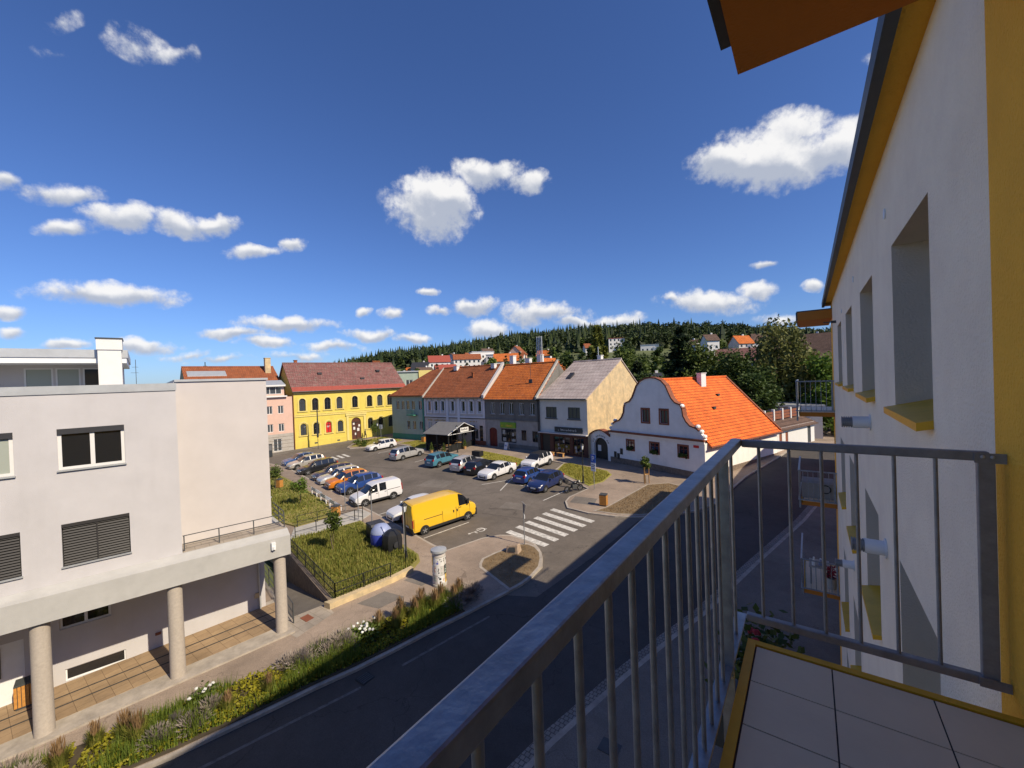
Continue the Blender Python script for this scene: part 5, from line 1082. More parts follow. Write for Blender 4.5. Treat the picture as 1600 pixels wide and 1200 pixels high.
place_car('parked_car', 'glossy black estate car with an empty bay on its right', 'car', 'estate', 'paint_black', -51.0, 27.5, 260)
place_car('parked_car', 'champagne silver estate car near the far crossing', 'car', 'estate', 'paint_beige', -55.5, 28.4, 261)
place_car('parked_car', 'blue car at the far left end of the kerbside row', 'car', 'hatch', 'paint_steelblue', -58.4, 28.9, 262)
place_car('parked_car', 'white estate car parked alone by the far lawn in front of the yellow hall', 'car', 'estate', 'paint_white', -55.15, 40.2, 261)
place_car('parked_car', 'silver people carrier parked left of the black pavilion', 'car', 'mpv', 'paint_silver', -45.7, 37.55, 86)
place_car('parked_car', 'teal blue crossover parked in front of the black pavilion', 'car', 'suv', 'paint_teal', -37.8, 36.6, 87, rack=True)
place_car('parked_car', 'pearl white off roader parked with its tail outwards beside a black estate', 'car', 'suv', 'paint_pearl', -33.2, 36.2, 90, rack=True)
place_car('parked_car', 'black estate car parked tail out between two white cars', 'car', 'estate', 'paint_black', -30.8, 36.0, 92, rack=True)
place_car('parked_car', 'white fastback saloon parked nose out beside a black estate', 'car', 'saloon', 'paint_white', -27.9, 35.2, 265)
place_car('parked_car', 'white crossover with a black roof parked against the lawn by the shop', 'car', 'suv', 'paint_white', -25.85, 40.15, 267, roof='trim_black')
place_car('parked_car', 'mid blue hatchback parked tail out behind the navy hatchback', 'car', 'hatch', 'paint_blue', -23.65, 35.3, 88, .95)
place_car('parked_car', 'navy blue hatchback parked nose out beside the motorcycle', 'car', 'hatch', 'paint_navy', -20.8, 33.7, 267)
# motorcycle
mc = empty('motorcycle', label='black motorcycle standing at the end of the bays by the lawn', cat='motorcycle')
mc.matrix_world = Matrix.Translation((-17.75, 33.6, gz(0, 33.6))) @ Matrix.Rotation(radians(62), 4, 'Z')
for x in (-.72, .72):
    t = MB(); n = 18
    for k in range(n):
        a0, a1 = 2*pi*k/n, 2*pi*(k+1)/n; t.tube((x+.27*cos(a0), 0, .31+.27*sin(a0)), (x+.27*cos(a1), 0, .31+.27*sin(a1)), .055, n=8, caps=False)
    w_ = t.build('wheel', 'rubber', mc, smooth=True); q = MB().tube((x, -.03, .31), (x, .03, .31), .06, n=10)
    for k in range(6): q.bar((x, 0, .31), (x+.25*cos(k*pi/3), 0, .31+.25*sin(k*pi/3)), .03, .03)
    q.build('rim', 'rim', w_)
MB().ball((.18, 0, .83), .3, .15, .14, 10, 6).build('fuel_tank', 'paint_black', mc, smooth=60); MB().xprism([(-.85, .92), (-.6, .84), (-.1, .78), (-.1, .72), (-.6, .74), (-.85, .86)], -.13, .13).build('seat', 'rubber', mc, bevel=.03)
MB().box(-.22, .28, -.17, .17, .34, .68).tube((-.1, .2, .35), (-.85, .22, .42), .05, n=8).build('engine', 'grey_iron', mc, bevel=.03)
MB().bar((.72, .08, .31), (.48, .08, .98), .04, .04).bar((.72, -.08, .31), (.48, -.08, .98), .04, .04).bar((-.72, .1, .31), (-.1, .1, .5), .05, .05).bar((-.72, -.1, .31), (-.1, -.1, .5), .05, .05).bar((.5, 0, .92), (-.5, 0, .72), .06, .06).build('frame', 'black_iron', mc)
MB().tube((.42, -.36, 1.06), (.48, 0, 1.02), .018, n=8).tube((.48, 0, 1.02), (.42, .36, 1.06), .018, n=8).build('handlebar', 'black_iron', mc); MB().ball((.6, 0, .9), .1, .1, .1, 10, 6).build('headlight', 'lamp_clear', mc, smooth=60)
MB().box(-1.05, -.65, -.2, .2, .95, 1.28).build('top_case', 'trim_black', mc, bevel=.05)

# ---------------------------------------------------------------- street furniture
def at(name, label, cat, x, y, dz=.115, rz=0, group=None): return empty(name, (x, y, gz(x, y)+dz), rz, label, cat, group)
# advertising column
ac = at('advertising_column', 'round advertising column pasted with torn posters under a grey cap', 'advertising column', -16.85, 15.75)
ac.scale = (.72, .72, .96)
MB().lathe([(.56, 0), (.56, .12), (.52, .14), (.52, 1.72)], n=32).build('drum', 'concrete', ac, smooth=True)
MB().lathe([(.49, 1.72), (.49, 1.86), (.53, 1.86), (.53, 1.9)], n=32).build('neck', 'stucco_cream', ac, smooth=30)
MB().lathe([(.60, 1.9), (.62, 1.95), (.6, 2.05), (.3, 2.13), (.02, 2.16)], n=32).build('cap', 'zinc_sheet', ac, smooth=30)
cols = ['white_paint', 'white_plastic', 'stucco_cream', 'lid_pale', 'white_paint', 'wood_red', 'white_paint', 'white_plastic', 'paint_yellow', 'white_paint', 'sign_dark', 'white_paint']
rr = random.Random(11); a = 0; k = 0
for row, (z0, z1) in enumerate(((1.2, 1.68), (.68, 1.2), (.16, .66))):
    a = rr.uniform(0, .4); a_end = a+2*pi-.2
    while a < a_end:
        w_ = min(rr.uniform(.5, .95), a_end-a+.05); b = MB(); m = cols[(k*5+row) % len(cols)]; k += 1; R = .524+.002*(k % 3); zz0 = z0+rr.uniform(-.03, .03); zz1 = z1+rr.uniform(-.04, .0)
        n = 6
        for i in range(n):
            t0, t1 = a+w_*i/n, a+w_*(i+1)/n; b.quad((R*cos(t0), R*sin(t0), zz0), (R*cos(t1), R*sin(t1), zz0), (R*cos(t1), R*sin(t1), zz1), (R*cos(t0), R*sin(t0), zz1))
        b.m = 1
        for i in range(rr.choice((3, 4, 6))):
            u0 = rr.uniform(.08, .5); u1 = u0+rr.uniform(.15, .42); zc = zz0+(zz1-zz0)*rr.uniform(.1, .8); hh = rr.uniform(.02, .12); R2 = R+.003
            t0, t1, tm = a+w_*u0, a+w_*min(u1, .95), a+w_*(u0+min(u1, .95))/2
            b.quad((R2*cos(t0), R2*sin(t0), zc), (R2*cos(tm), R2*sin(tm), zc), (R2*cos(tm), R2*sin(tm), zc+hh), (R2*cos(t0), R2*sin(t0), zc+hh)); b.quad((R2*cos(tm), R2*sin(tm), zc), (R2*cos(t1), R2*sin(t1), zc), (R2*cos(t1), R2*sin(t1), zc+hh), (R2*cos(tm), R2*sin(tm), zc+hh))
        b.build('poster', [m, rr.choice(['sign_dark', 'bin_blue', 'rust_trim', 'wall_green', 'sign_dark', 'paint_orange'])], ac); a += w_
# lamp posts with hexagonal lanterns
def lamp(label, x, y, h, dz=.115):
    l = at('street_lamp', label, 'street lamp', x, y, dz, 0, 'cast iron street lamps'); k = h-.62
    MB().lathe([(.13, 0), (.13, .12), (.09, .18), (.075, .7), (.085, .74), (.05, .8), (.04, k-.1), (.06, k-.06), (.03, k)], n=12).build('post', 'black_iron', l, smooth=30)
    q = MB().lathe([(.07, k), (.09, k+.02), (.15, k+.38), (.15, k+.4)], n=6).build('lantern_glass', 'lamp_clear', l)
    b = MB()
    for i in range(6): a = 2*pi*i/6; b.bar((.09*cos(a), .09*sin(a), k+.02), (.155*cos(a), .155*sin(a), k+.4), .015, .015)
    b.build('lantern_frame', 'black_iron', l); MB().lathe([(.2, k+.4), (.19, k+.43), (.08, k+.54), (.03, k+.56), (.025, k+.62)], n=6).build('lantern_cap', 'black_iron', l)
    return l
lamp('black lantern lamp post at the corner of the meadow beside the recycling bins', -20.5, 16.45, 3.75, .2)
lamp('black lantern lamp post by the motorcycle in front of the shop', -17.95, 36.0, 3.9)
lamp('black lantern lamp post beside the dark pavilion', -40.5, 42.2, 3.9)
lamp('black lantern lamp post on the lawn before the yellow hall', -59.0, 42.4, 3.7)
def pole(label, x, y, h, r=.035, dz=.115, cat='pole', m='galvanised_dull'): o = at('post', label, cat, x, y, dz, 0, 'plain posts along the kerb'); MB().tube((0, 0, 0), (0, 0, h), r, n=10).build('shaft', m, o, smooth=True); MB().lathe([(r+.01, h-.02), (r+.01, h+.02)], n=10).build('cap', 'gutter_dark', o); return o
pole('slim grey post at the kerb in front of the orange crossover', -33.3, 20.3, 2.9); pole('slim grey post at the kerb in front of the blue crossover', -30.2, 19.55, 2.9); pole('slim dark post near the white panel van', -26.0, 17.9, 3.3, .04); pole('tall thin post standing just left of the near lantern', -21.45, 17.1, 3.4, .03, .2)
# signs
sg = at('yield_sign', 'give way sign on a thin pole seen from behind on the brown island', 'road sign', -15.45, 22.1, .13, radians(-35)); MB().tube((0, 0, 0), (0, 0, 2.75), .032, n=10).build('pole', 'galvanised_dull', sg, smooth=True)
MB().xprism([(-.42, 2.72), (.42, 2.72), (0, 2.0)], .04, .06).build('plate', 'zinc_sheet', sg); MB().box(-.05, .05, .035, .075, 1.7, 1.95).build('sticker_plate', 'white_plastic', sg)
sg = at('parking_sign', 'tall blue parking sign with a white panel below it, by the lawn near the gateway', 'road sign', -16.2, 34.6, .15, radians(-20)); MB().tube((0, .05, 0), (0, .05, 3.2), .032, n=10).build('pole', 'galvanised_dull', sg, smooth=True)
p_ = MB().box(-.3, .3, 0, .02, 2.45, 3.2).build('plate', 'sign_blue', sg); MB().box(-.14, -.06, -.012, -.001, 2.6, 3.05).box(-.06, .12, -.012, -.001, 2.97, 3.05).box(-.06, .12, -.012, -.001, 2.78, 2.86).box(.06, .14, -.014, -.001, 2.8, 3.03).build('letter', 'white_paint', p_)
MB().box(-.3, .3, 0, .02, 1.65, 2.42).build('text_panel', 'white_plastic', sg); MB().box(-.22, .22, -.012, -.001, 2.2, 2.26).box(-.22, .16, -.012, -.001, 2.05, 2.1).box(-.22, .2, -.012, -.001, 1.88, 1.93).build('text_lines', 'sign_dark', sg)
sg = at('road_sign', 'pair of road signs seen from behind beside the far lantern', 'road sign', -60.6, 44.2, .115, .3); MB().tube((0, 0, 0), (0, 0, 3), .035, n=8).build('pole', 'galvanised_dull', sg); MB().box(-.35, .35, .03, .05, 2.2, 2.95).build('plate', 'zinc_sheet', sg)
sg = at('info_stand', 'dark upright info stand near the pink house', 'sign', -68.2, 29.2, .1, 1.3); MB().box(-.4, .4, -.1, .1, 0, 2.0).build('panel', 'sign_dark', sg, bevel=.03); MB().box(-.32, .32, -.115, -.101, 1.0, 1.8).build('map', 'grey_cloth', sg)
# litter bins of wooden slats
def litter_bin(label, x, y, dz=.115, rz=0):
    o = at('litter_bin', label, 'litter bin', x, y, dz, rz, 'wooden litter bins'); MB().box(-.26, .26, -.2, .2, .0, .1).box(-.23, .23, -.17, .17, .1, .82).build('liner', 'grey_iron', o); b = MB()
    for k in range(6):
        u = -.25+.1*k
        b.box(u-.04, u+.04, -.225, -.2, .08, .86); b.box(u-.04, u+.04, .2, .225, .08, .86)
    for k in range(4):
        u = -.15+.1*k
        b.box(-.285, -.26, u-.04, u+.04, .08, .86); b.box(.26, .285, u-.04, u+.04, .08, .86)
    b.build('slats', 'wood_orange', o); MB().yprism([(-.23, .86), (.23, .86), (.23, .98), (-.23, .92)], -.29, .29).build('lid', 'gutter_dark', o, bevel=.01)
litter_bin('slatted wooden litter bin under the office arcade', *LP(-4.35, 2.45), .2, radians(78)); litter_bin('slatted wooden litter bin on the corner by the big crossing', -13.75, 31.1, .12, .1); litter_bin('slatted wooden litter bin beside the bench at the path', -32.6, 19.0, .16, .4)
litter_bin('slatted wooden litter bin on the lawn left of the pavilion', -52.0, 46.2, .15, .1); litter_bin('slatted wooden litter bin by the small tree near the kerbside row', -47.0, 21.0, .24, .3)
# recycling containers
rb = at('recycling_bin', 'blue domed paper recycling container with a pale lid', 'recycling bin', -24.2, 17.35, .1, radians(-14)); MB().lathe([(.62, 0), (.7, .2), (.72, .8), (.64, 1.15), (.4, 1.42), (.12, 1.5)], n=20).build('tub', 'bin_blue', rb, smooth=40); MB().lathe([(.7, .95), (.665, 1.13), (.42, 1.44), (.12, 1.53), (.02, 1.54)], n=20).build('lid', 'lid_pale', rb, smooth=40); MB().box(.55, .74, -.2, .2, .85, 1.0).build('slot', 'bin_black', rb)
rb = at('recycling_bin', 'black domed recycling container in front of the blue one', 'recycling bin', -22.75, 17.15, .1, radians(-14)); MB().lathe([(.6, 0), (.68, .2), (.7, .85), (.6, 1.2), (.3, 1.42), (.1, 1.46)], n=8).build('tub', 'bin_black', rb, smooth=25); MB().tube((.66, 0, .62), (.72, 0, .62), .2, n=16).build('hatch', 'anthracite', rb)
rb = at('recycling_bin', 'low black rubbish container behind the blue container', 'recycling bin', -25.6, 17.9, .1, radians(-14)); MB().box(-.55, .55, -.5, .5, .1, 1.05).build('tub', 'bin_black', rb, bevel=.06); MB().xprism([(-.58, 1.05), (.58, 1.05), (.45, 1.2), (-.45, 1.2)], -.53, .53).build('lid', 'anthracite', rb, bevel=.03)
# benches along the path
def bench(label, x, y, rz):
    o = at('park_bench', label, 'bench', x, y, .115, rz, 'benches beside the path')
    for s in (-.75, .75): MB().bar((s, -.2, 0), (s, -.2, .42), .06, .06).bar((s, .22, 0), (s, .3, .85), .06, .06).bar((s, -.22, .42), (s, .24, .42), .06, .05).build('leg', 'white_plastic', o)
    MB().box(-.9, .9, -.24, -.06, .445, .48).box(-.9, .9, -.03, .15, .445, .48).build('seat', 'zinc_sheet', o); MB().box(-.9, .9, .235, .26, .58, .7).box(-.9, .9, .26, .285, .74, .86).build('backrest', 'zinc_sheet', o)
bench('pale bench beside the path nearest the wooden bin', -34.5, 20.1, radians(168)); bench('pale bench in the middle of the path edge', -37.2, 20.75, radians(168)); bench('pale bench farthest along the path towards the yellow hall', -40.2, 21.5, radians(168))
# iron railings round the meadow
def railing(label, pts, h=.95, dz=.24, gap=1.6, lines=(.95, .5, .1), m='black_iron', bars=0):
    o = at('fence', label, 'railing', *pts[0], 0); P0 = Vector((*pts[0], gz(*pts[0]))); ra = MB(); n_ = 0
    for p, q in zip(pts, pts[1:]):
        p = Vector((*p, gz(*p)+dz))-P0; q = Vector((*q, gz(*q)+dz))-P0; n = max(1, round((q-p).length/gap))
        for i in range(n+1):
            c = p.lerp(q, i/n); MB().box(c.x-.022, c.x+.022, c.y-.022, c.y+.022, c.z, c.z+h+.02).build('post', m, o)
        for z in lines: ra.bar(p+Vector((0, 0, z)), q+Vector((0, 0, z)), .03, .03)
        if bars:
            L_ = (q-p).length; k = int(L_/bars)
            for i in range(1, k): c = p.lerp(q, i/k); ra.bar(c+Vector((0, 0, .1)), c+Vector((0, 0, h)), .012, .012)
    ra.build('rails', m, o); return o
railing('black railing on the meadow edge along the street and the ramp', [(-19.5, 14.5), (-20.3, 11.6), (-28.8, 13.4)], bars=.14); railing('black handrail on the near side of the concrete path', [(-31.4, 15.0), (-30.2, 19.2), (-29.4, 19.4)], .9, .1, 1.5, (.9, .45)); railing('black handrail on the far side of the concrete path', [(-33.5, 16.2), (-32.4, 18.9), (-31.2, 20.6)], .9, .1, 1.5, (.9, .45))
railing('dark railing between the office end and the ramp', [LP(4.4, .3), LP(4.4, 8)], 1.0, .1, 1.4, (1.0, .55, .2), 'grey_iron')
ut = at('utility_cabinet', 'pale grey utility cabinet behind the office terrace', 'cabinet', -37.5, 15.2, .24, .3); MB().box(-.7, .7, -.4, .4, 0, 1.9).build('cabinet_body', 'white_plastic', ut, bevel=.02); MB().box(-.75, .75, -.45, .45, 1.9, 1.98).build('roof', 'zinc_sheet', ut); MB().box(-.3, .3, -.415, -.401, .3, 1.5).build('door', 'zinc_sheet', ut)
st = at('boulder', 'squared memorial stone lying on the brown island', 'stone', -15.5, 20.9, .13, .3); MB().add([(-.45, -.3, -.05), (.45, -.35, -.05), (.5, .3, -.05), (-.42, .33, -.05), (-.38, -.2, .42), (.36, -.22, .55), (.4, .22, .5), (-.33, .25, .4)], [(0, 3, 2, 1), (4, 5, 6, 7), (0, 1, 5, 4), (1, 2, 6, 5), (2, 3, 7, 6), (3, 0, 4, 7)]).build('stone', 'rock', st, bevel=.06); MB().add([(-.25, -.287, .1), (.25, -.31, .1), (.2, -.262, .4), (-.2, -.245, .35)], [(0, 1, 2, 3)]).build('plaque', 'grey_iron', st).location = (0, -.03, 0)
# pavilion of the inn
pv = at('pavilion', 'black framed terrace pavilion with a dark grey pitched canvas roof', 'pavilion', -46.3, 41.6, .115, radians(1)); PL, PD, ze, zr = 4.6, 6.2, 2.65, 4.0
for x in (.05, PL/2, PL-.05):
    for y in (.05, PD/2, PD-.05): MB().box(x-.07, x+.07, y-.07, y+.07, 0, ze+(.0 if y != PD/2 else 1.15)).build('post', 'black_iron', pv)
MB().add([(-.3, -.4, ze-.08), (PL+.3, -.4, ze-.08), (PL+.3, PD/2, zr), (-.3, PD/2, zr), (PL+.3, PD+.4, ze-.08), (-.3, PD+.4, ze-.08), (-.3, -.4, ze-.14), (PL+.3, -.4, ze-.14), (PL+.3, PD/2, zr-.06), (-.3, PD/2, zr-.06), (PL+.3, PD+.4, ze-.14), (-.3, PD+.4, ze-.14)], [(0, 1, 2, 3), (3, 2, 4, 5), (7, 6, 9, 8), (8, 9, 11, 10), (0, 6, 7, 1), (4, 10, 11, 5), (1, 7, 8, 2), (2, 8, 10, 4), (0, 3, 9, 6), (3, 5, 11, 9)]).build('canvas_roof', 'grey_cloth', pv)
MB().bar((PL+.31, -.4, ze-.1), (PL+.31, PD/2, zr-.03), .05, .06).bar((PL+.31, PD+.4, ze-.1), (PL+.31, PD/2, zr-.03), .05, .06).bar((PL+.31, -.4, ze-.12), (PL+.31, PD+.4, ze-.12), .05, .06).build('gable_frame', 'white_plastic', pv)
bn = MB().box(PL+.3, PL+.34, 2.2, 4.0, ze, ze+.62).build('banner', 'white_paint', pv); q = MB()
for k in range(7): q.box(PL+.341, PL+.352, 2.4+.2*k, 2.4+.2*k+.12, ze+.22, ze+.22+(.3 if k % 3 == 0 else .2))
q.build('banner_lettering', 'sign_dark', bn)
MB().box(0, PL, PD-.08, PD-.04, 0, ze).box(.02, .06, .1, PD, 0, ze).build('side_panel', 'black_cloth', pv); MB().box(-.2, PL+.5, -.2, PD+.3, -.02, .03).build('deck', 'paving_grey', pv)
b = MB()
for k in range(14): b.box(.1+.32*k, .13+.32*k, .02, .05, .05, 1.0)
for k in range(19): b.box(PL-.03, PL, .1+.32*k, .13+.32*k, .05, 1.0)
b.box(PL-.02, PL-.01, .1, PD, .1, .95); b.bar((PL-.015, .03, 1.0), (PL-.015, PD, 1.0), .05, .05); b.bar((.0, .03, 1.0), (PL, .03, 1.0), .05, .05); b.build('front_rail', 'black_iron', pv)
def table_set(x, y, lab):
    o = at('cafe_table', lab, 'table', x, y, .15, .2, 'cafe tables in the pavilion'); MB().box(-.4, .4, -.4, .4, .72, .76).build('table_top', 'wood_light', o); MB().tube((0, 0, 0), (0, 0, .72), .04, n=8).box(-.25, .25, -.25, .25, 0, .03).build('leg', 'black_iron', o)
def chair(x, y, rz, lab):
    o = at('cafe_chair', lab, 'chair', x, y, .15, rz, 'cafe chairs in the pavilion'); MB().box(-.21, .21, -.21, .21, .43, .46).build('seat', 'wood_light', o); MB().box(-.21, .21, .19, .22, .6, .88).build('backrest', 'black_iron', o)
    for a in (-.18, .18):
        for c in (-.18, .18): MB().box(a-.02, a+.02, c-.02, c+.02, 0, .43 if c < 0 else .88).build('leg', 'black_iron', o)
TL = ('cafe table at the front of the pavilion near the teal car', 'cafe table at the front left corner of the pavilion', 'cafe table at the open right side of the pavilion', 'cafe table at the back of the pavilion')
for i, (dx, dy) in enumerate(((3.4, 1.2), (1.3, 1.2), (3.4, 3.4), (1.6, 4.6))):
    x, y = -46.3+dx, 41.6+dy; table_set(x, y, TL[i]); chair(x-.65, y, pi/2, 'wooden seated chair left of the '+TL[i].split(' near')[0]); chair(x+.65, y, -pi/2, 'wooden seated chair right of the '+TL[i].split(' near')[0])
for x, y, lab in ((-42.0, 41.0, 'potted conifer at the front right corner of the pavilion'), (-44.4, 40.9, 'potted bush in the middle of the pavilion front'), (-41.2, 44.5, 'potted plant at the open side of the pavilion')):
    o = at('potted_plant', lab, 'potted plant', x, y, .115); MB().lathe([(.18, 0), (.25, .4), (.22, .4), (.2, .35)], n=12).build('pot', 'wood_light', o); q = MB()
    for k in range(260):
        z = random.uniform(.35, 1.5); r = .38*(1.55-z)/1.2*random.random()**.4; a = random.uniform(0, 2*pi); v = Vector((r*cos(a), r*sin(a), z)); d = Vector((random.gauss(0, 1), random.gauss(0, 1), random.gauss(0, .7))).normalized()*.08; e2_ = d.orthogonal().normalized()*.04; q.add([v-d, v+e2_, v+d, v-e2_], [(0, 1, 2, 3)])
    q.build('foliage', 'leaf_mid', o)
pt = at('planter', 'black planter tub behind the teal crossover and the white off roader', 'planter', -36.0, 41.3, .115); MB().box(-.7, .7, -.4, .4, 0, .75).build('tub', 'bin_black', pt, bevel=.03); MB().box(-.62, .62, -.32, .32, .73, .77).build('soil', 'soil_dark', pt)
# shop terrace furniture
for i, x in enumerate((-27.0, -25.5)):
    y = 45.15-.1*i; o = at('shop_bench', ('wooden bench left of the brown shop window', 'wooden bench right of the shop door')[i], 'bench', x, y, .115, radians(-9)); MB().box(-.55, .55, -.18, .18, .42, .47).build('seat', 'wood_light', o)
    for s in (-.45, .45): MB().box(s-.03, s+.03, -.16, .16, 0, .42).build('leg', 'wood_light', o)
sb = at('sandwich_board', 'small white pavement sign below the green shop sign', 'sign', -34.9, 46.35, .115, radians(-8)); MB().yprism([(-.3, 0), (-.02, 1.0), (.02, 1.0), (.3, 0), (.27, 0), (0, .95), (-.27, 0)], -.32, .32).build('board', 'white_paint', sb); MB().box(-.2, .2, -.2, -.185, .5, .56).box(-.2, .1, -.16, -.145, .62, .66).build('text_lines', 'bin_blue', sb)
# person walking in front of the yellow hall (tiny, seen from afar)
def person(x, y, rz):
    o = at('person', 'person in dark clothes walking past the yellow hall by its door', 'person', x, y, .1, rz)
    V = [(0, 0, .95), (0, 0, 1.2), (.01, 0, 1.42), (.02, 0, 1.52), (.03, 0, 1.66), (.0, -.1, .92), (.14, -.11, .5), (.1, -.11, .06), (.2, -.11, .04), (0, .1, .92), (-.06, .11, .5), (-.26, .11, .1), (-.16, .11, .04), (0, -.2, 1.4), (-.08, -.25, 1.12), (.04, -.26, .88), (.1, -.25, .8), (0, .2, 1.4), (.1, .25, 1.12), (.2, .25, .92), (.25, .24, .84)]
    E = [(0, 1), (1, 2), (2, 3), (3, 4), (0, 5), (5, 6), (6, 7), (7, 8), (0, 9), (9, 10), (10, 11), (11, 12), (2, 13), (13, 14), (14, 15), (15, 16), (2, 17), (17, 18), (18, 19), (19, 20)]
    R = [.14, .14, .15, .06, .1, .09, .065, .045, .04, .09, .065, .045, .04, .06, .045, .035, .035, .06, .045, .035, .035]
    me = bpy.data.meshes.new('body'); me.from_pydata(V, E, []); bo = bpy.data.objects.new('body', me); COL.objects.link(bo); bo.parent = o
    sk = bo.modifiers.new('skin', 'SKIN')
    for v, r in zip(me.skin_vertices[0].data, R): v.radius = (r, r)
    me.skin_vertices[0].data[0].use_root = True; bo.modifiers.new('sub', 'SUBSURF').levels = 1; me.materials.append(M['anthracite'])
    MB().ball((.02, 0, 1.72), .1, .09, .09, 8, 6).build('hair', 'bark', o, smooth=60)
person(-66.8, 45.3, radians(77))

# ---------------------------------------------------------------- plants and trees
def leaf(b, v, s, rr, flat=.6):
    d = Vector((rr.gauss(0, 1), rr.gauss(0, 1), rr.gauss(0, flat))).normalized()*s; e = d.orthogonal().normalized(); e = (Matrix.Rotation(rr.uniform(0, pi), 3, d.normalized()) @ e)*s*rr.uniform(.45, .75)
    b.add([v-d, v+e, v+d, v-e], [(0, 1, 2, 3)])
def clump_crown(b, blobs, n, s, rr, shell=.45):
    tot = sum(r*r for _, r in blobs)
    for c, r in blobs:
        for k in range(int(n*r*r/tot)):
            d = Vector((rr.gauss(0, 1), rr.gauss(0, 1), rr.gauss(0, 1))).normalized(); q = rr.random()**shell*(1+.18*rr.gauss(0, 1))
            leaf(b, Vector(c)+Vector((d.x*r, d.y*r, d.z*r*.85))*q, s*rr.uniform(.6, 1.4), rr)
def broadleaf(name, label, x, y, h, rad, m, n=1500, s=.3, seed=1, trunk=.3, group=None, low=.25, zb=None, cat='tree'):
    rr = random.Random(seed); z = gz(x, y) if zb is None else zb; t = empty(name, (x, y, z), 0, label, cat, group)
    b = MB(); b.tube((0, 0, -.3), (rr.uniform(-.2, .2), rr.uniform(-.2, .2), h*.45), trunk, trunk*.6, 8, False); blobs = []
    nb = 9 if h > 5 else 6
    for k in range(nb):
        a = 2*pi*k/nb*1.618+rr.uniform(-.4, .4); zz = h*(low+(.92-low)*(k+.5)/nb); f = math.sqrt(max(.08, 1-((zz/h-.5)/.56)**2)); r = rad*(.42+.2*rr.random()); rho = max(0, rad*f-r*.75)
        c = (rho*cos(a), rho*sin(a), zz); blobs.append((c, r)); b.tube((0, 0, h*(.2+.25*rr.random())), c, trunk*.3, trunk*.08, 5, False)
    blobs.append(((0, 0, h*.62), rad*.62)); b.build('trunk', 'bark', t); c = MB(); clump_crown(c, blobs, n, s, rr); c.build('crown', m, t); return t
def conifer(name, label, x, y, h, rad, m, n=1400, seed=1, group=None, zb=None, tiers=13):
    rr = random.Random(seed); z = gz(x, y) if zb is None else zb; t = empty(name, (x, y, z), 0, label, 'tree', group)
    MB().tube((0, 0, -.3), (0, 0, h*.97), .028*h*.6, .02, 7, False).build('trunk', 'bark', t); c = MB()
    for k in range(tiers):
        zz = h*(.1+.86*k/tiers); R = rad*(1-k/tiers)**.8*rr.uniform(.85, 1.12)+.15; nb = max(5, int(11-k*.45))
        for i in range(nb):
            a = 2*pi*i/nb+rr.uniform(-.3, .3); l = R*rr.uniform(.7, 1.1)
            for j in range(max(3, int(n/tiers/nb))):
                q = rr.random()**.6; p = Vector((l*q*cos(a)+rr.gauss(0, .1*R), l*q*sin(a)+rr.gauss(0, .1*R), zz-.28*l*q+rr.gauss(0, .05*h/3)))
                leaf(c, p, .022*h*rr.uniform(.7, 1.4), rr, .35)
    c.build('crown', m, t); return t
def willow(name, label, x, y, h, rad, m, n, seed, zb):
    rr = random.Random(seed); t = empty(name, (x, y, zb), 0, label, 'tree'); MB().tube((0, 0, -.3), (.2, .1, h*.6), .4, .2, 8, False).build('trunk', 'bark', t); c = MB()
    for k in range(n//14):
        a = rr.uniform(0, 2*pi); q = rr.random()**.5; R = rad*q; top = h*(1-.45*q*q)*rr.uniform(.86, 1.02); ln = h*rr.uniform(.25, .55)
        for j in range(14):
            f = j/14; leaf(c, Vector((R*cos(a)*(1+.1*f)+rr.gauss(0, .12), R*sin(a)*(1+.1*f)+rr.gauss(0, .12), top-ln*f)), .33*rr.uniform(.7, 1.3), rr, 1.6)
    c.build('crown', m, t); return t
# young trees on the square
def young(label, x, y, h, rad, dz, seed, m='leaf_mid', guard=False):
    t = broadleaf('young_tree', label, x, y, h, rad, m, 700, .09, seed, .045, 'young trees on the square', .62); t.location.z += dz
    if guard:
        g = MB()
        for i in range(3): a = 2*pi*i/3+.4; g.bar((.28*cos(a), .28*sin(a), 0), (.26*cos(a), .26*sin(a), 1.55), .07, .07)
        for z in (.85, 1.5):
            for i in range(3): a, c = 2*pi*i/3+.4, 2*pi*(i+1)/3+.4; g.bar((.27*cos(a), .27*sin(a), z), (.27*cos(c), .27*sin(c), z), .05, .08)
        g.build('stakes', 'wood_light', t)
    return t
young('young tree held by pale wooden stakes in front of the baroque house', -12.6, 38.3, 2.55, .5, .15, 3, guard=True)
young('young tree on the meadow behind the iron railing', -26.2, 15.0, 2.7, .62, .24, 4)
young('small round tree on the upper lawn beside the benches', -38.4, 18.9, 2.5, .9, .24, 5, 'leaf_bright'); young('small round tree on the upper lawn farthest from the street', -46.3, 20.2, 2.6, .9, .24, 6)
young('young round tree on the lawn in front of the yellow hall', -61.6, 43.6, 3.3, .95, .15, 8)
for i, (x, y, lab) in enumerate(((-60.0, 40.2, 'low bush at the tip of the far lawn'), (-62.4, 40.6, 'low bush on the far lawn near the yellow hall'), (-58.6, 42.5, 'low bush behind the white estate car on the far lawn'))):
    broadleaf('bush', lab, x, y, .9, .75, 'leaf_mid', 420, .1, 20+i, .04, 'low bushes on the far lawn', .2, cat='bush').location.z += .1
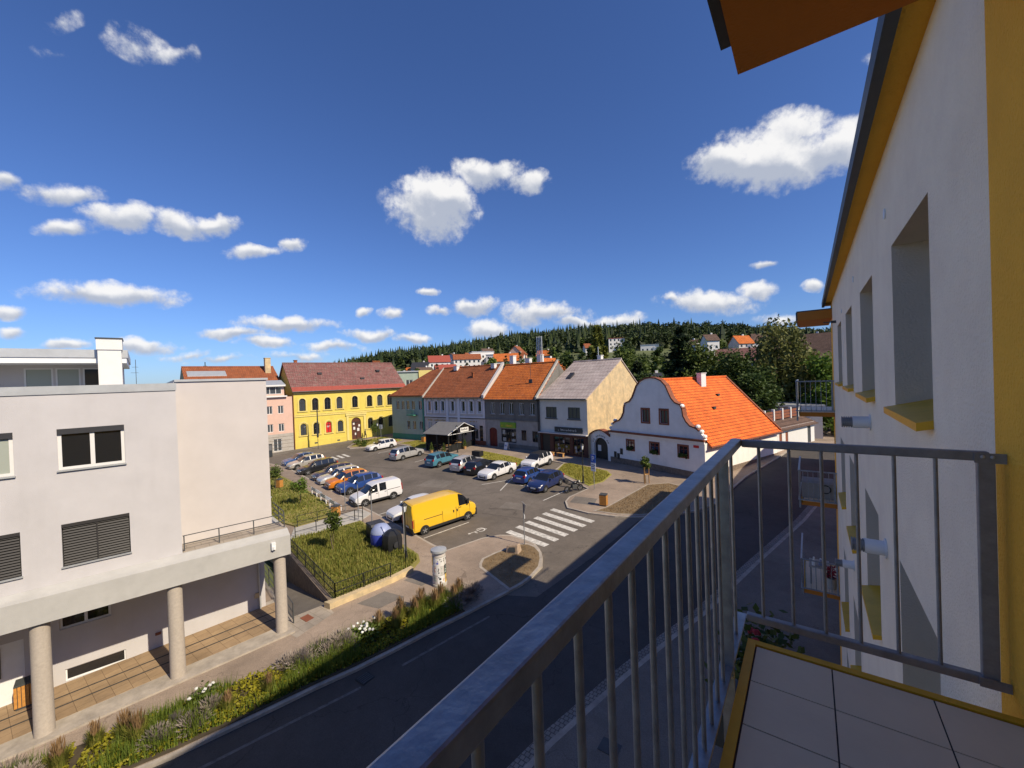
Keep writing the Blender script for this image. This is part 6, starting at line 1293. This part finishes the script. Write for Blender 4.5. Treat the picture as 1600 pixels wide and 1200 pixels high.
# roadside flower bed: ground cover plus clumps one can tell apart
def along(d, off):
    L = KL; i = 0
    for p, q in zip(L, L[1:]):
        l = hypot(q[0]-p[0], q[1]-p[1])
        if d <= l or q == L[-1]: k = d/l; e = ((q[0]-p[0])/l, (q[1]-p[1])/l); return (p[0]+e[0]*l*k-e[1]*off, p[1]+e[1]*l*k+e[0]*off)
        d -= l
TOT = sum(hypot(q[0]-p[0], q[1]-p[1]) for p, q in zip(KL, KL[1:]))
b = MB(); rr = random.Random(4)
for k in range(16000):
    x, y = along(rr.uniform(0, TOT), .3+1.95*rr.random()); leaf(b, Vector((x, y, gz(x, y)+.16+rr.random()*.28*(.5+.5*sin(x*3+y*2.3)**2))), .055*rr.uniform(.7, 1.5), rr, .5)
tag(b.build('ground_cover', 'groundcover'), kind='stuff'); b = MB()
for k in range(20000):
    x, y = along(rr.uniform(0, TOT), .3+1.95*rr.random())
    if sin(x*2.1+.6*y)+sin(y*1.3+2) < -.3: continue
    h = rr.uniform(.2, .68); a = rr.uniform(0, 2*pi); w_ = .018; l = rr.uniform(-.25, .25); z = gz(x, y)+.16
    b.add([(x-cos(a)*w_, y-sin(a)*w_, z), (x+cos(a)*w_, y+sin(a)*w_, z), (x-sin(a)*l, y+cos(a)*l, z+h)], [(0, 1, 2)])
tag(b.build('bed_greens', 'blade_green'), kind='stuff')
def grass_clump(seed, h=1.05, r=.4):
    rr = random.Random(seed); t = empty('ornamental_grass'); g = MB(); pl = MB()
    for k in range(420):
        a = rr.uniform(0, 2*pi); q = r*.45*rr.random()**.5; l = rr.uniform(.1, .55)*r*1.6; hh = h*rr.uniform(.45, .8); p = Vector((q*cos(a), q*sin(a), 0)); e = Vector((-sin(a), cos(a), 0))*.012; m_ = p+Vector((cos(a)*l*.4, sin(a)*l*.4, hh*.65)); tp = p+Vector((cos(a)*l, sin(a)*l, hh))
        g.add([p-e, p+e, m_+e*.8, m_-e*.8, tp], [(0, 1, 2, 3), (3, 2, 4)])
    for k in range(130):
        a = rr.uniform(0, 2*pi); l = rr.uniform(.05, .5)*r*1.5; hh = h*rr.uniform(.75, 1.15); tp = Vector((cos(a)*l, sin(a)*l, hh)); bt = Vector((cos(a)*l*.75, sin(a)*l*.75, hh-.3*h)); e = Vector((-sin(a), cos(a), 0))*.018
        pl.add([bt, (bt+tp)/2+e, tp, (bt+tp)/2-e], [(0, 1, 2, 3)])
    g.build('stems', 'blade', t); pl.build('plumes', 'plume', t); return t
def lavender(seed):
    rr = random.Random(seed); t = empty('lavender_bush'); g = MB(); pl = MB()
    for k in range(260):
        d = Vector((rr.gauss(0, 1), rr.gauss(0, 1), abs(rr.gauss(0, 1))+.35)).normalized(); l = rr.uniform(.4, .62); e = d.orthogonal().normalized()*.008; p = d*l*.15; q = d*l
        g.add([p-e, p+e, q], [(0, 1, 2)]); e2_ = e*2.4; pl.add([d*l*.82, d*l*.93+e2_, d*l*1.12, d*l*.93-e2_], [(0, 1, 2, 3)])
    g.build('stems', 'lavender', t); pl.build('flowers', 'lavender', t); return t
def white_flowers(seed):
    rr = random.Random(seed); t = empty('white_flowers'); g = MB(); pl = MB()
    for k in range(200): leaf(g, Vector((rr.gauss(0, .2), rr.gauss(0, .2), rr.uniform(.05, .5))), .07, rr)
    for k in range(6): c = (rr.gauss(0, .2), rr.gauss(0, .2), rr.uniform(.5, .68)); pl.ball(c, .055, .055, .04, 7, 5, .25)
    g.build('leaves', 'leaf_mid', t); pl.build('blossoms', 'petal_white', t); return t
def spread(make, name, label, cat, group, spots):
    pr = [make(31), make(32)]
    for i, (d, off, s) in enumerate(spots):
        o = pr[i] if i < 2 else copy_tree(pr[i % 2]); x, y = along(d, off); o.location = (x, y, gz(x, y)+.14); s *= .86 if 'grass' in label else 1; o.scale = (s, s, s); o.rotation_euler = (0, 0, i*2.4); tag(o, label, cat, group)
rr = random.Random(9)
spread(grass_clump, '', 'tan plumed ornamental grass clump in the roadside flower bed', 'grass', 'plumed grass clumps in the flower bed', [(d, o_, s) for d, o_, s in ((7.6, 1.5, 1.0), (8.1, 1.9, .9), (8.9, 1.7, 1.0), (9.3, 1.2, 1.1), (11.9, .9, .8), (13.2, .9, .8), (17.8, 1.7, 1.0), (18.4, 1.2, 1.05), (18.9, 1.75, 1.1), (19.4, 1.3, 1.1), (19.9, 1.8, 1.1), (20.4, 1.2, 1.1), (20.9, 1.6, 1.05), (21.4, 1.1, 1.0), (21.9, 1.5, 1.0), (3.5, 1.7, 1.0), (4.2, 1.5, 1.0))])
spread(lavender, '', 'grey lavender bush in the roadside flower bed', 'bush', 'lavender bushes in the flower bed', [(5.5, 1.9, 1), (6.0, 1.5, 1.05), (6.5, 2.0, 1.1), (6.9, 1.6, 1), (9.9, .8, 1), (10.4, 1.1, 1), (10.9, .8, 1.05), (11.4, 1.2, 1), (14.0, 1.8, 1.1), (14.5, 1.5, 1.2), (15.0, 1.9, 1.2), (15.4, 1.4, 1.1), (15.9, 1.8, 1.2), (16.3, 1.4, 1.1), (21.2, .7, 1.1), (22.0, .8, 1.2), (22.5, 1.2, 1.1)])
spread(white_flowers, '', 'white flowering clump in the roadside flower bed', 'flowers', 'white flower clumps', [(6.0, .7, 1.1), (6.5, 1.0, 1.0), (11.2, 1.9, 1.1), (16.8, 1.6, 1.1), (17.1, 1.2, 1.2), (17.3, 1.7, 1.1)])
# flowers on the balcony below
o = empty('flower_pot', (-.36, 3.75, 9.72), 0, 'leafy red geraniums hanging below the corner of the railing', 'plant'); q = MB(); rr = random.Random(6)
for k in range(500): leaf(q, Vector((rr.gauss(0, .12), rr.gauss(0, .2), rr.gauss(.0, .13))), .04, rr)
q.build('leaves', 'leaf_dark', o); q = MB()
for k in range(9): q.ball((rr.gauss(0, .1), rr.gauss(0, .16), rr.gauss(0, .1)), .03, .03, .025, 6, 4, .3)
q.build('blossoms', 'petal_red', o); MB().box(-.3, .3, -.4, .4, -.55, -.3).build('planter_box', 'gutter_dark', o)
# trees behind the baroque house
conifer('spruce_tree', 'tall dark spruce rising behind the orange roof', -17.6, 74, 19.0, 5.6, 'needle', 6000, 41, zb=2.4)
conifer('spruce_tree', 'lower dark spruce behind the peak of the curved gable', -24.5, 72, 13.0, 4.8, 'needle', 4500, 42, zb=2.4)
for i, (nm, lab, x, y, h, r, m, n) in enumerate((
 ('broadleaf_tree', 'wide dark green tree straight behind the orange roof chimney', -12.6, 71, 14.5, 5.4, 'leaf_mid', 4600), ('broadleaf_tree', 'dark tree right of the chimney over the orange ridge', -7.6, 68, 12.5, 4.0, 'leaf_dark', 3600), ('broadleaf_tree', 'dark low tree at the right end of the orange roof', -5.5, 64, 9.2, 3.0, 'leaf_dark', 2800),
 ('broadleaf_tree', 'bluish dark tree left of the orange roof behind the cream gable', -27.0, 66, 10.5, 4.2, 'leaf_dark', 3000), ('broadleaf_tree', 'broad shaded tree between spruce and curved gable', -20.5, 67, 10.0, 4.4, 'leaf_dark', 3200), ('broadleaf_tree', 'light green round tree beside the balcony railing of the neighbour', 2.6, 72, 11.6, 3.6, 'leaf_bright', 3600), ('broadleaf_tree', 'dense dark hedge tree behind the flat garage', -1.5, 80, 9.5, 5.0, 'leaf_dark', 3000), ('broadleaf_tree', 'dark hedge tree right of the flat garage', 4.0, 78, 8.0, 3.8, 'leaf_dark', 2400))):
    broadleaf(nm, lab, x, y, h, r, m, int(n*1.7), .25, 50+i, .3, None, .12, 2.4)
willow('willow_tree', 'drooping olive green willow right of the orange roof', -3.6, 78, 18.2, 5.6, 'leaf_willow', 5600, 61, 2.4)
conifer('larch_tree', 'yellowish larch standing tall behind the pale tin roof', -44.5, 100, 24, 5.6, 'needle_light', 6500, 43, zb=3)
for i, (lab, x, y, h, r, m) in enumerate((('bushy tree between larch and spruce behind the gable', -33.0, 92, 16, 5.0, 'leaf_mid'), ('dark tree left of the larch', -52, 98, 16.5, 5.0, 'leaf_dark'), ('olive tree behind the white chimney of the grey house', -63, 96, 15, 4.6, 'leaf_mid'), ('green tree near the far cream roof', -73, 100, 15, 4.6, 'leaf_mid'), ('dark tree right of the larch', -37.5, 104, 18.5, 5.2, 'leaf_dark'))):
    broadleaf('broadleaf_tree', lab, x, y, h, r, m, 3200, .36, 70+i, .3, None, .15, 2.6)

# ---------------------------------------------------------------- wooded hill with houses
RIDGE = [(60, 2.0), (80, 2.6), (88.3, 3.1), (93.7, 4.0), (100.6, 5.2), (108.3, 5.7), (116.8, 5.7), (125.6, 5.2), (134.6, 4.0), (143.1, 3.1), (148.7, 1.6), (153, .4), (158, -.6), (175, -1.0)]
def ridge(az): return lerp_tab(RIDGE, az)
def hz(az, r):
    zr = 12+560*math.tan(radians(ridge(az))); t = max(0, min(1, (r-105)/(560-105))); s = t**1.05
    z = 2.3+(zr-2.3)*s
    if r > 560: z = zr-(r-560)*.08
    return z
b = MB(); AZ = [60+2.0*k for k in range(60)]; RR = [84, 95, 105, 130, 160, 200, 250, 300, 360, 420, 490, 560, 620, 800]; vs = []
for r in RR:
    for a in AZ: vs.append((r*cos(radians(a)), r*sin(radians(a)), hz(a, r)-.05*(r < 100)))
n = len(AZ); fs = [(j*n+i, j*n+i+1, (j+1)*n+i+1, (j+1)*n+i) for j in range(len(RR)-1) for i in range(n-1)]
b.add(vs, [f[::-1] for f in fs]); tag(b.build('hill', 'field', smooth=80), kind='structure')
# the forest reads as one mass: spiky conifers and round crowns packed to the skyline
b = MB(); rr = random.Random(77); cnt = 0
while cnt < 3000:
    a = rr.uniform(78, 156); r = 290+(620-290)*rr.random()**.8
    lim = 300 if a < 128 else 330
    if ridge(a) < .3 and r < 450: continue
    if r < lim: continue
    x, y = r*cos(radians(a)), r*sin(radians(a)); z = hz(a, r); cnt += 1; h = rr.uniform(10, 19); con = rr.random() < (.45 if a > 112 else .15)
    if con:
        w_ = h*rr.uniform(.17, .27); k = 6
        for t0, t1, w0 in ((.06, .42, 1.0), (.24, .6, .82), (.42, .78, .6), (.6, 1.03, .38)):
            ang = rr.uniform(0, 6); base = [(x+w_*w0*cos(ang+2*pi*i/k)*rr.uniform(.55, 1.3), y+w_*w0*sin(ang+2*pi*i/k)*rr.uniform(.55, 1.3), z+h*t0-rr.uniform(0, .09)*h) for i in range(k)]
            b.add(base+[(x, y, z+h*t1)], [(i, (i+1) % k, k) for i in range(k)])
    else:
        h *= .85
        cc = [((x+rr.gauss(0, 1.3), y+rr.gauss(0, 1.3), z+h*rr.uniform(.45, .8)), h*rr.uniform(.17, .25)) for q in range(4)]
        clump_crown(b, cc, 62, 1.15, rr, .35)
tag(b.build('forest', 'forest'), kind='stuff')
# scattered trees between the hillside houses
def far_tree(kind, seed):
    return broadleaf('broadleaf_tree', '', 0, 0, 9, 3.0, 'leaf_mid' if seed % 2 else 'leaf_dark', 420, .75, seed, .25, None, .1, 0) if kind == 'b' else conifer('spruce_tree', '', 0, 0, 13, 2.6, 'needle', 420, seed, None, 0, 9)
pr = [far_tree('b', 81), far_tree('b', 82), far_tree('b', 83), far_tree('c', 84)]; rr = random.Random(5); i = 0
for k in range(150):
    a = rr.uniform(84, 146); r = rr.uniform(135, 330) if k % 3 else rr.uniform(112, 200)
    if a > 138 and r > 250: continue
    j = rr.choice((0, 1, 2, 0, 1, 3)); o = pr[j] if k < 4 else copy_tree(pr[j])
    if k < 4: o = pr[k]; j = k
    x, y = r*cos(radians(a)), r*sin(radians(a)); s = rr.uniform(.7, 1.15); o.location = (x, y, hz(a, r)-.3); o.scale = (s, s, s*rr.uniform(.85, 1.15)); o.rotation_euler = (0, 0, rr.uniform(0, 6))
    tag(o, 'dark spruce among the hillside houses' if j == 3 else 'leafy tree among the hillside houses', 'tree', 'hillside spruces' if j == 3 else 'hillside leafy trees')
# hillside houses
def hill_house(label, a, r, w, d, h, roofh, wall, roof, deg, sink=0, flat=False, dz=0.0):
    x, y = r*cos(radians(a)), r*sin(radians(a)); z = hz(a, r)+dz; o = empty('house', (x, y, z), radians(a-90+deg), label, 'house', 'houses on the hillside')
    rr = random.Random(int(a*10+r)); ops = []; n = max(2, int(w/2.6)); nf = max(1, int(h/2.8))
    for f in range(nf):
        for k in range(n):
            c = -w/2+w*(k+.5)/n; ops.append((c-.55, c+.55, 1.0+2.8*f, 2.4+2.8*f))
    b = MB(); facade(b, -w/2, w/2, -4, h, ops, 0, .15)
    b.quad((w/2, 0, -4), (w/2, d, -4), (w/2, d, h), (w/2, 0, h)); b.quad((-w/2, d, -4), (-w/2, 0, -4), (-w/2, 0, h), (-w/2, d, h)); b.quad((w/2, d, -4), (-w/2, d, -4), (-w/2, d, h), (w/2, d, h))
    if not flat: b.poly([(w/2, 0, h), (w/2, d, h), (w/2, d/2, h+roofh)]); b.poly([(-w/2, d, h), (-w/2, 0, h), (-w/2, d/2, h+roofh)])
    b.build('wall', wall, o)
    for q in ops: MB().box(q[0]-.02, q[1]+.02, .1, .16, q[2], q[3]).build('window', 'glass_dark', o)
    if flat: MB().box(-w/2-.3, w/2+.3, -.3, d+.3, h, h+.3).build('roof', roof, o)
    else:
        ov = .5; sl = roofh/(d/2); R = MB().yprism([(-ov, h-ov*sl), (d/2, h+roofh), (d+ov, h-ov*sl), (d+ov, h-ov*sl+.25), (d/2, h+roofh+.25), (-ov, h-ov*sl+.25)], -w/2-.4, w/2+.4).build('roof', roof, o)
        MB().box(w*.15, w*.15+.8, d*.55, d*.55+.8, h+roofh*.5, h+roofh+1.0).build('chimney', 'white_paint', R)
    return o
WP, RO, RB, RM = 'white_paint', 'roof_orange_old', 'roof_red_brown', 'roof_brown'
HH = [('white house with a dark hipped roof, left of the red roofed villas', 138.6, 235, 9, 9, 5, 3.5, WP, 'anthracite', -12, False, 1), ('small cream house half hidden below the dark roofed white house', 137.6, 215, 8, 8, 4.5, 3, 'trim_pale_yellow', RM, 20, False, 0), ('tall white villa with a bright red roof', 135.8, 240, 12, 9, 6.5, 3.6, WP, 'roof_edge_red', 6, False, 2), ('row house with a red roof below the tall white villa', 134.9, 222, 11, 8, 4.6, 3, WP, 'roof_edge_red', 10, False, 0),
 ('tiny white cottage with a brown roof at the wood edge above the villas', 135.2, 275, 7, 7, 4, 2.6, WP, RM, 30, False, 1), ('tiny cream house with an orange roof left of the dark roofed house', 139.8, 240, 7, 7, 4, 2.8, 'stucco_cream', RO, -25, False, 0), ('small pink house behind the long white terrace', 131.2, 272, 8, 7, 5, 3, 'wall_pink', RB, 25, False, 2), ('small white house right of the broad old orange roof', 125.2, 240, 8, 7, 4.5, 3, WP, RB, -15, False, 1), ('white cottage just below the forest above the flat roofed house', 129.0, 285, 8, 7, 5, 3, WP, RM, 20, False, 3), ('small red roofed house behind the green flat roofed block', 140.6, 170, 9, 8, 4.5, 3.2, 'stucco_cream', RB, 20, False, 1), ('cottage with an orange gable above the green roof ridge', 137.0, 175, 8, 8, 4.0, 3.2, 'stucco_cream', RO, 50, False, 0), ('white house with a red roof at the foot of the slope', 133.6, 190, 10, 8, 4.5, 3, WP, RO, -15, False, 0), ('white gabled house peeping above the red roofs', 133.0, 262, 8, 9, 6, 3, 'stucco_cream', RM, 60, False, 2), ('long white terrace with a red brown roof', 132.0, 245, 16, 9, 6, 3, WP, RB, 4, False, 2), ('low house with an orange roof in front of the terrace', 131.8, 215, 10, 8, 3.4, 2.6, 'stucco_cream', RO, 12, False, 0), ('modern white flat roofed house high on the slope', 129.8, 258, 14, 9, 7.5, 0, WP, 'zinc_sheet', 15, True, 3), ('white house with stepped blocks next to the flat roofed one', 128.4, 250, 9, 9, 6.4, 0, 'stucco_white', 'zinc_sheet', -10, True, 2), ('villa with a broad old orange roof below the flat roofed house', 126.6, 232, 14, 11, 4.2, 4.2, 'stucco_cream', RO, 0, False, 1), ('steep roofed chalet at the forest edge', 124.0, 262, 9, 10, 5, 5, 'wall_pink', RB, 70, False, 1),
 ('house with a tall pointed orange roof behind the lilac inn', 119.6, 150, 8, 8, 6.5, 5, 'stucco_cream', RO, 45, False, 0), ('long low orange roof behind the grey house chimneys', 117.6, 160, 15, 9, 5.5, 2.6, 'stucco_cream', RO, 0, False, 0), ('pointed red roofed turret house behind the steel flues', 113.4, 165, 6, 6, 7, 4, 'stucco_cream', RB, 45, False, 0), ('white modern house alone in the woods', 111.4, 300, 11, 9, 8.5, 0, WP, 'roof_edge_red', 10, True, 1), ('small white house with a flat roof at the wood edge', 107.2, 300, 12, 8, 5, 0, WP, 'zinc_sheet', 0, True, -1), ('red roofed house with a pale gable behind the cream gable', 109.2, 130, 9, 12, 6, 3.6, 'stucco_cream', RO, 62, False, 0), ('house with a dark roof beside the pale gable', 106.8, 125, 9, 9, 5, 2.6, 'stucco_cream', 'anthracite', 10, False, 0),
 ('slim white house between dark trees high on the right slope', 99.6, 230, 6, 8, 8, 3, WP, RM, 25, False, 3), ('little white cottage left of the slim white house', 102.5, 245, 8, 7, 4.5, 2.6, WP, RM, -20, False, 3), ('white house with a red roof at the edge of the wood', 114.6, 285, 10, 8, 6, 3, WP, RB, 15, False, -1), ('cream house with an orange roof high on the slope', 121.4, 275, 10, 8, 5, 3.4, 'stucco_cream', RO, -20, False, -2), ('pale house with a dark roof on the right skyline', 94.2, 262, 10, 8, 6, 4, WP, RM, 15, False, 4), ('house with a purple brown roof behind the willow', 96.8, 150, 14, 10, 8.5, 4, 'stucco_cream', 'roof_mossy', -4, False, 0), ('small orange roofed house on the right skyline', 96.0, 250, 9, 8, 6, 4, 'stucco_cream', RO, 40, False, 3), ('long barn with a weathered grey brown roof on the right skyline', 90.6, 215, 30, 12, 6, 7, 'stucco_cream', RM, -8, False, 2), ('large house with a dark brown roof and white chimney behind the light green tree', 89.0, 112, 22, 12, 8.6, 4.6, 'wall_grey_low', RM, -6, False, 0)]
for h_ in HH: hill_house(h_[0], h_[1], h_[2], h_[3], h_[4], h_[5], h_[6], h_[7], h_[8], h_[9], 0, h_[10], h_[11])
# pale green block between the yellow hall and the row
gb = empty('school_block', (-85.0, 62.2, 2.5), radians(50.5), 'pale green flat roofed block with a yellow end, seen between hall and row', 'building')
ops = [(1.0+2.6*k, 2.7+2.6*k, z, z+1.9) for k in range(3) for z in (1.2, 4.6, 8.6)]
b = MB(); facade(b, 0, 9.4, -1, 12.4, ops, 0, .15); b.build('wall', 'wall_green', gb); MB().box(9.41, 15, -.3, 9, -1, 12.75).build('end_wall', 'trim_pale_yellow', gb); MB().box(-.3, 9.4, -.3, 9, 12.4, 12.7).build('roof', 'zinc_sheet', gb)
for o in ops: window(gb, *o, .12, fw=.09, vert=1, pane='glass_blue')
